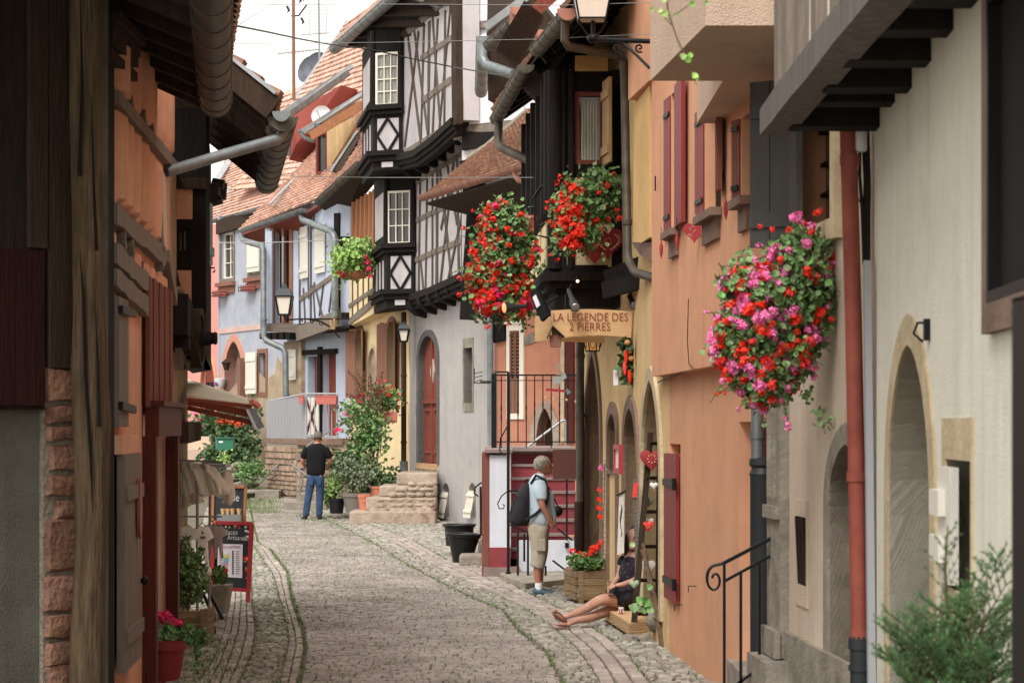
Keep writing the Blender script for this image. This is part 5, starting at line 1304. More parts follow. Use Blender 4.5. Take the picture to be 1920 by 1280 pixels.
# roof overhang of the timbered house
rf = thing('overhanging_roof','steep dark eaves with long zinc gutter over the timbered house','roof',P(745,-15,40))
g0,g1 = P(628,90,46),P(752,-22,39.9); g1.z = g0.z
gutter(rf,'gutter',g0,g1,.13,M.zinc)
i0,i1 = P(748,80,42.9),P(872,-60,37.6); i0.z = i1.z = 9.75
mb = MB(); mb.ext([g0 + Vector((.1,0,.03)),g1 + Vector((.1,0,.03)),i1,i0],(0,0,.08)); mb.build('soffit',M.w_soffit,rf)
mb = MB(); mb.ext([g0 + Vector((.05,0,.15)),g1 + Vector((.05,0,.15)),i1 + Vector((3,1,4)),i0 + Vector((3,1,4))],(0,0,.1)); mb.build('roof_plane',M.tile,rf)
mb = MB(); mb.beam(P(690,72,43.6),P(755,62,42.6),.25,.5,(0,1,0)); mb.build('eaves_board',M.w_black,rf)
for i in range(5):
    mb = MB(); a = g0.lerp(g1,(i + .4) / 5.2) + Vector((.15,0,-.02)); mb.beam(a,i0.lerp(i1,(i + .4) / 5.2) + Vector((0,0,-.1)),.13,.13,(0,1,0)); mb.build('rafter',M.w_dark,rf)
o = thing('drainpipe','long zinc downpipe with two swan necks descending the front of the timbered house','drainpipe',P(918,1000,38.3))
pipe(o,'pipe_run',[P(770,-8,39.9),P(846,20,39.2),P(850,30,38.9),P(850,250,38.9),P(876,268,38.2),P(878,530,38.2),P(918,552,37.6),P(919,690,37.6),P(921,1010,37.6)],.058,M.zinc,clamps=[P(850,66,38.9),P(850,205,38.9),P(878,360,38.2),P(919,695,37.6)])
# stone steps to the door
o = thing('stone_steps','worn pinkish stone steps on rubble base climbing to the brown door','steps',P(740,975,40.8))
for i,(x0,x1,yt,yb,Ya,Yb) in enumerate(((655,712,958,985,40.6,42.6),(686,752,932,958,40.9,42.9),(711,780,910,932,41.2,43.2),(744,818,886,910,41.5,43.3))):
    a = P(x0,yt,Ya); zt_ = a.z; xe = P(820,0,41.0).x - .02; mb = MB()
    mb.box(a.x,xe,Ya,Yb,gz(41) - .1 if i == 0 else pz,zt_); pz = zt_ + .001; q = mb.build('step',M.stone,o); bv = q.modifiers.new('b','BEVEL'); bv.width = .035; bv.segments = 3
mb = MB()
for j in range(8):
    for i in range(7):
        x = lerp(P(690,0,40.9).x,P(818,0,40.9).x,(i + rr(.2,.7)) / 7); z = gz(41) + .06 + j * .1
        if z > .35 + (i + 1) * .13: continue
        mb.ball((x,40.95,z),rr(.09,.14),.08,rr(.045,.06),nu=9,nv=6,jit=.1)
mb.build('rubble_face',M.stone,o)
# far side cheeks so the steps have bulk
# ---- M3: yellow house
WY = Wall((655,49.0),(770,44.5))
h = thing('yellow_house','pale yellow house with brown arched shutters and timber gallery under big tiled eaves','house',WY.v(0,0))
r1 = WY.rect(668,682,618,745); r2 = WY.rect(689,709,652,775); r3 = WY.rect(728,742,602,740)
a1,a2,a3 = arch(r1,.85,0),arch(r2,.5,.1),arch(r3,.85,0)
zt = lambda px,py: WY.sz(px,py)
face(WY,[zt(655,1000),zt(770,1000),zt(770,560),zt(655,520)],[a1,a2,a3],th=.3).build('wall',M.p_yellow,h)
for a_,r_ in ((a1,r1),(a3,r3)):
    mb = MB(); ring(mb,WY,grow(a_,.1),a_,-.15,.025); mb.build('window_surround',M.w_brown,h)
    mb = MB(); wpoly(mb,WY,a_,-.2,-.16); mb.build('pane',M.glass,h)
    for s_,e_ in ((r_[0] - .04,-1),(r_[1] + .04,1)):
        mb = MB(); 
        for k in range(3):
            d = WY.u3 * e_ * math.cos(.3) + WY.n * math.sin(.3); b0 = WY.v(s_,r_[2],.03) + d * (k * .13); mb.ext([b0,b0 + d * .125,b0 + d * .125 + Vector((0,0,r_[3] - r_[2] - .05 * (k != 1))),b0 + Vector((0,0,r_[3] - r_[2] - .02))],d.cross(Vector((0,0,1))) * .035)
        mb.build('shutter',M.w_brown,h)
mb = MB(); ring(mb,WY,grow(a2,.09,False),a2,-.2,.02); mb.build('arch_surround',M.stone_y,h); mb = MB(); wpoly(mb,WY,a2,-.10,-.06); mb.build('arch_panel',M.stone,h)
mb = MB(); wbox(mb,WY,(-.3,WY.L,0,.75),.0,.05); mb.build('plinth',M.p_yellow,h)
# upper: timber band + yellow infill + gallery
W3 = Wall((655,48.2),(706,45.7)); zt3 = lambda px,py: W3.sz(px,py)
face(W3,[zt3(655,612),zt3(706,585),zt3(706,500),zt3(655,520)],th=.35).build('gallery_parapet',M.p_yellow,h)
timber(W3,[(655,604,706,563,.2),(655,574,706,540,.12)] + [(x,602 - (x - 655) * .75,x,515,.06) for x in (662,672,682,692,701)],'timber_frame',h)
mb = MB()
for x in (658,666,674,682,690,697): mb.beam(W3.p(x,520,-.05),W3.p(x + 2,380 - (x - 655) * .6,-.05),.1,.1,W3.n,seg=3,jit=.1)
mb.build('gallery_posts',M.w_orange,h)
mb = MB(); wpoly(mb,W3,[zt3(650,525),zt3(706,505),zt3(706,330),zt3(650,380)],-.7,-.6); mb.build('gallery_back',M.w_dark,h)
for x,y0,y1,lab in ((757,590,868,0),):
    o = thing('drainpipe','dark brown rainwater pipe between the yellow wall and grey wall','drainpipe',P(757,884,43.9))
    pipe(o,'pipe_run',[P(757,585,43.9),P(757,868,43.9)],.055,M.w_dark,clamps=[P(757,704,43.9),P(757,829,43.9)])
    mb = MB(); mb.tube([P(757,864,43.9),P(757,890,43.9)],.085,12); mb.build('cast_foot',M.zinc,o,smooth=True)
    mb = MB(); mb.tube([P(767,590,43.85),P(767,886,43.85)],.025,8); mb.build('cream_pipe',M.p_yellow,o)

def lantern(label,name,px,ytop,ybot,wt,wb,Y,group=None):
    """four sided tapered street lantern; px centre, pixel extents of the glass"""
    c0 = P(px,ybot,Y); c1 = P(px,ytop,Y); k = Y / F; a = wb * k / 2; b = wt * k / 2
    o = thing(name,label,'street lamp',c0,group)
    mb = MB(); up = Vector((0,0,c1.z - c0.z))
    Q = lambda r_,z: [c0 + Vector((sx * r_,sy * r_,0)) + Vector((0,0,z)) for sx,sy in ((-1,-1),(1,-1),(1,1),(-1,1))]
    lo,hi = Q(a,0),Q(b,up.z)
    g = MB(); g.add(lo + hi,[(i,(i + 1) % 4,4 + (i + 1) % 4,4 + i) for i in range(4)] + [(3,2,1,0)]); g.build('glass',M.lampglass,o)
    for i in range(4):
        mb.beam(lo[i],hi[i],k * 3.2,k * 3.2,(0,1,0)); mb.beam(hi[i],hi[(i + 1) % 4],k * 4,k * 3,(0,0,1)); mb.beam(lo[i],lo[(i + 1) % 4],k * 3,k * 3,(0,0,1))
    mb.build('frame',M.iron,o)
    r = MB(); H = up.z; r.lathe(c0 + up,[(b * 1.55,0),(b * 1.0,H * .42),(b * .55,H * .46),(b * .45,H * .6),(b * .15,H * .72)],4)
    ro = r.build('roof',M.iron_b,o)
    # square alignment of the roof
    ro.rotation_euler.z = 0
    return o
M.lampglass = mat('lamp_milk_glass',S(226,214,196),S(236,226,210),scale=3,rough=.35)
o = lantern('black street lantern with milky glass on a scrolled wall bracket before the pale blue house','street_lamp',533,556,590,30,19,43.0)
Y = 43.0; mb = MB(); mb.tube([P(533,592,Y),P(537,600,Y),P(560,598,Y),P(655,598,46)],.018,6); mb.tube([P(575,598,43.6),P(600,602,44.3),P(618,612,45),P(636,632,45.6)],.02,6)
for cx,cy,r_ in ((566,603,6),(602,605,5),(584,602,4)):
    mb.tube([P(cx + math.cos(t * .7) * r_ * (1 - t / 12),cy + math.sin(t * .7) * r_ * (1 - t / 12),44) for t in range(11)],.012,5)
mb.build('scroll_bracket',M.iron,o,smooth=True)
q = MB(); q.box(P(619,0,45).x,P(628,0,45).x,44.95,45.05,P(0,617,45)[2],P(0,597,45)[2]); q.build('junction_box',M.w_step,o)
o = lantern('small black post lantern on the dark pipe beside the yellow wall','wall_lantern',757,618,640,20,12,43.4)
o = lantern('big black lantern hanging at the top of the picture before the dark gable','street_lamp',1110,-10,38,68,50,19.0)
Y = 19.0; mb = MB(); mb.tube([P(1112,40,Y),P(1112,70,Y)],.02,8); mb.ball(P(1113,72,Y),.06,.06,.05); mb.tube([P(1113,74,Y),P(1222,78,18.6)],.022,8); mb.tube([P(1168,80,18.8),P(1195,105,18.7),P(1218,128,18.6)],.014,6)
for cx,cy,r_ in ((1158,90,9),(1170,100,8),(1199,90,9)):
    mb.tube([P(cx + math.cos(t * .7 + 1) * r_ * (1 - t / 13),cy + math.sin(t * .7 + 1) * r_ * (1 - t / 13),Y - .02) for t in range(12)],.01,5)
for sx in (-1,1): mb.tube([P(1112 + sx * 26,40,Y),P(1112 + sx * 12,62,Y),P(1112,72,Y)],.012,6)
mb.build('scroll_bracket',M.iron,o,smooth=True)

# ---- M4: pale blue jettied house
B1a,B1b,B1c = Wall((497,51.8),(562,51.4)),Wall((562,51.4),(633,48.6)),Wall((633,48.6),(657,48.4))
h = thing('blue_house','pale blue house with jettied timbered upper floor and shuttered windows above a railed terrace','house',P(580,860,51))
dA = B1a.rect(514,543,425,606); zb = B1a.sz(530,607)[1]
face(B1a,[B1a.sz(497,607),B1a.sz(562,607),B1a.sz(562,385),B1a.sz(497,415)],[rpoly(dA)],th=.25).build('upper_wall',M.p_blue,h)
r_ = (dA[0],dA[1],dA[2],dA[3]); mb = MB(); wbox(mb,B1a,r_,-.3,-.26); mb.build('door_opening',M.dark,h)
mb = MB(); ring(mb,B1a,rpoly((r_[0] - .1,r_[1] + .1,r_[2] + .01,r_[3] + .08)),rpoly(r_),-.05,.03); wbox(mb,B1a,((r_[0] + r_[1]) / 2 + .02,(r_[0] + r_[1]) / 2 + .08,r_[2],r_[3]),-.1,.05); mb.build('door_frame',M.w_brown,h)
mb = MB(); wbox(mb,B1a,(r_[0] - .16,r_[0] - .02,r_[2],r_[3] - .1),.03,.08); mb.build('shutter',M.p_blue,h)
face(B1b,[B1b.sz(562,612),B1b.sz(633,580),B1b.sz(633,370),B1b.sz(562,385)],th=.25).build('upper_wall',M.p_blue,h)
for x0,x1,y0,y1 in ((566,580,425,522),(594,612,420,512)):
    mb = MB(); r_ = B1b.rect(x0,x1,y0,y1); planks(mb,B1b,r_,.03,.06,3); mb.build('shutter',M.w_white,h)
timber(B1b,[(562,562,633,512,.14),(563,420,563,620,.1),(562,480,570,472,.1),(584,400,584,600,.1),(570,540,574,612,.07),(588,535,592,600,.07),(590,530,606,595,.07),(608,530,600,592,.07),(628,505,618,585,.08),(575,400,580,560,.06),(590,400,588,430,.06),(630,400,632,580,.09)],'timber_frame',h,t=.04)
mb = MB(); mb.beam(B1b.p(562,626,.05),B1b.p(640,596,.05),.36,.1,B1b.n,seg=2,jit=.03); mb.build('jetty_beam',M.w_grey,h)
mb = MB(); mb.beam(B1a.p(497,614,.03),B1a.p(562,616,.03),.2,.1,B1a.n,seg=2,jit=.03); mb.build('jetty_beam',M.w_greyh,h)
for x in (503,515,527,539,551): mb = MB(); mb.beam(B1a.p(x,625,.06),B1a.p(x,636,.06),.12,.5,B1a.n); mb.build('joist',M.w_black,h)
mb = MB(); a,b,c_ = B1a.p(497,628,0),B1a.p(562,632,0),B1b.p(656,590,0); zq = a.z; mb.ext([(a.x,a.y,zq),(b.x,b.y,zq),(c_.x,c_.y,zq),(c_.x + .2,c_.y + 2,zq),(a.x,a.y + 1,zq)],(0,0,.06)); mb.build('jetty_floor',M.w_soffit,h)
face(B1c,[B1c.sz(633,592),B1c.sz(657,592),B1c.sz(657,350),B1c.sz(633,350)],th=.4).build('upper_wall',M.p_blue,h)
mb = MB(); mb.beam(B1c.p(634,400,.03),B1c.p(634,590,.03),.14,.08,B1c.n); mb.beam(B1c.p(633,456,.03),B1c.p(657,456,.03),.3,.06,B1c.n); mb.beam(B1c.p(634,592,.04),B1c.p(658,592,.04),.14,.2,B1c.n); mb.build('timber_frame',M.w_black,h)
Wl = Wall((538,52.2),(658,49.9))
wd = Wl.rect(577,600,668,812); d2 = Wl.rect(604,630,655,818)
face(Wl,[Wl.sz(538,1000),Wl.sz(658,1000),Wl.sz(658,590),Wl.sz(538,600)],[rpoly(wd),rpoly(d2)],th=.3).build('lower_wall',M.p_blue,h)
mb = MB(); r_ = Wl.rect(540,572,640,900); wbox(mb,Wl,r_,0,.12); mb.build('rubble_pier',M.p_rough,h)
mb = MB(); wbox(mb,Wl,wd,-.25,-.2); mb.build('dark_glass',M.glass,h)
mb = MB(); r_ = Wl.rect(585,599,668,740); ring(mb,Wl,rpoly(r_),rpoly((r_[0] + .06,r_[1] - .06,r_[2] + .06,r_[3] - .06)),-.19,-.1); mb.build('window_frame',M.w_door,h)
mb = MB(); wbox(mb,Wl,d2,-.22,-.2); mb.build('door',M.w_door,h)
mb = MB(); r_ = Wl.rect(600,605,650,815); wbox(mb,Wl,r_,.0,.08); r_ = Wl.rect(568,634,655,664); wbox(mb,Wl,r_,.0,.1); mb.build('door_posts',M.w_black,h)
mb = MB(); r_ = Wl.rect(581,604,745,815); wbox(mb,Wl,r_,.05,.1); q = mb.build('half_door',M.w_white,h)
mb = MB(); mb.beam(Wl.v(r_[0] + .05,r_[2] + .05,.12),Wl.v(r_[1] - .05,r_[3] - .05,.12),.05,.03,Wl.n); mb.beam(Wl.v(r_[1] - .05,r_[2] + .05,.122),Wl.v(r_[0] + .05,r_[3] - .05,.122),.05,.03,Wl.n); mb.build('cross_brace',M.w_doord,q)
mb = MB(); r_ = Wl.rect(552,566,655,712); planks(mb,Wl,r_,.16,.2,3); mb.build('shutter',M.w_white,h)
o = thing('drainpipe','grey zinc downpipe running down the left corner of the pale blue house','drainpipe',P(495,700,51))
pipe(o,'pipe_run',[P(452,432,52.8),P(454,450,52.6),P(494,462,51.4),P(494,636,51.4),P(535,655,51.2),P(537,820,51.2)],.075,M.zinc,clamps=[P(494,600,51.4),P(537,740,51.2)])
o = thing('drainpipe','grey zinc downpipe with swan neck at the right corner of the pale blue house','drainpipe',P(627,590,48.2))
pipe(o,'pipe_run',[P(566,396,50.5),P(566,412,50.4),P(622,434,48.3),P(628,446,48.2),P(628,594,48.2)],.078,M.zinc,clamps=[P(628,578,48.2)])
o = thing('banner_pole','upright grey steel pole above the scrolled lantern bracket','pole',P(531,530,43.2)); mb = MB(); mb.tube([P(531,530,43.2),P(531,444,43.2)],.018,8); mb.build('shaft',M.steel,o)
# terrace
o = thing('terrace_wall','rough rubble stone terrace wall with dark coping under the steel railing','wall',P(580,925,48.6))
zt_ = P(0,822,48.4)[2]; xa,xb = P(500,0,50.5),P(556,0,48.4); xc = P(652,0,48.4)
foot = [(xa.x,50.5),(xb.x,48.4),(xc.x,48.4),(xc.x + .3,50.2),(xa.x + .4,52)]
mb = MB(); mb.ext([(x,y,.1) for x,y in foot],(0,0,zt_ - .23)); mb.build('mortar_bed',M.mortar,o)
WTf = Wall((556,48.4),(652,48.4)); WTs = Wall((500,50.5),(556,48.4))
def rubble(W,z0,z1,name,m,par,hmin=.1,hmax=.22,lmin=.18,lmax=.5,o1=.05,s0=0.0,s1=None,gap=.018):
    mb = MB(); z = z0; s1 = W.L if s1 is None else s1
    while z < z1 - .04:
        hh_ = min(rr(hmin,hmax),z1 - z); s = s0 - rr(0,lmin)
        while s < s1:
            l_ = rr(lmin,lmax); a,b = max(s,s0),min(s + l_,s1)
            if b - a > .05:
                g_ = gap; j = lambda: rr(-.02,.02) * (hmin / .1); pts = [(a + g_ + j() * .5,z + g_),(b - g_ + j() * .5,z + g_ + j() * .6),(b - g_,z + hh_ - g_ + j() * .5),((a + b) / 2,z + hh_ - g_ * .6),(a + g_,z + hh_ - g_ + j() * .5)]
                base = [W.v(p,q,-.02) for p,q in pts]; cen = sum(base,Vector()) / 5; d_ = o1 * rr(.5,1.3); top = [q.lerp(cen,.12) + W.n * (d_ + .02) for q in base]; md = [q + W.n * (d_ * .6 + .02) for q in base]
                fs = [(i,(i + 1) % 5,5 + (i + 1) % 5,5 + i) for i in range(5)] + [(5 + i,5 + (i + 1) % 5,10 + (i + 1) % 5,10 + i) for i in range(5)] + [(10,11,12,13,14)]
                mb.add(base + md + top,fs)
            s += l_
        z += hh_
    return mb.build(name,m,par)
rubble(WTf,.3,zt_ - .18,'stones',M.rubble,o)
rubble(WTs,.3,zt_ - .18,'side_stones',M.rubble,o,.08,.16,.12,.3)
rubble(WTf,zt_ - .17,zt_ + .02,'coping_stones',M.stone_d,o,.18,.2,.4,.8,.1)
mb = MB(); mb.ext([(x,y,zt_ - .12) for x,y in foot],(0,0,.12)); mb.build('terrace_floor',M.stone_d,o)
o = thing('terrace_railing','light grey steel railing round the terrace of the pale blue house','railing',P(580,820,48.5))
Y = 48.5; T0,T1 = P(0,738,Y)[2],zt_ + .1
mb = MB(); mb.tube([P(634,738,Y),P(573,738,Y)],.025,6); mb.tube([P(634,818,Y),P(573,818,Y)],.015,6); a = P(573,738,Y); b = P(503,752,51); mb.tube([a,b],.025,6); mb.build('rails',M.railgrey,o)
for x in (574,582,590,598,606,614,622,632):
    mb = MB(); mb.tube([(P(x,0,Y).x,Y,T0),(P(x,0,Y).x,Y,T1 - .1)],.012 if x not in (574,632) else .028,6); mb.build('baluster',M.railgrey,o)
for i in range(26):
    t = (i + .5) / 26; q = P(lerp(573,500,t),lerp(739,753,t),lerp(Y,51,t)); z2 = P(0,lerp(822,925,t),q.y)[2]
    mb = MB(); mb.box(q.x - .014,q.x + .014,q.y - .02,q.y + .02,z2,q.z); mb.build('baluster',M.railgrey,o)
mb = MB(); mb.tube([P(573,820,Y),P(487,905,50.2)],.018,6); mb.build('sloping_rail',M.railgrey,o)
for x0,x1,lab in ((560,570,'tiny red flower box at the left corner post of the terrace railing'),(592,632,'long red flower box hanging on the terrace railing')):
    q = thing('flower_box',lab,'flower box',P((x0 + x1) / 2,750,Y - .1)); mb = MB(); a,b = P(x0,742,Y - .02),P(x1,742,Y - .02); mb.ext([a,b,b + Vector((-.02,0,-.19)),a + Vector((.02,0,-.19))],(0,-.16,0)); mb.build('trough',M.box_red,q)
    mb = MB(); mb.box(a.x - .01,b.x + .01,a.y - .17,a.y - .0,a.z - .015,a.z + .008); mb.build('rim',M.box_red,q)
o = thing('terrace_steps','low grey stone steps leading from the lane up to the terrace behind the man','steps',P(580,960,46))
for x0,x1,yt,Ya,Yb in ((532,612,942,45.2,46.6),(556,640,926,46.2,48.3)):
    mb = MB(); a = P(x0,yt,Ya); b = P(x1,yt,Ya); mb.box(a.x,b.x,Ya,Yb,.1,a.z); mb.build('step',M.stone_g,o)
q = MB(); a = P(484,918,49); b = P(528,918,49); q.box(a.x,b.x,48.4,49.4,.2,a.z); q = q.build('stone_slab',M.stone_g,None,org=a); tag(q,'low flat stone slab at the corner of the rubble terrace wall','stone')
o = thing('step_handrail','thin galvanised handrail at the terrace steps left of the man','handrail',P(562,925,46)); mb = MB(); mb.tube([P(546,869,46),P(575,890,45.6)],.018,6); mb.tube([P(562,880,45.8),P(562,938,45.8)],.018,6); mb.build('rail',M.steel,o)
o = thing('terrace_handrail','long bright handrail rising to the right behind the man','handrail',P(640,805,47)); mb = MB(); mb.tube([P(570,850,46),P(576,836,46),P(590,825,46.2),P(656,787,47.4)],.02,6); mb.build('rail',M.steel,o)

# ---- M5: mauve house, pink house
WM = Wall((412,60.5),(548,56.5))
h = thing('mauve_house','weathered mauve rendered house with stone arched doorway and white shutter','house',WM.v(0,1))
ar = WM.rect(421,456,640,775); ar = (ar[0],ar[1],1.2,ar[3]); aA = arch(ar,.62,.3); w1 = WM.rect(415,438,436,522); w2 = WM.rect(468,496,430,512); w4 = WM.rect(487,499,662,735)
face(WM,[(-.05,.5),(WM.L,.5),(WM.L,7.9),(-.05,7.9)],[aA,rpoly(w1),rpoly(w2),rpoly(w4)],th=.35).build('wall',M.p_mauve,h)
mb = MB(); ring(mb,WM,grow(aA,.22,False),aA,-.3,.02); mb.build('door_surround',mat('stone_pink_arch',S(200,130,108),S(214,150,124),scale=3,rough=.9),h)
mb = MB(); wpoly(mb,WM,aA,-.36,-.3); d_ = mb.build('door',M.w_grey,h)
mb = MB(); c_ = (ar[0] + ar[1]) / 2; wbox(mb,WM,(c_ - .02,c_ + .05,1.3,ar[3] - .3),-.29,-.26); wbox(mb,WM,(c_ + .15,ar[1] - .1,2.2,ar[3] - 1.0),-.29,-.26); mb.build('door_glazing',M.curtain,d_)
mb = MB(); wbox(mb,WM,(ar[1] + .05,ar[1] + .22,1.2,3.9),.0,.2); mb.build('open_leaf',M.w_brown,h)
window(h,WM,w1,M.w_cream,M.glass,2,3,o=-.1,surround=M.w_grey,sw=.1); window(h,WM,w2,M.w_cream,M.glass,2,3,o=-.1,surround=M.w_grey,sw=.1)
window(h,WM,w4,M.w_grey,M.glass,1,1,o=-.12,surround=M.w_brown,sw=.12)
for w_ in (w1,w2): mb = MB(); wbox(mb,WM,(w_[0] - .15,w_[1] + .15,w_[2] - .22,w_[2] - .11),.0,.14); wbox(mb,WM,(w_[0] - .1,w_[1] + .1,w_[2] - .42,w_[2] - .24),0,.06); mb.build('sill',M.w_brown,h)
mb = MB(); r_ = WM.rect(470,492,436,510); planks(mb,WM,r_,.08,.12,4); mb.build('shutter',M.w_white,h)
mb = MB(); r_ = WM.rect(473,486,660,738); planks(mb,WM,(r_[0] - .2,r_[1],r_[2],r_[3]),.08,.12,4); mb.build('shutter',M.w_white,h)
mb = MB(); wpoly(mb,WM,[WM.sz(x,y) for x,y in ((412,626),(500,616),(548,612),(548,604),(500,607),(412,616))],.0,.03); mb.build('string_course',mat('stone_pink_band',S(200,160,148),S(212,178,168),scale=2),h)
mb = MB(); wpoly(mb,WM,[WM.sz(x,y) for x,y in ((414,900),(414,760),(418,748),(460,700),(466,672),(478,690),(500,712),(516,700),(520,668),(534,690),(548,700),(548,900))][::1],.0,.012); mb.build('bare_lower_render',M.p_rough,h)
mb = MB(); wpoly(mb,WM,[WM.sz(x,y) for x,y in ((412,440),(412,414),(548,370),(548,400))],.0,.12); mb.build('eaves_board',M.w_dark,h)
for px,py,lb in ((421,551,'red balcony flower box in wire holder, the left one on the mauve house'),(474,541,'red balcony flower box in wire holder, the right one on the mauve house')):
    q = thing('flower_box',lb,'flower box',WM.p(px,py,.15)); s,z = WM.sz(px,py); mb = MB(); mb.ext([WM.v(s - .27,z + .08,.05),WM.v(s + .27,z + .08,.05),WM.v(s + .25,z - .08,.05),WM.v(s - .25,z - .08,.05)],WM.n * .2); mb.build('trough',M.box_red,q)
    mb = MB()
    for zz in (.03,-.05): mb.tube([WM.v(s - .33,z + zz,.03),WM.v(s - .33,z + zz,.29),WM.v(s + .33,z + zz,.29),WM.v(s + .33,z + zz,.03)],.01,5)
    for k in range(5): mb.tube([WM.v(s - .3 + k * .15,z + .1,.29),WM.v(s - .3 + k * .15,z - .1,.29)],.008,4)
    mb.build('wire_holder',M.iron,q)
WP = Wall((250,65.3),(412,60.8))
h = thing('pink_house','salmon pink house with orange framed arched door at the far end of the lane','house',WP.v(0,1))
ar = WP.rect(376,404,664,800); ar = (ar[0],ar[1],1.2,ar[3]); aA = arch(ar,.6,.2)
face(WP,[(0,.5),(WP.L,.5),(WP.L,7.8),(0,7.8)],[aA],th=.3).build('wall',M.p_pink,h)
mb = MB(); ring(mb,WP,grow(aA,.1,False),aA,-.1,.03); mb.build('door_surround',M.p_orange,h)
mb = MB(); wpoly(mb,WP,aA,-.2,-.15); d_ = mb.build('door',M.w_door,h)
mb = MB(); s0,s1 = ar[0],ar[1]
for t in (.2,.5,.8): wbox(mb,WP,(lerp(s0,s1,t) - .1,lerp(s0,s1,t) + .1,1.5,ar[3] - .8),-.149,-.13)
mb.build('door_glass',M.dark,d_)
mb = MB(); wbox(mb,WM,(-.06,.02,.5,8),-.05,.03); mb.build('joint_strip',M.p_mauve,h)
o = thing('hanging_planter','small white and blue ceramic wall planter by the stone arch of the mauve house','planter',WM.p(421,718,.1)); mb = MB(); mb.lathe(WM.p(421,726,.14),[(.10,0),(.15,.1),(.17,.24),(.15,.25)],12); mb.build('bowl',M.white_pl,o,smooth=True); mb = MB(); mb.ball(WM.p(423,720,.3),.07,.02,.06); mb.build('painted_motif',mat('paint_blue',S(90,100,160),S(170,70,70),scale=20),o)
o = thing('wall_lantern','small rusty wall lantern hanging inside the stone arch of the mauve house','lantern',WM.p(446,690,.3)); mb = MB(); c = WM.p(446,694,.35); mb.lathe(c,[(.07,0),(.12,.18),(.16,.2),(.04,.3)],6); mb.tube([c + Vector((0,0,.3)),c + Vector((0,.3,.5))],.015,5); mb.build('housing',M.w_dark,o)
# ---- roofs of the far houses
def roof(label,e0,e1,t1,t0,m=M.tile,name='tiled_roof',**k):
    o = thing(name,label,'roof',P(*e0)); mb = MB(); tiles(mb,P(*e0),P(*e1),P(*t1),P(*t0),**k); mb.build('roof_tiles',m,o); return o
rA = roof('salmon tiled roof above the mauve and pink houses',(386,417,62),(548,372,56),(640,200,60),(425,292,66),tw=.2,th=.2)
gutter(rA,'gutter',P(396,413,61.5),P(500,387,57.2),.1,M.zinc)
mb = MB(); mb.beam(P(398,350,63),P(432,300,65),.18,.06,(0,-1,.6)); mb.beam(P(412,376,62),P(456,330,63),.1,.06,(0,-1,.6)); mb.build('verge_flashing',M.lead,rA)
rD = roof('far reddish tiled roof ridge under the satellite dishes',(470,300,68),(600,250,66),(600,150,67),(502,182,69),tw=.22,th=.2)
rC = roof('steep tiled roof behind, with lead verge and pale dormer',(438,356,60.5),(700,330,52),(720,-10,56),(651,42,61),tw=.2,th=.19)
mb = MB(); a,b = P(552,190,60.6),P(653,40,60.9); mb.beam(a,b,.14,.08,(-.6,-.7,.3)); mb.build('verge_flashing',M.lead,rC)
rB = roof('front tiled roof sweeping down over the pale blue house',(448,432,53.0),(598,372,49.6),(690,196,53),(640,232,57),tw=.18,th=.17)
rB2 = roof('tiled roof slope over the yellow house gallery beside the corner oriel',(598,373,49.6),(692,296,44.9),(720,180,48),(688,196,53),tw=.18,th=.17)
gutter(rB,'gutter',P(452,433,52.8),P(572,391,50.2),.1,M.zinc); gutter(rB2,'gutter',P(600,376,49.4),P(680,303,45.4),.13,M.zinc_r)
mb = MB(); mb.ext([P(455,440,52.6),P(575,400,50.2),P(600,384,49.5),P(640,430,50.5),P(560,452,52.5),P(470,462,53)],(0,0,.05)); mb.build('soffit',M.w_door,rB)
mb = MB(); mb.ext([P(600,388,49.4),P(690,308,45),P(706,340,46.4),P(640,420,50)],(0,0,.05)); mb.build('soffit',M.w_dark,rB2)
mb = MB(); mb.beam(P(505,384,52),P(574,313,54.6),.1,.05,(-.5,-.7,.5)); mb.build('verge_flashing',M.lead,rA)
mb = MB(); mb.ext([P(512,386,52),P(576,316,54.6),P(578,330,54.6),P(522,386,52)],(.02,.1,0)); mb.build('flashing_board',M.w_grey,rA)  # grey board running beside the slanted flashing
# shed dormer in brick red
o = thing('shed_dormer','brick red shed dormer with pale sloping roof edge among the tiles','dormer',P(560,250,56))
mb = MB(); mb.ext([P(545,214,55.5),P(640,160,54.5),P(606,208,54.5),P(556,270,55.5),P(542,300,56)],(.5,1,0)); mb.build('cheek_wall',M.p_redwall,o)
mb = MB(); mb.ext([P(524,210,54.6),P(657,121,54),P(660,127,54),P(536,214,54.6)],(.05,.1,.0)); mb.build('roof_slab',M.lead,o)
mb = MB(); mb.beam(P(538,219,54.5),P(655,136,53.9),.14,.1,(0,-1,0)); mb.build('barge_board',M.w_grey2,o)
mb = MB(); mb.tube([P(541,245,55.3),P(541,292,55.6)],.06,8); mb.build('downpipe',M.steel,o)
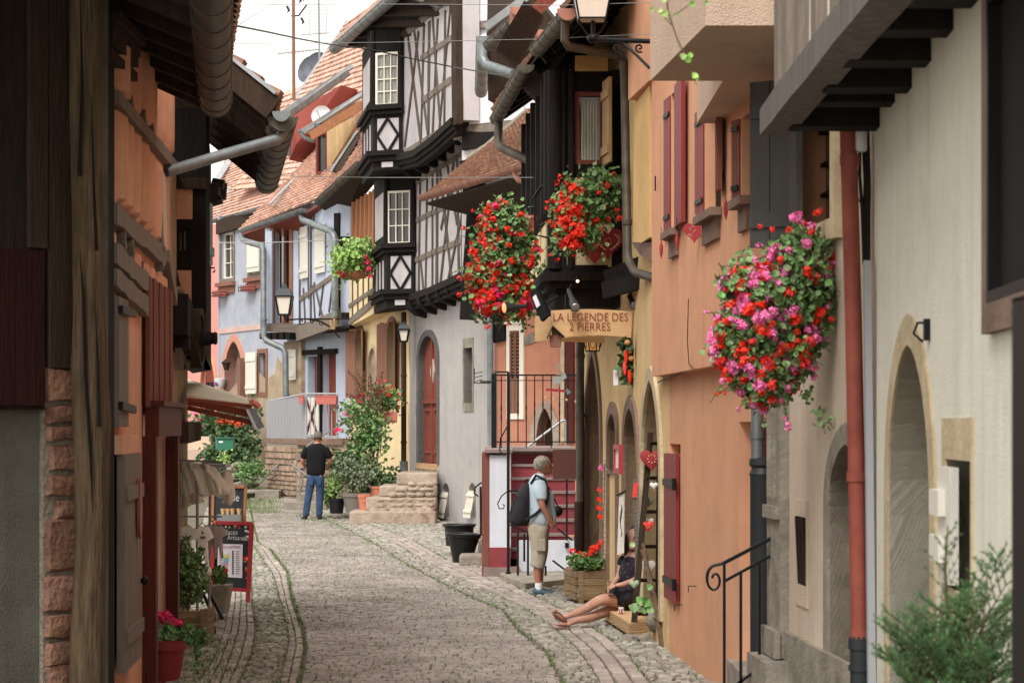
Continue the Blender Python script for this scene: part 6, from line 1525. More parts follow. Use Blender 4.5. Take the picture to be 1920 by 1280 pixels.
# timber dormer
o = thing('timber_dormer','pine clad dormer with red framed window low on the tiled roof','dormer',P(605,280,50.5))
WD = Wall((592,51.4),(613,51.2)); r_ = WD.rect(595,611,252,322)
face(WD,[(0,r_[2] - .05),(WD.L,r_[2] - .05),(WD.L,r_[3] + .15),(0,r_[3] + .05)],[rpoly(r_)],th=.2).build('front_wall',M.w_door,o)
window(o,WD,r_,M.w_doord,M.glass,1,1,o=-.03,fw=.03)
WDs = Wall((613,51.2),(678,50.0)); mb = MB()
for i in range(8):
    x0,x1 = 613 + i * 8,620.6 + i * 8; wpoly(mb,WDs,[WDs.sz(x0,322 - i * 13),WDs.sz(x1,322 - (i + 1) * 13),WDs.sz(x1,244 - (i + 1) * 3.9),WDs.sz(x0,244 - i * 3.9)],-.1,0)
mb.build('cheek_boards',M.w_board,o)
mb = MB(); mb.ext([P(563,243,50.4),P(681,170,49.5),P(681,177,49.5),P(570,250,50.4)],(0.05,.2,.0)); mb.build('roof_slab',M.lead,o)
mb = MB(); mb.beam(P(582,256,50.3),P(680,196,49.5),.2,.08,(0,-1,0)); mb.build('barge_board',M.w_orange,o)
gutter(o,'gutter',P(564,245,51.2),P(598,232,50.2),.09,M.zinc); pipe(o,'downpipe',[P(566,249,51),P(568,258,51),P(590,265,51)],.05,M.zinc)
o = thing('lower_dormer','narrow dormer edge with pale flashing beside the timbered house','dormer',P(640,300,48.5))
mb = MB(); mb.ext([P(622,322,49.0),P(640,318,48.4),P(672,262,48),P(668,246,49)],(.1,.3,0)); mb.build('cheek',M.w_dark,o); mb = MB(); mb.beam(P(620,322,48.9),P(670,246,48.6),.05,.06,(0,-1,.3)); mb.build('flashing',M.lead,o)
mb = MB(); mb.ext([P(672,262,48),P(678,262,47.5),P(676,300,47),P(670,300,47.4)],(.1,.1,0)); mb.build('red_post',M.w_door,o)
# dishes, masts
def dish(label,px,py,Y,r_,m,d,group=None):
    c = P(px,py,Y); o = thing('satellite_dish',label,'satellite dish',c,group); mb = MB(); d = Vector(d).normalized()
    mb.lathe(c,[(.02,.0),(r_ * .55,.03),(r_ * .9,.10),(r_,.14),(r_ * .98,.15),(r_ * .85,.1),(r_ * .5,.045),(.015,.015)],24,axis=d); mb.build('reflector',m,o,smooth=True)
    mb = MB(); mb.tube([c,c - d * .15,c - d * .15 - Vector((0,0,r_ * 1.3))],.025,6); mb.tube([c + Vector((0,0,-r_ * .8)),c + d * .5],.012,5); mb.build('mount',M.steel,o); return o
M.dish_grey = mat('dish_dark_grey',S(88,94,106),rough=.5)
dish('dark grey satellite dish, the left of the pair on the ridge by the mast',583,133,64,.42,M.dish_grey,(-.65,-.75,.25)); dish('dark grey satellite dish, the right of the pair behind the tiled verge',597,128,63.4,.46,M.dish_grey,(-.5,-.85,.25))
dish('white round satellite dish on the red dormer wall',605,220,54.2,.26,M.white_pl,(-.2,-.95,.2))
o = thing('utility_mast','rust brown utility mast with insulators rising above the far tiled roof','mast',P(551,190,58))
Y = 58; mb = MB(); mb.tube([P(551,188,Y),P(550,-30,Y)],.045,8); mb.build('pole',M.w_brown,o)
mb = MB(); mb.tube([P(546,30,Y),P(560,30,Y),P(575,10,Y)],.025,5)
for px,py in ((538,20),(565,42),(560,2),(567,-2)): mb.tube([P(px,py - 8,Y),P(px + 4,py,Y),P(px,py + 6,Y),P(px - 4,py,Y)],.04,6)
mb.build('insulators',M.iron_b,o)
o = thing('tv_antenna','thin silver television aerial behind the dishes','antenna',P(598,110,62))
Y = 62; mb = MB(); mb.tube([P(599,112,Y),P(597,-30,Y)],.03,6); mb.build('mast',M.steel,o)
mb = MB()
for k in range(9): mb.tube([P(580,14 + k * 6,Y),P(613,14 + k * 6,Y)],.006,4)
mb.tube([P(581,12,Y),P(580,64,Y)],.008,4); mb.tube([P(613,12,Y),P(612,64,Y)],.008,4); mb.tube([P(563,66,Y),P(620,62,Y)],.012,4); mb.tube([P(521,101,Y),P(600,93,Y)],.014,4)
for k in range(16): mb.tube([P(523 + k * 4.6,97 - k * .5,Y),P(523 + k * 4.6,105 - k * .5,Y)],.008,4)
mb.build('elements',M.steel,o)
# cables across the street
def cable(label,pts,r_,m):
    P_ = [P(*p) for p in pts]; out = []
    for a,b in zip(P_,P_[1:]): out += [a.lerp(b,k / 6) for k in range(6)]
    out.append(P_[-1]); mb = MB(); mb.tube(out,r_,5); o = mb.build('overhead_cable',m,None,org=P_[0]); tag(o,label,'cable')
cable('thick dark cable sagging from the left eaves across to the timbered gable',[(440,48,20),(500,60,24),(560,73,28),(620,84,32),(690,92,35),(770,110,35),(850,126,34),(930,140,30),(985,140,24)],.011,M.iron)
cable('pale wire crossing just below the upper oriel',[(520,330,24),(700,333,27),(1000,333,24)],.004,M.steel)
cable('pale wire crossing the blue house fronts',[(398,455,30),(500,455,34),(600,451,38),(640,450,40)],.007,M.white_pl)
cable('faint wire crossing high before the gables',[(440,82,20),(700,80,24),(1000,74,22),(1220,64,18)],.003,M.steel)
cable('faint wire along the very top of the street',[(440,10,20),(700,8,24),(1060,10,20),(1220,5,18)],.003,M.steel)
cable('thin twin wire slanting up to the mast top',[(450,45,22),(500,15,40),(548,-12,57)],.006,M.steel)
# ================================================================ LEFT SIDE
# ---- L1: near dark stone house
WN = Wall((-60,12.2),(203,13.0))
h = thing('old_stone_house','shade-darkened grimy house with sandstone quoins and a weathered corner post','house',WN.v(WN.L,0))
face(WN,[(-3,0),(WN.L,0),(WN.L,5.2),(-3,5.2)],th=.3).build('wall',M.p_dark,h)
mb = MB(); wbox(mb,WN,(-.6,WN.sz(72,0)[0],WN.sz(40,768)[1],5),.0,.06); mb.build('upper_timber_wall',mat('timber_near_black',S(34,24,20),S(52,38,30),scale=4,rough=.95,bump=.8,bscale=14,stretch=(6,6,.7)),h)  # very dark brown timber facing
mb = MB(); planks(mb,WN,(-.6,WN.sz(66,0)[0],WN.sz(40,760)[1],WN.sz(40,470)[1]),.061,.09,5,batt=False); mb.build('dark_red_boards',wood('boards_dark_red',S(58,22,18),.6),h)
mb = MB(); wbox(mb,WN,(WN.sz(74,0)[0],WN.sz(120,0)[0],WN.sz(100,690)[1],5),.0,.1); wbox(mb,WN,(WN.sz(38,0)[0],WN.sz(71,0)[0],WN.sz(100,470)[1],5),.061,.095); mb.build('corner_timber',M.w_dark,h)
q0 = WN.sz(74,0)[0]; q1 = WN.sz(137,0)[0]
mb = MB(); wbox(mb,WN,(q0,q1 + .02,0,WN.sz(100,735)[1]),.0,.035); mb.build('quoin_mortar',M.mortar,h)
mb = MB(); 
for y0,y1,x0,x1,k in ((690,752,74,138,1),(762,792,76,140,0),(800,824,78,134,0),(835,882,84,137,0),(890,926,78,137,0),(936,968,94,138,0),(975,1066,76,136,0),(1082,1140,74,134,0),(1154,1190,76,130,0),(1204,1240,78,126,0),(1246,1290,76,130,0),(1300,1350,76,130,0),(1360,1420,76,130,0)):
    a,z1 = WN.sz(x0,y0); b,z0 = WN.sz(x1,y1); j = lambda: rr(-.012,.012)
    base = [WN.v(p + j(),q + j(),.03) for p,q in ((a,z0),((a + b) / 2,z0),(b,z0),(b + j(),(z0 + z1) / 2),(b,z1),((a + b) / 2,z1),(a,z1),(a + j(),(z0 + z1) / 2))]
    cen = sum(base,Vector()) / 8; d_ = rr(.03,.05); md = [q + WN.n * d_ * .5 + Vector((0,0,rr(-.004,.004))) for q in base]; tp = [q.lerp(cen,.09) + WN.n * d_ + WN.n * rr(-.006,.006) for q in base]; tq = [q.lerp(cen,.45) + WN.n * (d_ + rr(0,.012)) for q in base]
    mb.add(base + md + tp + tq,[(8 * r_ + i,8 * r_ + (i + 1) % 8,8 * r_ + 8 + (i + 1) % 8,8 * r_ + 8 + i) for r_ in range(3) for i in range(8)] + [tuple(24 + i for i in range(8))])
mb.build('quoins',M.quoin,h,smooth=True)
# gnarled post: swelling at the base, made from wavering rings
def gnarled(par,name,path,m,seg=20,amp=.12,ns=1.0):
    mb = MB(); rings = []
    for k in range(len(path) - 1):
        (xa,wa,ya),(xb,wb,yb) = path[k],path[k + 1]
        for i in range(6):
            t = i / 6; rings.append((lerp(xa,xb,t),lerp(wa,wb,t),lerp(ya,yb,t)))
    rings.append(path[-1]); n = len(rings)
    for px,wpx,py in rings:
        c = P(px,py,12.6); r_ = wpx * 12.6 / F / 2
        for j in range(seg):
            t = 2 * math.pi * j / seg; k = 1 + amp * noise.noise(Vector((math.cos(t) * 1.6 * ns,math.sin(t) * 1.6 * ns,c.z * 1.1))) + amp * .6 * noise.noise(Vector((t * 5,c.z * .8,5)))
            mb.v.append(c + Vector((math.cos(t) * r_ * k,math.sin(t) * r_ * k * .8,0)))
    for i in range(n - 1):
        for j in range(seg): mb.f.append((i * seg + j,i * seg + (j + 1) % seg,(i + 1) * seg + (j + 1) % seg,(i + 1) * seg + j)); mb.m.append(0)
    return mb.build(name,m,par,smooth=True)
gnarled(h,'corner_post',[(160,60,-60),(159,60,200),(164,60,420),(168,62,600),(168,66,700),(172,70,780),(171,66,900),(169,62,1060),(165,66,1200),(163,70,1400)],M.w_post)
for pts in (((150,470),(156,560),(160,700),(170,860),(174,960)),((178,560),(184,700),(186,800)),((150,-20),(154,160),(149,330)),((172,180),(176,360),(181,470))):
    mb = MB(); mb.tube([P(x,y,12.5 - .004 * 0) for x,y in pts],[.002,.009,.012,.009,.002][:len(pts)],5); mb.build('crack',M.dark,h)
mb = MB(); mb.ball(P(108,722,12.9),.10,.08,.105,nu=14,nv=8,jit=.05); mb.build('black_block',M.dark,h,smooth=True)  # rounded near-black block at the top of the quoins
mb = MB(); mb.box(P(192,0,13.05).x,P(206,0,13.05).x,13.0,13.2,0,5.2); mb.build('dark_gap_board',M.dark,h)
for py,w_ in ((30,70),(52,60),(72,56),(100,54)):
    mb = MB(); a = P(156,py,13.1); mb.ext([P(156,py - 9,13.1),P(156 + w_,py - 9,13.1),P(156 + w_,py + 9,13.1),P(160,py + 9,13.1)],(0,.9,0)); mb.build('joist_end',M.w_dark,h)
# ---- L2: orange boarded house
WL_ = Wall((206,13.35),(319,17.6))
h = thing('ribbed_orange_house','orange plastered timber house with vertical ribbed panels and a dark red doorway','house',WL_.v(WL_.L,0))
zL = WL_.sz; eT = WL_.L
dr = WL_.rect(270,312,800,1500); s_d0,s_d1 = zL(268,0)[0],zL(312,0)[0]; zd = zL(290,778)[1]
face(WL_,[(0,0),(s_d0,0),(s_d0,zd),(s_d1,zd),(s_d1,0),(eT,0),(eT,4.75),(0,4.75)],th=.3).build('wall',M.p_orange_l,h)
def ribbed(name,quads,m,n,o=.035):
    """plaster panels with gentle vertical ribs; quads px corners tl,tr,br,bl"""
    mb = MB()
    lt = MB()
    for tl,tr,br,bl in quads:
        lt.ext([WL_.p(*q,.0) for q in (tl,tr,br,bl)],WL_.n * .006)
        for i in range(n):
            a,b = (i + .1) / n,(i + .9) / n; L2 = lambda p,q,t: (lerp(p[0],q[0],t),lerp(p[1],q[1],t)); k = rr(.7,1.2)
            c = [WL_.p(*L2(tl,tr,a),0),WL_.p(*L2(tl,tr,b),0),WL_.p(*L2(bl,br,b),0),WL_.p(*L2(bl,br,a),0)]; 
            j = rr(-4,4); c[2].z += rr(-.015,.015); c[3].z += rr(-.015,.015)
            nu,nv = 6,8; vs = []   # bulging rib with rounded ends
            for y_ in range(nv + 1):
                v = (0,.02,.06,.2,.5,.8,.94,.98,1)[y_]; e_ = (0,.6,.95,1,1,1,.95,.6,0)[y_]
                for x_ in range(nu + 1):
                    u = x_ / nu; p_ = c[0].lerp(c[1],u).lerp(c[3].lerp(c[2],u),v); vs.append(p_ + WL_.n * (o * k * e_ * math.sin(math.pi * u) ** .6 if 0 < u < 1 else .0) + Vector((0,0,rr(-.006,.006))))
            mb.add(vs,[(y_ * 7 + x_,y_ * 7 + x_ + 1,y_ * 7 + x_ + 8,y_ * 7 + x_ + 7) for y_ in range(nv) for x_ in range(nu)])
    if n > 1: lt.build('joint_backing',M.lath,h)
    return mb.build(name,m,h,smooth=True)
ribbed('plaster_panels',[((208,60),(318,120),(318,300),(208,168))],M.p_orange_l,7,.085)
ribbed('plaster_panels',[((206,200),(294,312),(290,462),(202,375))],M.p_orange_l,6,.085)
ribbed('plaster_panels',[((200,428),(264,482),(264,520),(200,460)),((266,490),(312,524),(312,555),(266,530))],M.p_orange_l,4)
ribbed('pale_plaster_strip',[((294,322),(316,322),(316,490),(296,460))],M.p_beige,1,.02)
mb = MB()
for (x0,y0,x1,y1,w_) in ((204,182,318,312,.085),(200,400,296,482,.13),(200,474,262,530,.13),(200,520,262,575,.12),(230,182,234,210,.05),(255,210,258,240,.05),(270,230,274,260,.05),(216,436,218,470,.05),(232,450,234,480,.05),(285,350,292,500,.16),(302,480,318,560,.12)):
    mb.beam(WL_.p(x0,y0,.03),WL_.p(x1,y1,.03),w_,.07,WL_.n,seg=9,jit=.14)
mb.build('timber_frame',M.w_grey,h)
mb = MB(); r_ = WL_.rect(205,224,545,800); planks(mb,WL_,(r_[0],r_[1],zL(215,800)[1],zL(215,560)[1]),.03,.06,3,batt=False); mb.build('grey_shutter',M.w_grey,h)
for py in (580,760): MB().beam(WL_.p(205,py,.07),WL_.p(232,py + 8,.07),.05,.03,WL_.n).build('shutter_strap',M.iron,h)
mb = MB(); mb.beam(WL_.p(266,520,.07),WL_.p(266,520,.07) + Vector((0,0,.001)),.01,.01,WL_.n)
z0,z1 = zL(287,765)[1],zL(287,545)[1]; n = 8
mb = MB()
for i in range(n):
    s0 = lerp(zL(265,0)[0],zL(308,0)[0],i / n); s1 = lerp(zL(265,0)[0],zL(308,0)[0],(i + .93) / n); wbox(mb,WL_,(s0,s1,z0 - .0,z1 + .05),.03,.06 + .01 * (i % 2))
mb.build('reddish_slat_screen',M.w_redv,h)
mb = MB(); w__ = s_d1 - s_d0
wbox(mb,WL_,(s_d0 - .06,s_d1 + .02,zd - .16,zd + .06),.02,.12); wbox(mb,WL_,(s_d0 - .06,s_d0 + .1,.02,zd - .161),.0,.1); wbox(mb,WL_,(s_d1 - .08,s_d1 + .06,.02,zd - .161),.0,.1); wbox(mb,WL_,(s_d0 - .08,s_d1 + .04,zd + .061,zd + .1),.02,.16); mb.build('door_frame',M.w_doord,h)
mb = MB(); wbox(mb,WL_,(s_d0 + .1,s_d1 - .08,.02,zd - .16),-.14,-.08)
for t in (.18,.5,.82): wbox(mb,WL_,(lerp(s_d0,s_d1,t) - .04,lerp(s_d0,s_d1,t) + .04,.1,zd - .3),-.079,-.05)
d_ = mb.build('door',M.w_doord,h)
mb = MB(); r_ = (zL(207,0)[0],zL(240,0)[0],zL(225,1245)[1],zL(225,850)[1]); planks(mb,WL_,r_,.04,.09,3); q = mb.build('dark_door_leaf',M.w_grey,h)
mb = MB(); wpoly(mb,WL_,[((r_[0] + r_[1]) / 2 + .2 + math.cos(t) * .09,r_[3] - .36 + math.sin(t) * .2) for t in [k * math.pi / 8 for k in range(16)]],.1,.12); mb.build('oval_window_panel',mat('lacquer_red',S(150,74,56),rough=.5),q)
mb = MB(); wbox(mb,WL_,(0,zL(238,0)[0],zL(220,850)[1],zL(220,815)[1]),.0,.08); mb.build('stone_band',M.p_orange_l,h)
mb = MB(); mb.ball(WL_.p(238,1088,.12),.03,.03,.03); mb.build('door_knob',M.iron,q,smooth=True)
# eaves above: soffit boards, rafters and big zinc gutter
rf = thing('deep_eaves','deep dark overhanging eaves with wide brown gutter above the ribbed orange house','roof',P(430,0,12))
gA,gB = P(447,-110,10.55),P(404,196,15.9); gB.z = gA.z = 4.42
gutter(rf,'gutter',gA + Vector((0,-3,0)) + Vector((.25,0,0)),gB,.115,M.zinc_r)
wi0,wi1 = WL_.v(-4.5,4.75),WL_.v(eT + .3,4.75); up = Vector((-1.6,0,1.7))
dg = (gB - gA)
for i in range(18):
    mb = MB(); t0 = -.75 + i * .1; a = gA + dg * t0 + Vector((-.05,0,.0)); b = Vector((a.x - 2.2,a.y + .3,a.z + .95)); mb.beam(a,b,.1,.13,(0,1,0),seg=2,jit=.05); mb.build('rafter',M.w_dark,rf)
mb = MB()
for i in range(14):
    f0,f1 = i / 14,(i + .95) / 14; A_ = gA + dg * -.9 + Vector((.02,0,.09)); B_ = gB + Vector((.02,0,.09)); v_ = Vector((-2.6,.3,1.15)); mb.ext([A_ + v_ * f0,B_ + v_ * f0,B_ + v_ * f1,A_ + v_ * f1],(0,0,.03))
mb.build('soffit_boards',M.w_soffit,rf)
mb = MB(); A_ = gA + dg * -.9 + Vector((.06,0,.2)); B_ = gB + Vector((.06,0,.2)); v_ = Vector((-2.6,.3,1.2)); tiles(mb,B_,A_,A_ + v_,B_ + v_); mb.build('roof_tiles',M.tile2,rf)
mb = MB(); mb.beam(gB + Vector((-.02,.08,.06)),gB + Vector((-2.4,.35,1.15)),.25,.05,(0,1,0)); mb.build('barge_board',M.w_dark,rf)
# beige wall + corner
WQ = Wall((317,17.6),(352,22.8))
h = thing('rough_cast_house','narrow rough cast beige wall with dark shop lintel between the orange house and the awning','house',WQ.v(0,0))
face(WQ,[(0,0),(WQ.L,0),(WQ.L,4.3),(0,4.3)],th=.3).build('wall',M.p_rough,h)
mb = MB(); r_ = WQ.rect(318,345,797,828); wbox(mb,WQ,(.0,WQ.L * .85,r_[2],r_[3] + .03),.0,.16); mb.build('shop_lintel',M.w_dark,h)
mb = MB(); mb.beam(WQ.p(318,590,.05),WQ.p(343,620,.05),.34,.2,WQ.n,seg=4,jit=.1); mb.beam(WQ.p(320,640,.05),WQ.p(338,668,.05),.1,.2,WQ.n,seg=3,jit=.1); mb.build('old_beams',M.w_black,h)
mb = MB()
for i in range(5): mb.beam(WQ.p(319 + i * 4,540 + i * 4,.06),WQ.p(322 + i * 4,690,.06),.07,.06,WQ.n,seg=5,jit=.15)
mb.build('weathered_studs',M.w_grey,h)
# ---- L3: half timbered gable with orange squares, jettied
WG = Wall((318,19.4),(386,19.4)); WGs = Wall((387,19.5),(396,23.4))
h = thing('dark_timber_house','dark timbered jettied house with square orange panels and green shutters on the left','house',P(387,700,19.4))
zlo = P(0,672,19.4)[2]; zhi = 4.9
wr_ = WG.rect(331,352,428,474)
face(WG,[(0,zlo),(WG.L,zlo),(WG.L,zhi),(0,zhi)],[rpoly(wr_)],th=.25).build('gable_wall',M.w_black,h)
for a,b,c_,d_ in ((322,361,352,411),(332,359,507,602),(335,350,615,660)):
    mb = MB(); wbox(mb,WG,WG.rect(a,b,c_,d_),.0,.012); mb.build('infill_panel',M.p_orange_l,h)
window(h,WG,wr_,M.w_black,M.glass_l,2,1,o=-.04,fw=.02)
MB().beam(WG.p(322,500,.03),WG.p(356,640,.03),.08,.05,WG.n,seg=4,jit=.1).build('brace',M.w_dark,h); MB().beam(WG.p(318,345,.04),WG.p(386,345,.04),.1,.08,WG.n,seg=4,jit=.06).build('top_plate',M.w_dark,h)
face(WGs,[(0,zlo),(WGs.L,zlo),(WGs.L,zhi),(0,zhi)],th=.06).build('street_wall',M.w_black,h)
mb = MB(); a,b,c_,d_ = WG.v(0,zlo),WG.v(WG.L,zlo),WGs.v(WGs.L,zlo),WQ.v(WQ.L + 2,zlo); mb.ext([a,b,c_,d_],(0,0,.08)); mb.build('jetty_floor',M.w_black,h)
vslab(h,'green_shutter',(384,21.2),(399,21.6),338,492,M.w_green,n=3,th=.05,at=21.2)
mb = MB()
for i in range(5): mb.beam(P(387,350 + i * 9,21.1),P(394,354 + i * 9,21.15),.02,.01,(0,1,0))
mb.build('shutter_slots',M.w_cream,h)
mb = MB(); mb.box(P(382,0,20.5).x,P(386,0,20.5).x,20.3,20.6,P(0,530,20.5)[2],P(0,340,20.5)[2]); mb.build('green_shutter',M.w_green,h)
mb = MB(); mb.tube([P(384,502,20.2),P(402,502,20.2),P(403,508,20.2),P(399,511,20.2)],.008,6); mb.tube([P(382,520,20.2),P(394,522,20.2)],.006,6); mb.build('shutter_hook',M.iron,h)
mb = MB(); mb.beam(P(402,345,21),P(401,380,21),.1,.1,(0,1,0)); mb.beam(P(418,343,21.3),P(416,374,21.3),.08,.08,(0,1,0)); mb.tube([P(398,342,21),P(420,346,21)],.05,6); mb.tube([P(398,379,21),P(416,374,21)],.05,6); mb.build('small_gutter_box',M.zinc_r,h)
# second eaves
rf = thing('piped_eaves','second dark roof overhang with ringed gutter and a long diagonal downpipe','roof',P(540,215,17.5))
g0,g1 = P(531,218,17.5),P(500,342,22.2); g0.z = g1.z = 4.54
gutter(rf,'gutter',g0,g1,.115,M.zinc_r)
E0,E1 = g0 + Vector((-.1,0,.08)),g1 + Vector((-.1,0,.08)); v_ = Vector((-1.15,.1,.95))
mb = MB()
for i in range(12): f0,f1 = i / 12,(i + .95) / 12; mb.ext([E0 + v_ * f0 * 1.6,E1 + v_ * f0 * 1.6,E1 + v_ * f1 * 1.6,E0 + v_ * f1 * 1.6],(0,0,.03))
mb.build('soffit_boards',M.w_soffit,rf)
for i in range(7):
    mb = MB(); p0 = E0.lerp(E1,(i + .4) / 7) + Vector((0,0,-.07)); mb.beam(p0,p0 + v_ * 1.5,.1,.11,(0,1,0),seg=2,jit=.05); mb.build('rafter',M.w_dark,rf)
mb = MB(); T0 = E0 + Vector((.05,0,.1)); T1 = E1 + Vector((.05,0,.1)); tiles(mb,T1,T0,T0 + v_ * 1.6,T1 + v_ * 1.6); mb.build('roof_tiles',M.tile2,rf)
mb = MB(); mb.beam(E0 + Vector((.03,-.06,-.02)),E0 + v_ * 1.6 + Vector((0,-.06,-.02)),.2,.05,(0,1,0)); mb.build('barge_board',M.w_dark,rf)
mb = MB(); mb.beam(E0 + Vector((.05,-.08,.1)),E0 + v_ * 1.6 + Vector((0,-.08,.1)),.03,.06,(0,1,0)); mb.build('verge_flashing',M.lead,rf)
mb = MB(); a = P(542,214,17.45); pts = [a + Vector((math.cos(math.pi + math.pi * j / 12) * .075 - .06,0,math.sin(math.pi + math.pi * j / 12) * .085 + .02)) for j in range(13)]; mb.ext(pts,(0,-.03,0)); mb.build('gutter_end',M.zinc,rf)
pipe(rf,'downpipe',[P(531,232,17.6),P(531,258,17.6),P(420,290,17.3),P(312,322,17.0)],.046,M.zinc)
# lower wall (recessed) under the jetty, further along
o = thing('wagon_wheel','old dark wooden wagon wheel hung edge on under the jettied house','wheel',P(372,634,18.9))
c = P(371,634,18.9); ax = Vector((1,.03,.0)).normalized(); u1 = Vector((0,0,1)); u2 = ax.cross(u1); r_ = .265
mb = MB(); n = 28; ri = []
for i in range(n):
    t = 2 * math.pi * i / n; d = u1 * math.cos(t) + u2 * math.sin(t); ri.append([c + d * r_ * k + ax * s_ for k,s_ in ((.82,-.035),(1,-.04),(1,.04),(.82,.035))])
mb.add([v for k in ri for v in k],[(4 * i + j,4 * i + (j + 1) % 4,4 * ((i + 1) % n) + (j + 1) % 4,4 * ((i + 1) % n) + j) for i in range(n) for j in range(4)]); mb.build('rim',M.w_dark,o)
for i in range(10):
    t = 2 * math.pi * i / 10; d = u1 * math.cos(t) + u2 * math.sin(t); mb = MB(); mb.tube([c + d * .05,c + d * r_ * .85],[.02,.016],6); mb.build('spoke',M.w_dark,o)
mb = MB(); mb.lathe(c,[(.035,-.18),(.06,-.1),(.075,0),(.065,.08),(.05,.14),(.06,.15),(.05,.17)],14,axis=ax); mb.build('hub',M.w_black,o,smooth=True)
o = thing('iron_wall_hook','black iron hook with round weight on the rough cast wall below the wheel','hook',P(343,680,18.8)); mb = MB(); mb.tube([P(338,668,18.8),P(342,672,18.8),P(345,684,18.8)],.01,6); mb.ball(P(345,688,18.8),.02,.02,.02); mb.build('hook',M.iron,o,smooth=True)
# awning
o = thing('shop_awning','cream cloth awning with brick red frame projecting over the left shop','awning',P(352,735,20.2))
mb = MB(); mb.ext([P(350,745,19.6),P(352,712,24),P(470,750,22.8),P(478,759,19.6)],(0,0,.012)); mb.build('cloth',M.awn_cream,o)
for x0,y0,x1,y1,w_,Y in ((350,745,472,762,.045,19.7),(352,752,472,776,.07,20.4),(352,764,474,792,.05,21.3)):
    mb = MB(); mb.beam(P(x0,y0,Y),P(x1,y1,Y),w_,.05,(0,1,0)); mb.build('folding_arm',M.awn_red,o)
mb = MB(); mb.ext([P(462,768,19.55),P(478,765,19.55),P(496,800,19.55),P(482,806,19.55)],(-.42,3.2,.0)); mb.build('front_bar',M.zinc,o)
mb = MB(); mb.ext([P(461,768,19.53),P(466,768,19.53),P(484,806,19.53),P(478,805,19.53)],(0,.02,0)); mb.build('bar_end_cap',M.white_pl,o)
mb = MB(); mb.tube([P(474,755,19.6),P(480,757,19.6),P(486,764,19.6)],.03,8); mb.tube([P(474,755,19.6),P(465,751,22.9)],.032,8); mb.build('roller',M.awn_red,o)

# ---- clothes rack
Y = 20.2
o = thing('clothes_rack','chrome shop clothes rack on castors in front of the left shop','clothes rack',P(380,1180,20.6))
for x0,y0,x1,y1,Ya in ((370,890,370,1150,20.2),(394,900,392,1170,20.7)):
    mb = MB(); mb.tube([P(x0,y0,Ya),P(x1,y1,Ya)],.014,8); mb.build('upright',M.steel,o)
mb = MB(); mb.tube([P(322,968,20.2),P(415,968,20.7)],.010,6); mb.tube([P(322,862,20.0),P(415,866,20.3)],.012,6); mb.box(P(384,0,20.4).x,P(428,0,20.4).x,20.2,20.6,P(0,876,20.4)[2],P(0,869,20.4)[2]); mb.build('hanging_rail',M.steel,o)
mb = MB(); mb.tube([P(385,1142,20.4),P(402,1140,20.3),P(406,1150,20.3),P(406,1165,20.3)],.012,6); mb.tube([P(330,1160,20.6),P(398,1165,20.2)],.014,6); mb.build('base_frame',M.steel,o)
for px,py in ((402,1180),(395,1186)):
    mb = MB(); c = P(px,py,20.3); mb.lathe(c,[(.03,-.012),(.04,-.008),(.04,.008),(.03,.012)],14,axis=(1,.3,0)); q = mb.build('castor',M.black,o,smooth=True); mb = MB(); mb.lathe(c,[(.022,-.014),(.022,.014)],12,axis=(1,.3,0)); mb.build('castor_hub',M.paintred,q)
def sheet(mb,outline,Y,th=.03,puff=.02,m=0):
    """soft cloth shape from a px outline: two bulged skins"""
    pts = [P(x,y,Y) for x,y in outline]; c = sum(pts,Vector()) / len(pts); n = len(pts)
    vs = list(pts) + [p.lerp(c,.18) + Vector((0,-puff * .8,0)) for p in pts] + [p.lerp(c,.55) + Vector((rr(-.004,.004),-puff * rr(.8,1.3),0)) for p in pts] + [c + Vector((0,-puff,0))] + [p.lerp(c,.18) + Vector((0,th,0)) for p in pts] + [c + Vector((0,th,0))]
    fs = []
    for i in range(n):
        j = (i + 1) % n; fs += [(i,j,n + j,n + i),(n + i,n + j,2 * n + j,2 * n + i),(2 * n + i,2 * n + j,3 * n),(j,i,3 * n + 1 + i,3 * n + 1 + j),(3 * n + 1 + j,3 * n + 1 + i,4 * n + 1)]
    mb.add(vs,fs,m)
def subd(ob,lv=2):
    md = ob.modifiers.new('s','SUBSURF'); md.levels = lv; md.render_levels = lv; return ob
def drape(mb,top,bot,Y,folds,amp,nu=22,nv=9,ph=0.0,m=0):
    """hanging cloth between a top and a bottom px polyline, with folds that deepen downwards"""
    def along(pl,u):
        t = u * (len(pl) - 1); k = min(int(t),len(pl) - 2); t -= k; return (lerp(pl[k][0],pl[k + 1][0],t),lerp(pl[k][1],pl[k + 1][1],t))
    k0 = []
    for j in range(nv + 1):
        v = j / nv
        for i in range(nu + 1):
            u = i / nu; a,b = along(top,u),along(bot,u); w_ = math.sin(2 * math.pi * folds * u + ph + v * .6)
            k0.append(P(lerp(a[0],b[0],v) + w_ * 1.2 * v,lerp(a[1],b[1],v) + math.sin(math.pi * u * folds) * 1.5 * v,Y - amp * w_ * (.25 + .75 * v) - .05 * math.sin(v * 3)))
    mb.add(k0,[(j * (nu + 1) + i,j * (nu + 1) + i + 1,(j + 1) * (nu + 1) + i + 1,(j + 1) * (nu + 1) + i) for j in range(nv) for i in range(nu)],m)
    return k0[-(nu + 1):]
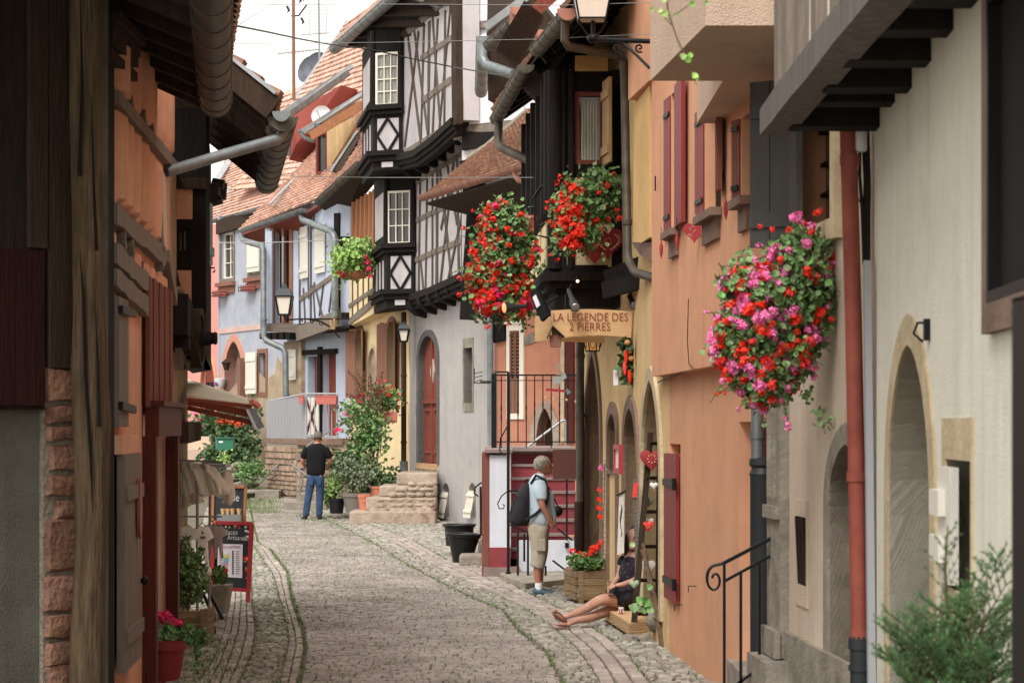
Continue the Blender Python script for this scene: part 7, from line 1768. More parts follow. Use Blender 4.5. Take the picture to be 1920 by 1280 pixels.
for top,bot,Y_,fo,lb in (([(318,866),(334,864)],[(316,926),(338,944)],20.75,1.2,'cream knitted baby cardigan at the wall end of the upper rail'),
    ([(326,866),(346,866)],[(332,930),(345,950),(362,944)],20.6,1.6,'cream knitted baby cardigan, the second from the wall on the upper rail'),
    ([(340,866),(362,866)],[(346,926),(362,942),(384,940)],20.45,1.6,'cream knitted baby cardigan hanging third from the wall on the upper rail'),
    ([(352,866),(392,870)],[(362,918),(384,930),(414,922)],20.3,2.0,'largest cream knitted cardigan spread in front on the upper rail'),
    ([(384,868),(400,876)],[(402,926),(416,930),(430,916)],20.15,1.4,'cream knitted baby cardigan with rolled edge at the street end of the upper rail'),
    ([(420,882),(432,884)],[(418,940),(430,944),(441,928)],20.5,1.2,'small pale sleeve of a cardigan hanging last on the street end')):
    q = thing('baby_cardigan',lb,'garment',P(*top[0],Y_),'garments on the clothes rack'); mb = MB(); e_ = drape(mb,top,bot,Y_,fo,.035,ph=rr(0,3)); ob = mb.build('knit_body',M.cream_cloth,q,smooth=True)
    s_ = ob.modifiers.new('s','SOLIDIFY'); s_.thickness = .02; subd(ob,1)
    mb = MB(); mb.tube(e_,.014,7); mb.build('rolled_hem',M.cream_cloth,q,smooth=True)
    mb = MB(); c_ = lerp(bot[0][0],bot[-1][0],.25); mb.tube([P(lerp(top[0][0],top[-1][0],.3),880,Y_ - .09),P(c_,905,Y_ - .1),P(c_ + 3,926,Y_ - .1)],[.03,.028,.024],9); mb.build('sleeve',M.cream_cloth,q,smooth=True)
def romper(x,y,s,Y_,lb,m=M.white_cloth,long=True,print_=False):
    q = thing('baby_suit',lb,'garment',P(x,y,Y_),'garments on the clothes rack')
    o1 = [(-7,0),(-2,3),(2,3),(7,0),(16,8),(22,24),(16,27),(11,18),(11,38)]
    o2 = [(12,60),(14,82),(8,86),(3,62),(0,52),(-3,62),(-4,84),(-11,84),(-11,60)] if long else [(11,50),(0,53),(-11,50)]
    o3 = [(-11,38),(-11,18),(-16,27),(-22,24),(-16,8)]
    ol_ = [(x + a * s,y + b * s) for a,b in o1 + o2 + o3]; mb = MB(); sheet(mb,ol_,Y_,.02,.02); mb.build('cloth',m,q,smooth=True)
    mb = MB(); a = P(x,y - 8,Y_); mb.tube([P(x - 8 * s,y + 3,Y_ - .01),P(x,y - 3,Y_ - .01),P(x + 8 * s,y + 3,Y_ - .01)],.005,5); mb.tube([P(x,y - 3,Y_ - .01),P(x + 1,y - 8,Y_),P(x + 3,y - 10,Y_)],.003,5); mb.build('coat_hanger',M.w_board,q)
    if print_:
        mb = MB(); mb.obox(P(x + 1,y + 24 * s,Y_ - .032),(.05,0,0),(0,.004,0),(0,0,.022)); mb.ball(P(x + 1,y + 15 * s,Y_ - .03),.012,.004,.014); mb.build('small_print',M.w_brown,q)
romper(337,985,.85,20.55,'white baby top hanging nearest the wall on the lower rail',long=False)
romper(349,984,.9,20.45,'white baby suit with tan cuffs in the middle of the lower rail')
romper(379,983,1.0,20.2,'white baby romper with small brown print in front on the lower rail',print_=True)
romper(397,980,.75,20.35,'mauve grey fleece suit beside the printed romper',M.grey_cloth)
romper(409,984,.75,20.3,'mauve grey and white fleece suit at the street end of the lower rail',M.grey_cloth)
romper(328,986,.7,20.7,'navy striped baby top half hidden behind the white ones',mat('cloth_navy',S(50,54,84),rough=.9),long=False)
q = thing('fleece_shoes','pair of beige baby booties dangling under the printed romper','shoes',P(388,1070,20.15)); mb = MB(); mb.ball(P(376,1068,20.15),.045,.05,.035); mb.ball(P(390,1070,20.1),.035,.05,.045); mb.build('booties',M.cream_cloth,q,smooth=True)
# ---- chalk boards
def board(name,label,tl,tr,br,bl,Y,fm,w_=.035):
    o = thing(name,label,'sign',P(*bl,Y)); A,B_,C_,D = [P(*p,Y) for p in (tl,tr,br,bl)]
    mb = MB(); mb.ext([A,B_,C_,D],(0,.02,0)); mb.build('slate',M.chalk,o)
    mb = MB()
    for p,q in ((A,B_),(B_,C_),(C_,D),(D,A)): mb.beam(p + Vector((0,-.003,0)),q + Vector((0,-.003,0)),w_,.035,(0,1,0))
    mb.build('frame',fm,o); return o
Y = 23.9; o = board('chalkboard_sign','red framed chalkboard listing ice cream flavours beside the clothes rack',(404,979),(473,981),(467,1106),(396,1102),Y,M.paintred,.04)
for x0,y0,x1,y1 in ((471,981,465,1128),(402,979,394,1120)):
    mb = MB(); mb.beam(P(x0,y0,Y - .03),P(x1,y1,Y - .03),.045,.03,(0,1,0)); mb.build('leg',M.paintred,o)
text(o,'Glaces',P(416,1002,Y - .01),(math.pi / 2,0,0),.088,M.text_white,align='LEFT',sx=.75)
text(o,'Artisanales',P(426,1011,Y - .012),(math.pi / 2,.05,0),.078,M.text_white,align='LEFT',sx=.72)
mb = MB(); mb.ext([P(409,1019,Y - .012),P(455,1020,Y - .012),P(454,1083,Y - .012),P(407,1080,Y - .012)],(0,.008,0)); mb.build('flavour_list',M.paper,o)
text(o,'Nos parfums',P(432,1027,Y - .015),(math.pi / 2,0,0),.056,M.text_pink,sx=.78)
mb = MB(); mm = []
for i in range(11):
    for x0 in (411,442):
        mb.ext([P(x0,1033 + i * 4.1,Y - .016),P(x0 + rr(5,9),1033 + i * 4.1,Y - .016),P(x0 + 6,1034 + i * 4.1,Y - .016),P(x0,1034 + i * 4.1,Y - .016)],(0,.003,0))
    mb.ext([P(435,1032 + i * 4.1,Y - .016),P(438,1032 + i * 4.1,Y - .016),P(438,1035 + i * 4.1,Y - .016),P(435,1035 + i * 4.1,Y - .016)],(0,.003,0))
mb.build('list_lines',M.text_dark,o)
mb = MB(); cs = []
for i,(cc) in enumerate(((220,210,90),(120,190,200),(190,150,200),(240,170,120))):
    mb.ext([P(419 - i,1040 + i * 7,Y - .0165),P(429 - i,1037 + i * 7,Y - .0165),P(430 - i,1044 + i * 7,Y - .0165),P(420 - i,1047 + i * 7,Y - .0165)],(0,.003,0),i)
mb.build('cone_picture',[mat('print_%s' % n_,S(*c_),rough=.6) for n_,c_ in (('yellow',(220,210,90)),('teal',(120,190,200)),('lilac',(190,150,200)),('peach',(240,170,120)))],o)
mb = MB()
for i in range(16): mb.ball(P(rr(458,466),rr(985,1085),Y - .0),.018,.006,.014,i % 3,nu=6,nv=4)
for i in range(9): mb.ball(P(rr(408,466),rr(984,990),Y - .0),.014,.006,.012,i % 3,nu=6,nv=4)
mb.build('painted_flowers',[M.leaf,M.f_red,M.text_white],o)
text(o,'€',P(441,992,Y - .012),(math.pi / 2,0,0),.05,M.leaf_g)
Y = 25.5; o = board('chalkboard_sign','wooden framed chalkboard standing behind the red framed one',(400,912),(461,912),(458,978),(398,978),Y,M.w_orange,.035)
text(o,'que',P(437,939,Y - .01),(math.pi / 2,0,0),.13,M.text_white,sx=.8)
mb = MB(); mb.box(P(411,0,Y).x,P(455,0,Y).x,Y - .2,Y - .05,P(0,975,Y)[2],P(0,963,Y)[2]); mb.build('cone_stand',M.steel,o)
for i,px in enumerate((418,427,436,448)):
    mb = MB(); c = P(px,972,Y - .12); mb.lathe(c,[(.008,0),(.03,.12)],10); mb.build('ice_cone',M.w_sign,o,smooth=True)
# planter stone + wooden crate etc.
o = thing('stone_trough','rough grey stone trough planter behind the clothes rack','planter',P(412,1165,21.9)); mb = MB(); a = P(400,1165,21.6); mb.ext([P(392,1100,21.9),P(428,1098,21.9),P(420,1150,21.9),P(400,1160,21.9)],(0,.4,0)); mb.build('trough',M.stone_g,o)
mb = MB(); f = ell(P(412,1078,22),.09,.12,.1)
for _ in range(160): rleaf(mb,f(),rr(.03,.06))
mb.build('leaves',M.leaf,o); mb = MB(); blossom(mb,P(424,1070,21.9),.06); mb.build('flower_head',M.f_red,o)
o = thing('wooden_crate','weathered slatted wooden planter crate beside the red flowerpot','crate',P(355,1190,19.2)); x0,x1 = P(318,0,19.2).x,P(388,0,19.2).x
z0,z1 = P(0,1196,19.2)[2],P(0,1143,19.2)[2]
mb = MB()
for i in range(4):
    a = lerp(z0,z1,i / 4); b = lerp(z0,z1,(i + .84) / 4); mb.box(x0,x1,19.2,19.24,a,b); mb.box(x1 - .03,x1,19.24,19.7,a,b)
mb.build('slats',M.w_planter,o)
for a in (x1 - .06,x0): MB().box(a,a + .07,19.17,19.2,.0,z1 + .01).build('corner_batten',M.w_planter,o)
mb = MB(); f = ell(P(352,1085,19.6),.19,.15,.28,.2)
for _ in range(850): leaf(mb,f(),rr(.035,.07),Vector((rr(-1,1),rr(-1,1),rr(-.3,1))))
for px,py in ((348,1015),(322,1030),(375,1035),(366,1060)):
    for _ in range(26): leaf(mb,P(px + R.gauss(0,4),py + rr(-8,16),19.55),rr(.03,.06),Vector((rr(-1,1),rr(-1,0),rr(0,1))))
mb.build('foliage',M.leaf,o)
mb = MB(); 
for _ in range(16): p_ = P(352,1145,19.5); q_ = P(rr(325,380),rr(1010,1080),19.6); mb.tube([p_,p_.lerp(q_,.5) + Vector((rr(-.03,.03),0,0)),q_],.006,5)
mb.build('stems',M.stem,o)
o = thing('folded_sign_stand','dark folded metal stand and grey sheet leaning behind the rack','stand',P(392,1150,21)); mb = MB(); mb.beam(P(384,1095,21),P(418,1160,21),.03,.03,(0,1,0)); mb.beam(P(380,1110,21),P(405,1165,21),.03,.03,(0,1,0)); mb.build('frame',M.black,o)
mb = MB(); mb.ext([P(366,1090,21.1),P(384,1088,21.1),P(378,1128,21.1),P(366,1130,21.1)],(0,.02,0)); mb.build('sheet',M.p_grey,o)
# geranium pot
c = G(312,1276); c = Vector((c.x,16.7,0)); o = thing('flowerpot','large dark red flowerpot with pink geranium in the bottom left corner','flowerpot',c)
zt_ = P(0,1205,16.7)[2]; mb = MB(); mb.lathe(c,[(.115,0),(.16,zt_ - .05),(.165,zt_ - .05),(.182,zt_ - .045),(.186,zt_ + .03),(.17,zt_ + .035),(.15,zt_ - .01)],32); mb.build('pot',M.pot_red,o,smooth=True)
mb = MB(); f = ell(Vector((c.x + .02,16.7,zt_ + .08)),.22,.18,.09,.1)
for _ in range(420): rleaf(mb,f(),rr(.04,.075))
for _ in range(130):
    t = R.random(); rleaf(mb,P(lerp(355,385,t) + R.gauss(0,6),lerp(1195,1185,t) + R.gauss(0,7) + 20 * max(0,t - .5),16.5),rr(.03,.055))
for _ in range(60): t = R.random(); rleaf(mb,P(368 + R.gauss(0,4),lerp(1200,1248,t),16.5),rr(.02,.045))
mb.build('leaves',M.leaf,o)
mb = MB()
for px,py,s in ((306,1160,.10),(316,1158,.09),(326,1165,.09),(336,1168,.07),(298,1153,.08),(310,1150,.08),(273,1180,.05)): blossom(mb,P(px,py,16.6),s,n=22)
mb.build('flower_heads',M.f_mag,o)
mb = MB()
for px in (306,318,332,274): mb.tube([P(px,1168,16.62),P(308 + (px - 308) * .5,1205,16.65)],.005,5)
mb.build('stems',M.stem,o)

# ---------------------------------------------------------------- hanging geraniums
def basket(label,outl,Y,dp,nleaf,ls,nfl,fs,fcols,trail,group=None,name='geranium_basket',leafm='leaf',fl_bias=None,stemm=True,wisps=46):
    """outl: list of (px, py, rx px, ry px) lobes that make the mass"""
    c0 = P(outl[0][0],outl[0][1],Y); o = thing(name,label,'hanging flowers',c0,group)
    lobes = [(P(a,b,Y),rx * Y / F,ry * Y / F) for a,b,rx,ry in outl]; A = [l[1] * l[2] for l in lobes]
    def samp(inner=.35):
        l = R.choices(lobes,A)[0]; k = ell(l[0],l[1],min(l[1],dp),l[2],inner); return k()
    mb = MB(); cs = [samp(.2) for _ in range(max(8,nleaf // 24))]
    for i in range(nleaf):
        if i % 3: q = R.choice(cs) + Vector((R.gauss(0,1),R.gauss(0,1),R.gauss(0,1))) * (.035 * Y / 14)
        else: q = samp(.55)
        rleaf(mb,q,ls * rr(.6,1.25))
    for (px,py,n_) in trail:
        for k in range(n_): rleaf(mb,P(px + R.gauss(0,7),py + R.gauss(0,7),Y + rr(-.05,.05)),ls * rr(.5,.9))
    mb.build('leaves',M[leafm],o)
    if stemm:
        mb = MB()
        for _ in range(nleaf // 14): p_ = samp(.5); d = Vector((rr(-1,1),rr(-1,.3),rr(-1,.4))) * ls * 2; mb.tube([p_,p_ + d * .5 + Vector((0,0,.01)),p_ + d],.0025,4,cap=False)
        mb.build('stems',M.stem,o)
    wm_,ws_ = MB(),MB(); per = [MB() for _ in fcols]
    for _ in range(wisps):     # loose shoots that break the outline, each with a few leaves and a flower head
        l = R.choices(lobes,A)[0]; t = rr(0,6.28); p_ = l[0] + Vector((math.cos(t) * l[1] * .8,-rr(0,.1),math.sin(t) * l[2] * .8)); g_ = Vector((math.cos(t) - .4,-.3,math.sin(t) + rr(-.3,.1))) * ls * rr(1.2,3.2)
        pts_ = [p_,p_ + g_ * .5 + Vector((0,0,.01)),p_ + g_ + Vector((0,0,-.02))]; ws_.tube(pts_,.0028,4,cap=False)
        for k in range(4): rleaf(wm_,pts_[0].lerp(pts_[2],rr(.2,.9)),ls * rr(.4,.8))
        if nfl and R.random() < .8: blossom(R.choices(per,[c_[1] for c_ in fcols])[0],pts_[2],fs * rr(.4,.9),n=11)
    if wisps: wm_.build('trailing_leaves',M[leafm],o); ws_.build('trailing_shoots',M.stem,o)

    for i in range(nfl):
        for _ in range(12):
            l = R.choices(lobes,A)[0]; k = ell(l[0],l[1] * 1.05,min(l[1],dp) * 1.1,l[2] * 1.05,.8); q = k()
            if q.y < Y + .02 and (fl_bias is None or R.random() < fl_bias((q.x * F / q.y + CX),HY - (q.z - CH) * F / q.y)): break
        blossom(R.choices(per,[c_[1] for c_ in fcols])[0],q,fs * rr(.55,1.3),n=20)
    for mb,(m_,w_) in zip(per,fcols):
        if mb.v: mb.build('flower_heads',M[m_],o)
    return o
# big one, right
b = basket('huge hanging geranium with mixed pink and red flowers on the beige wall at right',[(1500,500,62,70),(1440,600,80,90),(1480,640,60,80),(1400,640,62,80),(1440,710,60,55),(1500,560,70,70),(1400,540,45,50)],12.0,.26,7500,.046,300,.075,[('f_red',5),('f_pink',4)],[(1510,740,22),(1535,775,16),(1548,795,12),(1535,455,40),(1400,480,20),(1345,660,20)],group='geraniums hanging over the lane',
    fl_bias=lambda x,y: .95 if x < 1440 else (.5 if y > 600 else .22))
mb = MB()
for px,py,s,m_ in ((1492,408,.09,0),(1502,420,.07,0),(1520,428,.08,0),(1536,395,.05,1),(1530,400,.04,1),(1448,430,.04,1),(1425,425,.035,1),(1562,495,.06,0),(1558,570,.06,1)): blossom(mb,P(px,py,12.0),s,m_,n=20)
mb.build('flower_heads',[M.f_pink,M.f_red],b)
mb = MB(); mb.tube([P(1560,470,12.3),P(1566,500,12.3),P(1562,560,12.3)],.010,6); mb.tube([P(1566,500,12.3),P(1530,520,12.0)],.010,6); mb.tube([P(1492,425,12.0),P(1500,470,12.0)],.003,4); mb.build('wall_bracket',M.iron,b)
b = basket('tall cascade of bright red geraniums left of the black oriel',[(945,425,40,45),(950,480,45,50),(918,480,35,55),(935,520,48,45),(925,560,40,30),(965,560,35,40),(985,470,22,60),(900,520,25,30)],23.0,.3,4400,.06,330,.095,[('f_red',9),('f_mag',1)],[(960,380,20),(905,395,10),(925,595,8),(985,610,16)],group='geraniums hanging over the lane',
    fl_bias=lambda x,y: .95 if (x < 940 or y > 535) else .16)
mb = MB(); c = P(987,415,22.9); mb.lathe(c + Vector((.02,.12,-.12)),[(.065,0),(.095,.16),(.105,.16),(.105,.19)],14); mb.build('pot',M.box_red,b,smooth=True)
mb = MB(); mb.tube([P(1002,370,22.9),P(1004,440,22.9),P(1028,446,22.8)],.012,6); mb.tube([P(1000,372,22.9),P(1015,350,22.8),P(1048,345,22.6)],.014,6); mb.build('iron_bracket',M.iron,b)
b = basket('red geraniums spilling over the window sill of the black oriel',[(1125,355,42,38),(1095,380,45,45),(1070,400,32,45),(1080,440,40,28),(1145,360,24,36)],21.8,.28,3600,.056,130,.095,[('f_red',1)],[(1128,485,6),(1095,470,10),(1060,330,8)],group='geraniums hanging over the lane',fl_bias=lambda x,y: .95 if (x < 1095 and y > 340) else .09)
mb = MB(); mb.box(P(1075,0,22).x,P(1165,0,22).x,21.95,22.15,P(0,400,22)[2],P(0,372,22)[2]); mb.build('window_box',M.box_red,b)
b = basket('bright green fern like plants with crimson petunias in the planter at the yellow gallery',[(665,480,30,22),(648,492,20,18),(690,478,20,25),(672,495,30,16)],45.2,.35,1500,.11,0,.1,[('f_red',1)],[(640,488,20),(660,462,20)],leafm='leaf_l',name='balcony_planter')
mb = MB()
for px,py,s,m_ in ((635,512,.16,0),(642,518,.15,0),(650,510,.12,0),(690,492,.15,1),(692,505,.15,1),(694,518,.12,1),(682,495,.1,0),(686,482,.12,1)): blossom(mb,P(px,py,44.9),s,m_,n=18)
mb.build('flower_heads',[M.heart,M.f_mag],b)
mb = MB(); mb.ball(P(664,512,45.2),.33,.22,.14); mb.build('wire_basket',M.terracotta,b,smooth=True)
b = basket('orange red geraniums in a red wall box on the yellow house',[(722,752,16,18),(712,745,14,14),(732,745,14,14)],43.6,.2,420,.09,24,.11,[('f_coral',1)],[(726,735,8)],name='wall_planter')
mb = MB(); a,c_ = P(720,775,43.7),P(745,775,43.5); mb.ext([a,c_,c_ + Vector((-.01,0,-.19)),a + Vector((.01,0,-.19))],(0,-.2,0)); mb.build('trough',M.box_red,b)
mb = MB(); mb.ext([a + Vector((-.02,-.21,0)),c_ + Vector((.02,-.21,0)),c_ + Vector((.02,.01,0)),a + Vector((-.02,.01,0))],(0,0,.03)); mb.build('rim',M.box_red,b)
# wooden planter with geraniums
o = thing('wooden_planter','square plank planter full of red geraniums at the foot of the shop arch','planter',P(1100,1130,24.0))
Wp0,Wp1 = Wall((1062,24.4),(1084,23.9)),Wall((1084,23.9),(1140,23.9)); zt_,zb_ = P(0,1068,24)[2],.06
mb = MB()
for i in range(4):
    z0 = lerp(zb_,zt_,i / 4) + .003; z1 = lerp(zb_,zt_,(i + 1) / 4) - .004
    for W_ in (Wp0,Wp1): t0,t1 = .03 * (1 - i / 3),0; wbox(mb,W_,(t0,W_.L - t0,z0,z1),.0,.03)
mb.build('planks',M.w_planter,o)
mb = MB(); 
for s in (.03,Wp1.L - .03): wbox(mb,Wp1,(s - .03,s + .03,.0,zt_),.031,.045)
mb.ext([Wp0.v(0,zt_),Wp0.v(Wp0.L,zt_),Wp1.v(Wp1.L,zt_),Wp1.v(Wp1.L,zt_) + Vector((0,.45,0)),Wp0.v(0,zt_) + Vector((0,.2,0))],(0,0,-.03)); mb.build('corner_posts',M.w_planter,o)
mb = MB(); f = ell(P(1100,1052,24.0),.2,.2,.10,.1)
for _ in range(520): rleaf(mb,f(),rr(.05,.085))
for px,py in ((1067,1045),(1068,1056),(1075,1060)):
    for _ in range(7): rleaf(mb,P(px + rr(-4,4),py + rr(-3,3),23.9),.05)
mb.build('leaves',M.leaf,o)
mb = MB()
for px,py,s in ((1074,1033,.09),(1086,1036,.06),(1112,1030,.11),(1118,1026,.09),(1128,1016,.09),(1124,1022,.06),(1100,1040,.06),(1108,1036,.08)): blossom(mb,P(px,py,23.85),s,n=24)
mb.build('flower_heads',M.f_red,o)
mb = MB()
for px,py in ((1074,1035),(1113,1034),(1126,1024)): mb.tube([P(px,py,23.9),P(1100 + (px - 1100) * .5,1066,23.95)],.006,5)
mb.build('stems',M.stem,o)

# ---- plants by the yellow wall
def shrub(label,lobes,Y,n,ls,leafm,name='shrub',blooms=(),stems=0,root=None,dp=.4,group=None,rl=False):
    c0 = P(root[0],root[1],Y) if root else P(lobes[0][0],lobes[0][1],Y); o = thing(name,label,'plant',c0,group); mb = MB(); L_ = [(P(a,b,Y),rx * Y / F,ry * Y / F) for a,b,rx,ry in lobes]; A = [l[1] * l[2] for l in L_]
    cl = []
    for _ in range(max(6,n // 26)): l = R.choices(L_,A)[0]; cl.append(ell(l[0],l[1],min(dp,l[1]),l[2],.3)())
    for i in range(n):
        q = R.choice(cl) + Vector((R.gauss(0,1),R.gauss(0,1),R.gauss(0,1))) * ls * 1.1
        (rleaf if rl else leaf)(mb,q,ls * rr(.6,1.3))
    mb.build('foliage',M[leafm],o)
    if stems:
        mb = MB()
        for _ in range(stems): q = R.choice(cl); mb.tube([c0,c0.lerp(q,.5) + Vector((rr(-.05,.05),rr(-.05,.05),.05)),q],[.018,.012,.005],5,cap=False)
        mb.build('branches',M.bark,o)
    by = {}
    for px,py,s,m_ in blooms: by.setdefault(m_,MB()); blossom(by[m_],P(px,py,Y - .25),s,n=16)
    for m_,mb in by.items(): mb.build('flower_heads',M[m_],o)
    return o
shrub('tall leafy rose bush with pink blossoms climbing beside the yellow wall',[(680,800,30,45),(690,840,30,45),(672,860,26,40),(704,810,16,28),(662,780,20,25),(684,890,22,30),(648,800,14,18)],43.2,1700,.10,'leaf',name='rose_bush',stems=26,root=(700,930),blooms=[(648,775,.14,'f_pink'),(658,780,.10,'f_pink'),(632,808,.16,'f_mag'),(640,806,.12,'f_pink'),(672,742,.12,'heart'),(680,740,.1,'heart'),(676,752,.08,'f_mag')])
o = thing('red_grass_plumes','thin reddish seed stems rising above the rose bush against the yellow wall','plant',P(700,760,43.1)); mb = MB(); m2 = MB()
for _ in range(26):
    a = P(rr(680,720),770,43.1); b = P(rr(645,722),rr(690,740),43.1); mb.tube([a,a.lerp(b,.5) + Vector((rr(-.1,.1),0,0)),b],.006,4,cap=False)
    for k in range(7): leaf(m2,a.lerp(b,.6 + .06 * k),.05)
mb.build('stems',M.stem,o); m2.build('seed_heads',mat('seed_red',S(150,50,60),rough=.8),o)
shrub('yellow green bush in a black pot beside the man',[(628,908,15,18),(622,925,12,12)],42.6,520,.075,'leaf_l',name='potted_bush',root=(626,940),stems=6)
shrub('greyish flowering bush overflowing the wide grey planter',[(660,900,32,24),(680,885,24,20),(648,880,16,18)],42.2,1500,.07,'leaf_g',name='potted_bush',root=(664,925),stems=8)
shrub('dark leafy undergrowth between the rose bush and the terracotta pots',[(640,868,22,22),(705,905,22,22),(690,925,30,14),(730,900,12,20)],42.9,1200,.09,'leaf_d',name='undergrowth',root=(700,935))
def pot(label,px,yt,yb,wt,wb,Y,m,g='pots beside the stone steps'):
    zt_ = P(0,yt,Y)[2]; zb = P(0,yb,Y)[2]; x = P(px,0,Y).x; k = Y / F / 2; o = thing('flowerpot',label,'flowerpot',(x,Y,zb),g); mb = MB(); hgt = zt_ - zb
    mb.lathe((x,Y,zb),[(wb * k,0),(wt * k * .93,hgt * .8),(wt * k,hgt * .82),(wt * k * 1.02,hgt),(wt * k * .88,hgt),(wt * k * .8,hgt * .85)],24); mb.build('pot',m,o,smooth=True); return o
pot('black plastic plant pot holding the yellow green bush',631,934,962,32,24,42.4,M.black)
pot('wide grey plastic planter with tapered sides',668,924,960,54,38,41.9,mat('planter_grey',S(120,112,104),rough=.6))
pot('tall narrow terracotta pot in the middle of the group',684,926,958,26,20,41.5,M.terracotta); pot('large bright terracotta pot standing highest by the steps',708,911,936,30,24,42.2,M.terracotta); pot('small terracotta pot tucked against the lowest stone step',684,938,958,18,14,41.1,M.terracotta)
# ---- garden at the end of the lane
shrub('dark rose hedge with orange blossoms behind the green mailbox',[(420,800,45,30),(440,830,40,30),(400,840,30,30),(375,800,25,22),(465,800,14,30),(455,850,25,20)],57.0,2000,.14,'leaf_d',name='rose_hedge',root=(430,880),dp=1.0,blooms=[(412,790,.28,'f_coral'),(422,788,.25,'f_coral'),(432,792,.24,'f_coral'),(445,796,.2,'f_coral'),(452,795,.2,'f_coral'),(372,785,.15,'f_pink'),(380,800,.12,'f_pink'),(365,775,.12,'f_pink')])
shrub('lush dark ivy clump at the foot of the garden steps',[(425,860,28,16),(400,855,20,14)],53.0,900,.13,'leaf_d',name='ivy_clump',root=(420,875),dp=.6)
shrub('pale green herb bush growing over the garden rocks',[(470,885,14,10),(480,878,10,8),(462,878,10,8)],49.5,600,.09,'leaf',name='herb_bush',root=(470,895))
o = thing('garden_rocks','stack of weathered flat rocks forming rough garden steps beside the lane','rocks',P(460,925,50)); mb = MB()
for px,py,w_,h_,Y in ((450,872,34,14,52.5),(458,890,44,16,51),(462,908,50,14,50),(470,922,46,10,49),(440,895,30,18,51.6),(488,925,14,8,49),(440,880,34,16,52.6)):
    mb.ball(P(px,py,Y),w_ / 2 * Y / F,.5,h_ / 2 * Y / F,nu=12,nv=7,jit=.08)
mb.build('rocks',M.stone_g,o)
o = thing('garden_steps','pale stone garden steps rising left of the mailbox','steps',P(375,850,58)); mb = MB()
for i,(x0,x1,y0,y1) in enumerate(((340,400,842,865),(345,395,828,842),(350,392,818,828))): Y = 54 + i; mb.ext([P(x0,y0,Y),P(x1,y0,Y),P(x1,y1 + 3,Y),P(x0,y1 + 3,Y)],(0,1.2,0))
mb.build('steps',M.p_render,o)
o = thing('mailbox','green metal mailbox on a thin post in front of the dark hedge','mailbox',P(420,890,47)); Y = 47
a,b = P(406,822,Y),P(437,822,Y); zl = P(0,843,Y)[2]
mb = MB(); mb.box(a.x,b.x,Y,Y + .3,zl,a.z - .0); mb.ext([(a.x,Y - .0,zl),(a.x - .06,Y + .28,zl),(a.x - .06,Y + .28,a.z),(a.x,Y,a.z)],(.004,.004,0)); mb.build('box',M.mailbox,o); mb = MB(); mb.box(a.x - .02,b.x + .02,Y - .03,Y + .34,a.z + .001,a.z + .03); mb.build('lid',M.mailbox,o)
mb = MB(); mb.box(a.x + .05,a.x + .14,Y - .006,Y - .001,a.z - .09,a.z - .05); mb.build('label_plate',M.paper,o); mb = MB(); mb.tube([P(421,843,Y),P(421,900,Y)],.03,8); mb.build('post',M.iron_b,o)
shrub('small bright shoot climbing the mailbox post',[(421,865,6,10)],46.6,60,.08,'leaf_l',name='shoot',root=(421,880))
# tubs, block
def tub(label,px,yt,yb,wt,wb,Y,tilt):
    zt_ = P(0,yt,Y)[2]; zb = P(0,yb,Y)[2]; x = P(px,0,Y).x; k = Y / F / 2; o = thing('plastic_tub',label,'tub',(x,Y,zb),'black tubs by the grey wall'); mb = MB(); hg = zt_ - zb; ax = Vector((tilt,0,1)).normalized()
    mb.lathe((x,Y,zb),[(wb * k,0),(wt * k * .92,hg * .88),(wt * k,hg * .9),(wt * k * 1.03,hg),(wt * k * .95,hg),(wt * k * .88,hg * .85),(wb * k * .9,.05)],28,axis=ax); mb.build('tub',M.black,o,smooth=True); mb = MB(); mb.tube([Vector((x,Y,zb)) + ax * hg + (Vector((math.cos(t),math.sin(t),0)) * wt * k * 1.03) + ax * 0 + Vector((0,0,-math.cos(t) * wt * k * tilt)) for t in [2 * math.pi * i / 24 for i in range(25)]],.012,6); mb.build('rim',M.iron_b,o,smooth=True)
tub('black plastic tub standing upright at the grey wall',861,983,1022,60,50,32.0,0.0); tub('larger black plastic tub tilted in front of the upright one',866,1000,1062,64,30,30.6,.06)
o = thing('stone_block','roughly squared mossy stone block beside the black tubs','stone',P(885,1065,30)); mb = MB(); a = P(861,1038,30.0); b = P(908,1068,30.0); mb.box(a.x,b.x,29.9,30.3,.03,a.z); q = mb.build('block',M.stone_g,o); bv = q.modifiers.new('b','BEVEL'); bv.width = .05; bv.segments = 3
mb = MB(); a = P(896,1008,31); mb.box(a.x,P(912,0,31).x,31,31.3,.03,a.z); q = mb.build('upright_block',M.stone_g,o); bv = q.modifiers.new('b','BEVEL'); bv.width = .03; bv.segments = 2
# twig top
o = thing('vine_twig','thin blurred vine twig with fresh leaves dangling before the sand coloured bay','twig',P(1255,0,8)); mb = MB(); pts = [P(1248,-40,8),P(1252,20,8),(P(1270,75,8)),P(1292,120,8),P(1306,160,8)]; mb.tube(pts,[.004,.0035,.003,.0025,.0015],5); mb.tube([P(1262,50,8),P(1236,22,8)],.002,4); mb.tube([P(1262,30,8),P(1300,5,8)],.002,4); mb.build('stem',M.bark,o,smooth=True)
mb = MB()
for px,py,s in ((1282,106,.035),(1290,112,.03),(1294,104,.025),(1303,142,.03),(1306,148,.02),(1247,26,.03),(1238,20,.02),(1298,8,.03),(1270,28,.02),(1325,6,.025),(1222,18,.018),(1245,0,.028)): rleaf(mb,P(px,py,7.98),s,d=Vector((rr(-.3,.3),-1,rr(-.3,.6))))
mb.build('leaves',M.leaf_l,o)
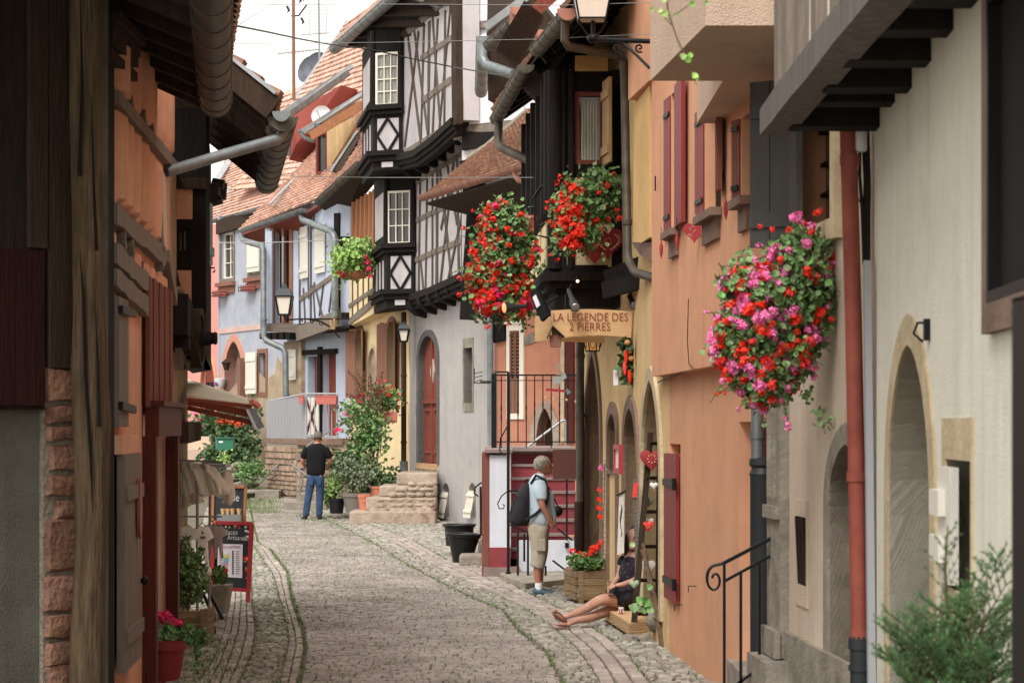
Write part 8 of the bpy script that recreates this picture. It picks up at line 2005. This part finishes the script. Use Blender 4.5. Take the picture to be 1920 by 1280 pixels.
# ================================================================ PEOPLE
def skin(name,joints,edges,m,par,lv=2,root=0,sm=True):
    """joints: [(vec, rx, ry)]; grown with a Skin modifier into one continuous surface"""
    off = OFF[par.name]; me = bpy.data.meshes.new(name); me.from_pydata([tuple(Vector(j[0]) - off) for j in joints],edges,[])
    me.materials.append(m); o = bpy.data.objects.new(name,me); C.objects.link(o); o.parent = par; OFF[o.name] = off
    o.modifiers.new('skin','SKIN').use_smooth_shade = True
    sv = me.skin_vertices[0].data
    for i,j in enumerate(joints): sv[i].radius = (j[1],j[2] if len(j) > 2 else j[1]); sv[i].use_root = (i == root)
    if lv: s = o.modifiers.new('sub','SUBSURF'); s.levels = lv; s.render_levels = lv
    return o
def chain(js): return js,[(i,i + 1) for i in range(len(js) - 1)]
def loft(mb,rings,m=0,cap=True,seg=20):
    """rings: (centre, rx vec, ry vec)"""
    k0 = len(mb.v)
    for c,a,b in rings:
        c = Vector(c); a = Vector(a); b = Vector(b)
        for j in range(seg): t = 2 * math.pi * j / seg; mb.v.append(c + a * math.cos(t) + b * math.sin(t))
    for i in range(len(rings) - 1):
        for j in range(seg): p = k0 + i * seg + j; q = k0 + i * seg + (j + 1) % seg; mb.f.append((p,q,q + seg,p + seg)); mb.m.append(m)
    if cap: mb.f.append(tuple(k0 + j for j in reversed(range(seg)))); mb.m.append(m); mb.f.append(tuple(k0 + (len(rings) - 1) * seg + j for j in range(seg))); mb.m.append(m)
def shell(name,mat_,par,rings,seg=24):
    mb = MB(); loft(mb,rings,seg=seg); o = mb.build(name,mat_,par,smooth=True); s = o.modifiers.new('sub','SUBSURF'); s.levels = 1; s.render_levels = 1; return o
M.skin = mat('skin_tanned',S(172,116,92),S(204,148,122),scale=11,rough=.55,spec=.3)
M.skin_d = mat('skin_sunburnt',S(180,110,80),S(198,128,98),scale=8,rough=.5,spec=.35)
M.denim = mat('denim_blue',S(30,56,92),S(50,84,124),scale=7,rough=.9,bump=.5,bscale=30)
M.tee = mat('tshirt_black',S(13,14,17),rough=.9,c2=S(20,21,25),bump=.4,bscale=8)
M.hair_b = mat('hair_dark_brown',S(48,30,24),S(74,46,34),scale=14,rough=.6,stretch=(4,4,.6))
M.hair_g = mat('hair_grey',S(140,128,112),S(216,206,188),scale=16,rough=.7,stretch=(2,2,1),bump=.8,bscale=30)
def head(par,c,fwd,m,s=1.0,chin=True):
    """head mesh part-shape: returns ring list centre; c = centre of the skull"""
    f = Vector(fwd).normalized(); r_ = f.cross(Vector((0,0,1))).normalized(); u = r_.cross(f); c = Vector(c); mb = MB()
    L = lambda a,b,z: c + (f * a + u * z) * s
    prof = [(-.118,.050,.012,.020),(-.105,.062,.040,.046),(-.07,.074,.056,.022),(-.03,.086,.067,.004),(.01,.093,.073,0),(.05,.092,.074,-.006),(.085,.075,.062,-.010),(.108,.042,.036,-.012),(.118,.01,.01,-.012)]
    loft(mb,[(L(o_,0,z),f * ry * s,r_ * rx * s) for z,ry,rx,o_ in prof],seg=24)
    mb.ball(L(.098,0,-.022),.013 * s,.02 * s,.022 * s,nu=8,nv=6)
    for sg in (-1,1): mb.ball(L(-.005,0,-.01) + r_ * sg * .076 * s,.012 * s,.018 * s,.03 * s,nu=8,nv=6)
    mb.ball(L(.088,0,-.066),.012 * s,.026 * s,.008 * s,nu=8,nv=6)
    return mb,L,f,r_,u
def face_bits(par,L,f,r_,s):
    mb = MB()
    for sg in (-1,1): mb.ball(L(.088,0,.004) + r_ * sg * .031 * s,.008 * s,.012 * s,.006 * s,nu=8,nv=6)
    mb.build('eyes',M.black,par)
    mb = MB(); mb.ball(L(.097,0,-.066),.006 * s,.022 * s,.006 * s,nu=8,nv=5); mb.build('lips',mat('lips',S(170,80,76),rough=.5),par)
    mb = MB()
    for sg in (-1,1): mb.ball(L(.092,0,.024) + r_ * sg * .031 * s,.006 * s,.018 * s,.004 * s,nu=8,nv=5)
    mb.build('eyebrows',M.hair_b,par)
def hand(js,es,wrist,wi,d,palm_n,s=1.0,curl=.5,thumb=1):
    """adds palm and five unequal finger chains rooted in the palm to a joints list (same skin body)"""
    d = Vector(d).normalized(); n = Vector(palm_n).normalized(); a = d.cross(n).normalized(); k = len(js)
    js.append((wrist + d * .045 * s,.030 * s,.016 * s)); es.append((wi,k)); js.append((wrist + d * .085 * s,.036 * s,.014 * s)); es.append((k,k + 1)); pal = k + 1
    return d,n,a,pal
def fingers(par,wrist,d,n,m,s=1.0,curl=.5,thumb=1):
    """five separate bent fingers as skinned chains rooted inside the palm"""
    d = Vector(d).normalized(); n = Vector(n).normalized(); a = d.cross(n).normalized(); js = []; es = []
    root = Vector(wrist) + d * .035 * s
    js.append((root,.022 * s,.013 * s))
    for k,(off,ln) in enumerate(((-.030,.068),(-.010,.078),(.011,.073),(.031,.056))):
        b = root + d * .045 * s + a * off * s; js.append((b,.0105 * s,.0105 * s)); i = len(js) - 1; es.append((0,i)); p = b; dd = d.copy()
        for j,fr in enumerate((.42,.33,.25)):
            dd = (dd + n * curl * (.5 + .3 * j)).normalized(); p = p + dd * ln * fr * s; js.append((p,(.0092 - .001 * j) * s,(.0092 - .001 * j) * s)); es.append((len(js) - 2,len(js) - 1))
    b = root + a * -.028 * thumb * s - d * .005 * s; p = b; js.append((b,.012 * s,.012 * s)); es.append((0,len(js) - 1)); dd = (d * .7 - a * thumb * .7 + n * .3).normalized()
    for j,ln in enumerate((.03,.026)):
        p = p + dd * ln * s; dd = (dd + d * .4 + n * .2).normalized(); js.append((p,(.0105 - .0015 * j) * s,(.0105 - .0015 * j) * s)); es.append((len(js) - 2,len(js) - 1))
    return js,es

# ---- man in black, seen from behind
Y = 42.3; g0 = G(590,974); mx_,my_,mz_ = P(590,0,Y).x,Y,gz(Y)
man = thing('person','man in black t-shirt, blue jeans and grey cap standing with back turned','person',(mx_,my_,mz_))
V = lambda x,y,z: Vector((mx_ + x,my_ + y,mz_ + z))
hb,L,f,r_,u = head(man,V(.06,.05,1.63),(.1,1,-.35),M.skin_d,1.0)
js = [(V(.02,0,.92),.10,.10),(V(.02,0,1.1),.10,.10),(V(.03,0,1.3),.10,.10),(V(.04,.01,1.42),.07,.07),(V(.05,.03,1.52),.055,.055),(V(.06,.05,1.60),.055,.055)]
es = [(i,i + 1) for i in range(5)]
def add(base,pts):
    b = base
    for p in pts: js.append(p); es.append((b,len(js) - 1)); b = len(js) - 1
    return b
wl = add(3,[(V(-.16,0,1.39),.05),(V(-.25,.02,1.15),.046),(V(-.20,.22,1.05),.032)])
wr2 = add(3,[(V(.22,0,1.39),.05),(V(.31,.02,1.15),.046),(V(.24,.22,1.05),.032)])
add(0,[(V(-.07,0,.84),.10),(V(-.12,.0,.48),.065),(V(-.16,0,.1),.045)])
add(0,[(V(.11,0,.84),.10),(V(.10,.0,.48),.065),(V(.09,0,.1),.045)])
for w_,side in ((wl,1),(wr2,-1)):
    wv = js[w_][0]; fj,fe = fingers(man,wv + Vector((0,.02,0)),(side * .35,.8,-.1),(side * .6,.2,-.6),None,1.0,.6,side)
    k = len(js); js += fj; es += [(a + k,b + k) for a,b in fe]; es.append((w_,k))
skin('body',js,es,M.skin_d,man,1)
hb.build('head',M.skin_d,man,smooth=True)
mb = MB(); loft(mb,[(L(-.012,0,z),f * a,r_ * b) for z,a,b in ((-.02,.10,.081),(.02,.104,.084),(.06,.100,.082),(.10,.075,.064),(.122,.03,.026))],seg=20); mb.build('cap',mat('cap_grey',S(96,92,84),S(120,116,106),scale=20,rough=.95),man,smooth=True)
mb = MB(); mb.obox(L(.11,0,.0),f * .09,r_ * .13,u * .012); mb.build('cap_peak',M.iron_b,man)
mb = MB(); loft(mb,[(L(-.018,0,z),f * .092,r_ * .079) for z in (-.05,-.02)],seg=18); mb.build('hair',M.hair_b,man,smooth=True)
shell('t_shirt',M.tee,man,[(V(.02,0,.85),(.19,0,0),(0,.14,0)),(V(.02,0,1.0),(.19,0,0),(0,.135,0)),(V(.025,0,1.15),(.19,0,0),(0,.13,0)),(V(.03,0,1.32),(.225,0,.0),(0,.135,0)),(V(.035,0,1.42),(.225,0,.0),(0,.12,0)),(V(.04,.01,1.49),(.13,0,0),(0,.09,0)),(V(.05,.02,1.52),(.075,0,0),(0,.07,0))])
for sx,sh,el in ((-1,V(-.15,0,1.42),V(-.245,.02,1.2)),(1,V(.21,0,1.42),V(.305,.02,1.2))):
    d = (el - sh).normalized(); a = d.cross(Vector((0,1,0))).normalized(); b = d.cross(a); shell('sleeve',M.tee,man,[(sh - d * .03,a * .075,b * .09),(sh.lerp(el,.4),a * .078,b * .09),(el,a * .076,b * .085)],16)
jj = [(V(.02,0,.93),.165,.115),(V(.02,0,.86),.165,.12)]; je = [(0,1)]
for s_,pts in ((0,[(V(-.075,0,.78),.098,.105),(V(-.12,.0,.48),.075,.08),(V(-.16,0,.22),.066,.07),(V(-.175,-.0,.06),.07,.075)]),(1,[(V(.11,0,.78),.098,.105),(V(.105,.0,.48),.075,.08),(V(.095,0,.22),.066,.07),(V(.09,.0,.06),.068,.07)])):
    b = 1
    for p in pts: jj.append(p); je.append((b,len(jj) - 1)); b = len(jj) - 1
skin('jeans',jj,je,M.denim,man,2)
mb = MB()
for sx in (-1,1): mb.ext([V(.02 + sx * .035,-.118,.84),V(.02 + sx * .12,-.105,.84),V(.02 + sx * .115,-.11,.72),V(.02 + sx * .075,-.115,.69),V(.02 + sx * .04,-.12,.72)],(0,-.008,0))
mb.build('back_pockets',M.denim,man); mb = MB(); loft(mb,[(V(.02,0,.925),(.172,0,0),(0,.122,0)),(V(.02,0,.955),(.172,0,0),(0,.122,0))],seg=22); mb.build('belt',M.black,man)
def shoe(par,toe,heel,m,w_=.045,hgt=.09,sole=M.black):
    t,h_ = Vector(toe),Vector(heel); d = (t - h_); s = d.cross(Vector((0,0,1))).normalized(); mb = MB(); seg = 14; rings = []
    for k,(q,ww,hh) in enumerate(((0,.6,.9),(.12,.85,1),(.35,.85,.95),(.6,1.0,.62),(.85,.9,.42),(1,.45,.25))):
        c = h_ + d * q + Vector((0,0,hh * hgt / 2 + .012)); rings.append((c,s * w_ * ww,Vector((0,0,hh * hgt / 2))))
    loft(mb,rings,seg=seg); o = mb.build('shoe',m,par,smooth=True); mb = MB(); mb.ext([h_ + s * w_ * .8,h_ - s * w_ * .8,h_ + d * .6 - s * w_ * 1.05,t - s * w_ * .5,t + s * w_ * .5,h_ + d * .6 + s * w_ * 1.05],(0,0,.022)); mb.build('sole',sole,o); return o
shoe(man,V(-.26,.13,0),V(-.16,-.09,0),M.black,.05); shoe(man,V(.11,.18,0),V(.09,-.1,0),M.black,.05)

# ---- woman with backpack, in profile facing right
Y = 25.3; mx_,my_,mz_ = P(1008,0,Y).x,Y,0.0
wo = thing('person','woman with short grey hair, pale blue shirt, beige cropped trousers, standing with a backpack','person',(mx_,my_,mz_))
sc_ = 1.0; V = lambda x,y,z: Vector((mx_ + x * sc_,my_ + y * sc_,mz_ + z * sc_))
hb,L,f,r_,u = head(wo,V(.075,0,1.545),(1,.25,.02),M.skin_d,.95)
js = [(V(.02,0,.92),.09,.09),(V(.0,0,1.1),.085,.085),(V(.0,0,1.25),.09,.09),(V(-.0,0,1.34),.07,.07),(V(.03,0,1.43),.05,.05),(V(.055,0,1.5),.048,.048)]; es = [(i,i + 1) for i in range(5)]
wn = add(3,[(V(.02,-.15,1.32),.048),(V(.05,-.235,1.08),.042),(V(.13,-.21,.93),.030)]); wf = add(3,[(V(.02,.15,1.32),.048),(V(.06,.23,1.08),.04),(V(.14,.2,.93),.03)])
add(0,[(V(.02,-.09,.84),.09),(V(.04,-.08,.48),.06),(V(-.01,-.08,.32),.052),(V(.01,-.08,.1),.036)]); add(0,[(V(.02,.09,.84),.09),(V(.06,.09,.48),.06),(V(.03,.09,.32),.052),(V(.03,.09,.1),.036)])
for w_,sd_ in ((wn,1),(wf,-1)):
    wv = js[w_][0]; fj,fe = fingers(wo,wv,(.5,.1 * sd_,-.8),(-.3,.8 * sd_,0),None,.95,.25,sd_); k = len(js); js += fj; es += [(a + k,b + k) for a,b in fe]; es.append((w_,k))
skin('body',js,es,M.skin_d,wo,1)
hb.build('head',M.skin_d,wo,smooth=True); face_bits(wo,L,f,r_,.95)
mb = MB(); c = L(-.025,0,.035)
for _ in range(1500):
    d = Vector((rr(-1,1),rr(-1,1),rr(-1,1))).normalized(); dl = Vector((d.dot(f),d.dot(r_),d.dot(u)))
    if dl.x > .35 and dl.z < .35: continue
    if dl.z < -.75: continue
    q = c + f * dl.x * .094 + r_ * dl.y * .083 + u * dl.z * .084; t = (Vector((0,0,-.8)) - f * .5 + Vector((rr(-.5,.5),rr(-.5,.5),rr(-.4,.3)))); t = (t - d * t.dot(d) * .8).normalized(); mb.beam(q,q + t * rr(.02,.04),.005,.003,d)
mb.build('hair',M.hair_g,wo)
mb = MB(); mb.ball(c,.09,.08,.082,nu=16,nv=10,jit=.03); mb.build('hair_volume',M.hair_g,wo,smooth=True)
mb = MB(); mb.tube([L(.0,0,.12) + r_ * .0 + r_ * .088 * math.sin(t) * -1 + u * .0 + u * (.0 - .1 * (1 - math.cos(t))) for t in (-1.2,-.6,0,.6,1.2)],.006,6); mb.build('sunglasses_on_head',M.black,wo)
M.shirt = mat('shirt_pale_blue',S(176,206,226),S(204,226,240),scale=6,rough=.85,bump=.6,bscale=9)
M.khaki = mat('trousers_beige',S(172,160,138),S(196,184,160),scale=6,rough=.9,bump=.9,bscale=9)
X,Yv = Vector((1,0,0)),Vector((0,1,0))
shell('shirt',M.shirt,wo,[(V(.05,0,.80),X * .15,Yv * .19),(V(.04,0,.95),X * .15,Yv * .19),(V(.01,0,1.1),X * .135,Yv * .16),(V(.005,0,1.25),X * .14,Yv * .18),(V(-.0,0,1.35),X * .11,Yv * .17),(V(.01,0,1.42),X * .075,Yv * .09),(V(.03,0,1.455),X * .06,Yv * .06)])
mb = MB(); mb.ext([V(.10,-.1,1.3),V(.19,-.06,1.2),V(.22,-.02,.95),V(.22,-.0,.83),V(.15,-.04,.86),V(.1,-.06,1.1)],(0,.16,0)); q = mb.build('shirt_front',M.shirt,wo); q.modifiers.new('b','BEVEL').width = .02
for sy in (-1,1):
    sh,el = V(.02,sy * .15,1.36),V(.045,sy * .235,1.12); d = (el - sh).normalized(); a = X; b = d.cross(a).normalized(); shell('sleeve',M.shirt,wo,[(sh - d * .03,a * .085,b * .07),(sh.lerp(el,.5),a * .08,b * .07),(el,a * .075,b * .065)],16)
jj = [(V(.02,0,.93),.13,.16),(V(.01,0,.84),.14,.17)]; je = [(0,1)]
for sy,kx in ((-1,0),(1,.02)):
    b = 1
    for p in [(V(.0 + kx,sy * .085,.74),.12,.1),(V(.02 + kx,sy * .085,.52),.10,.085),(V(-.01 + kx,sy * .085,.36),.09,.08),(V(-.02 + kx,sy * .085,.33),.088,.08)]: jj.append(p); je.append((b,len(jj) - 1)); b = len(jj) - 1
skin('cropped_trousers',jj,je,M.khaki,wo,2)
mb = MB(); mb.ext([V(-.02,-.205,.68),V(.09,-.2,.68),V(.09,-.19,.54),V(-.02,-.195,.54)],(0,-.012,0)); q = mb.build('cargo_pocket',M.khaki,wo); q.modifiers.new('b','BEVEL').width = .006
mb = MB()
for sy in (-1,1): loft(mb,[(V(.01 + .015 * (sy > 0),sy * .08,z),X * .042,Yv * .04) for z in (.07,.16)],seg=14)
mb.build('socks',M.white_cloth,wo,smooth=True)
M.trainer = mat('trainer_teal',S(50,84,104),S(90,124,140),scale=26,rough=.7)
shoe(wo,V(.19,-.1,0),V(-.06,-.08,0),M.trainer,.045,.095,M.iron_b); shoe(wo,V(.20,.12,0),V(-.04,.09,0),M.trainer,.045,.095,M.iron_b)
M.pack = mat('backpack_black',S(38,34,42),S(52,46,56),scale=10,rough=.8,bump=.6,bscale=12)
o = thing('backpack','dark purple black backpack carried on the back of the standing woman','backpack',V(-.2,0,.9))
shell('bag',M.pack,o,[(V(-.20,-.0,.82),X * .10,Yv * .14),(V(-.22,0,.88),X * .135,Yv * .16),(V(-.20,0,1.02),X * .13,Yv * .16),(V(-.16,0,1.18),X * .11,Yv * .15),(V(-.13,0,1.3),X * .07,Yv * .12),(V(-.13,0,1.34),X * .03,Yv * .07)])
mb = MB(); mb.tube([V(-.08,-.12,1.33),V(-.02,-.15,1.43),V(.08,-.155,1.38),V(.13,-.17,1.22),V(.10,-.19,1.1),(V(-.02,-.19,.98)),V(-.14,-.15,.9)],.018,6); mb.build('strap',M.pack,o,smooth=True)
mb = MB(); mb.tube([V(-.13,-.02,1.3),V(-.15,-.02,1.37),V(-.11,-.02,1.38)],.012,6); mb.build('handle',M.pack,o); mb = MB(); mb.tube([V(-.325,-.06,.9),V(-.315,-.08,1.05),V(-.25,-.1,1.2)],.007,5); mb.build('zip',M.iron_b,o)
o = thing('shoulder_camera','small black camera case hanging at the waist of the standing woman','camera case',V(.25,.0,1.0)); mb = MB(); mb.ball(V(.24,.05,1.0),.06,.06,.065,nu=12,nv=8); mb.build('case',M.black,o,smooth=True); mb = MB(); mb.tube([V(.24,.05,1.06),V(.15,.1,1.25),V(.04,.12,1.42)],.008,5); mb.build('strap',M.black,o)

# ---- seated young woman
Y = 21.4; ox,oy = P(1180,0,Y).x,Y
wm = thing('person','young woman in dark floral dress sitting on the wooden step, bare legs crossed','person',(ox,oy,.17))
V = lambda px,py,y: P(px,py,Y + y)
hb,L,f,r_,u = head(wm,V(1190,1008,.05),(-.45,-.9,-.05),M.skin,.95)
js = [(V(1184,1122,.05),.09,.09),(V(1182,1100,.05),.085,.085),(V(1184,1068,.05),.085,.085),(V(1186,1048,.05),.06,.06),(V(1188,1032,.05),.042,.042),(V(1189,1020,.05),.042,.042)]; es = [(i,i + 1) for i in range(5)]
hn = add(3,[(V(1206,1054,-.10),.048),(V(1198,1084,-.22),.036),(V(1164,1096,-.30),.024)])
hf = add(3,[(V(1168,1052,.16),.045),(V(1160,1082,.08),.034),(V(1152,1092,-.22),.024)])
add(0,[(V(1172,1128,-.05),.085),(V(1128,1122,-.25),.062),(V(1096,1142,-.32),.052),(V(1066,1153,-.38),.032),(V(1052,1160,-.42),.028)])
add(0,[(V(1176,1134,.12),.08),(V(1140,1144,-.1),.06),(V(1104,1158,-.3),.048),(V(1078,1163,-.42),.032),(V(1064,1170,-.44),.03)])
# feet
def foot(base_i,heel,toe,up):
    k = len(js); js.append((heel,.030,.026)); es.append((base_i,k)); js.append((heel.lerp(toe,.55),.034,.020)); es.append((k,k + 1)); js.append((heel.lerp(toe,.8),.036,.014)); es.append((k + 1,k + 2)); d = (toe - heel).normalized(); a = d.cross(up).normalized()
    for t,ln in ((-.026,.034),(-.012,.03),(0,.028),(.012,.025),(.024,.02)):
        q = heel.lerp(toe,.82) + a * t; js.append((q + d * .015,.009,.009)); es.append((k + 2,len(js) - 1)); js.append((q + d * (.015 + ln),.007,.007)); es.append((len(js) - 2,len(js) - 1))
nb = [i for i,j in enumerate(js) if (Vector(j[0]) - V(1052,1160,-.42)).length < .001][0]; nc = [i for i,j in enumerate(js) if (Vector(j[0]) - V(1064,1170,-.44)).length < .001][0]
foot(nb,V(1056,1160,-.42),V(1040,1146,-.46),Vector((0,-1,0))); foot(nc,V(1068,1171,-.42),V(1043,1170,-.50),Vector((.1,0,1)))
for w_,d,nn,sd_ in ((hn,(-.9,-.1,-.1),(0,.3,-.9),1),(hf,(-.6,-.5,-.5),(.5,-.3,-.7),-1)):
    wv = js[w_][0]; fj,fe = fingers(wm,wv,d,nn,None,.9,.55,sd_); k = len(js); js += fj; es += [(a + k,b + k) for a,b in fe]; es.append((w_,k))
skin('body',js,es,M.skin,wm,1)
hb.build('head',M.skin,wm,smooth=True); face_bits(wm,L,f,r_,.95)
mb = MB(); c = L(-.02,0,.02); mb.ball(c,.088,.088,.105,nu=16,nv=10)
hv = mb.build('hair_crown',M.hair_b,wm,smooth=True)
mb = MB()
for _ in range(260):
    sgn = R.choice((-1,1)); a = L(rr(-.09,.03),0,rr(-.02,.07)) + r_ * sgn * rr(.05,.085); b = a + Vector((rr(-.02,.02),rr(-.02,.03),-rr(.18,.34))) - f * rr(0,.03)
    mb.tube([a,a.lerp(b,.5) + r_ * sgn * .015,b],[.009,.008,.002],4,cap=False)
mb.build('long_hair',M.hair_b,wm,smooth=True)
mb = MB(); mb.tube([L(.02 + .0,0,.105) + r_ * .08 * math.sin(t) + u * (-.07 * (1 - math.cos(t))) for t in (-1.3,-.8,0,.8,1.3)],.008,6); mb.build('sunglasses_on_head',M.steel,wm)
M.floral = mat('dress_floral_dark',S(34,32,42),S(40,36,46),scale=5,rough=.85,c3=S(196,176,186),s3=34,t3=.6)
shell('dress_top',M.floral,wm,[(V(1182,1110,.05),(.125,0,0),(0,.15,0)),(V(1180,1095,.05),(.115,0,0),(0,.13,0)),(V(1182,1070,.05),(.125,0,0),(0,.15,0)),(V(1184,1050,.05),(.10,0,0),(0,.14,0)),(V(1187,1040,.05),(.07,0,0),(0,.10,0))])
a_,b_ = V(1192,1118,.04),V(1144,1116,-.15); d = (b_ - a_).normalized(); sx_ = d.cross(Vector((0,0,1))).normalized(); uu = sx_.cross(d)
shell('dress_skirt',M.floral,wm,[(a_ - d * .1,sx_ * .12,uu * .08),(a_,sx_ * .17,uu * .125),(a_.lerp(b_,.5),sx_ * .18,uu * .12),(b_ + Vector((0,0,-.01)),sx_ * .18,uu * .105)])
for sh,el in ((V(1198,1046,-.03),V(1207,1062,-.13)),(V(1172,1046,.14),V(1165,1062,.15))):
    d = (el - sh).normalized(); a = d.orthogonal().normalized(); b = d.cross(a); shell('sleeve',M.floral,wm,[(sh - d * .03,a * .06,b * .06),(sh.lerp(el,.5),a * .063,b * .063),(el,a * .06,b * .06)],14)
for hp,tp,up in ((V(1060,1164,-.42),V(1037,1146,-.47),Vector((.7,0,-.7))),(V(1074,1176,-.42),V(1038,1174,-.51),Vector((0,0,-1)))):
    q = MB(); d = (tp - hp); s = d.cross(up).normalized(); q.ext([hp + s * .02 + up * .01,hp - s * .02 + up * .01,hp + d * .7 - s * .04 + up * .01,tp - s * .025 + up * .01,tp + s * .025 + up * .01,hp + d * .7 + s * .04 + up * .01],up * .014); q = q.build('sandal',M.w_brown,wm)
    m2 = MB(); m2.tube([hp + d * .45 + s * .038,hp + d * .55 - up * .04,hp + d * .75 - up * .02],.004,5); m2.tube([hp + d * .45 - s * .038,hp + d * .55 - up * .04],.004,5); m2.build('sandal_strap',M.iron_b,q)
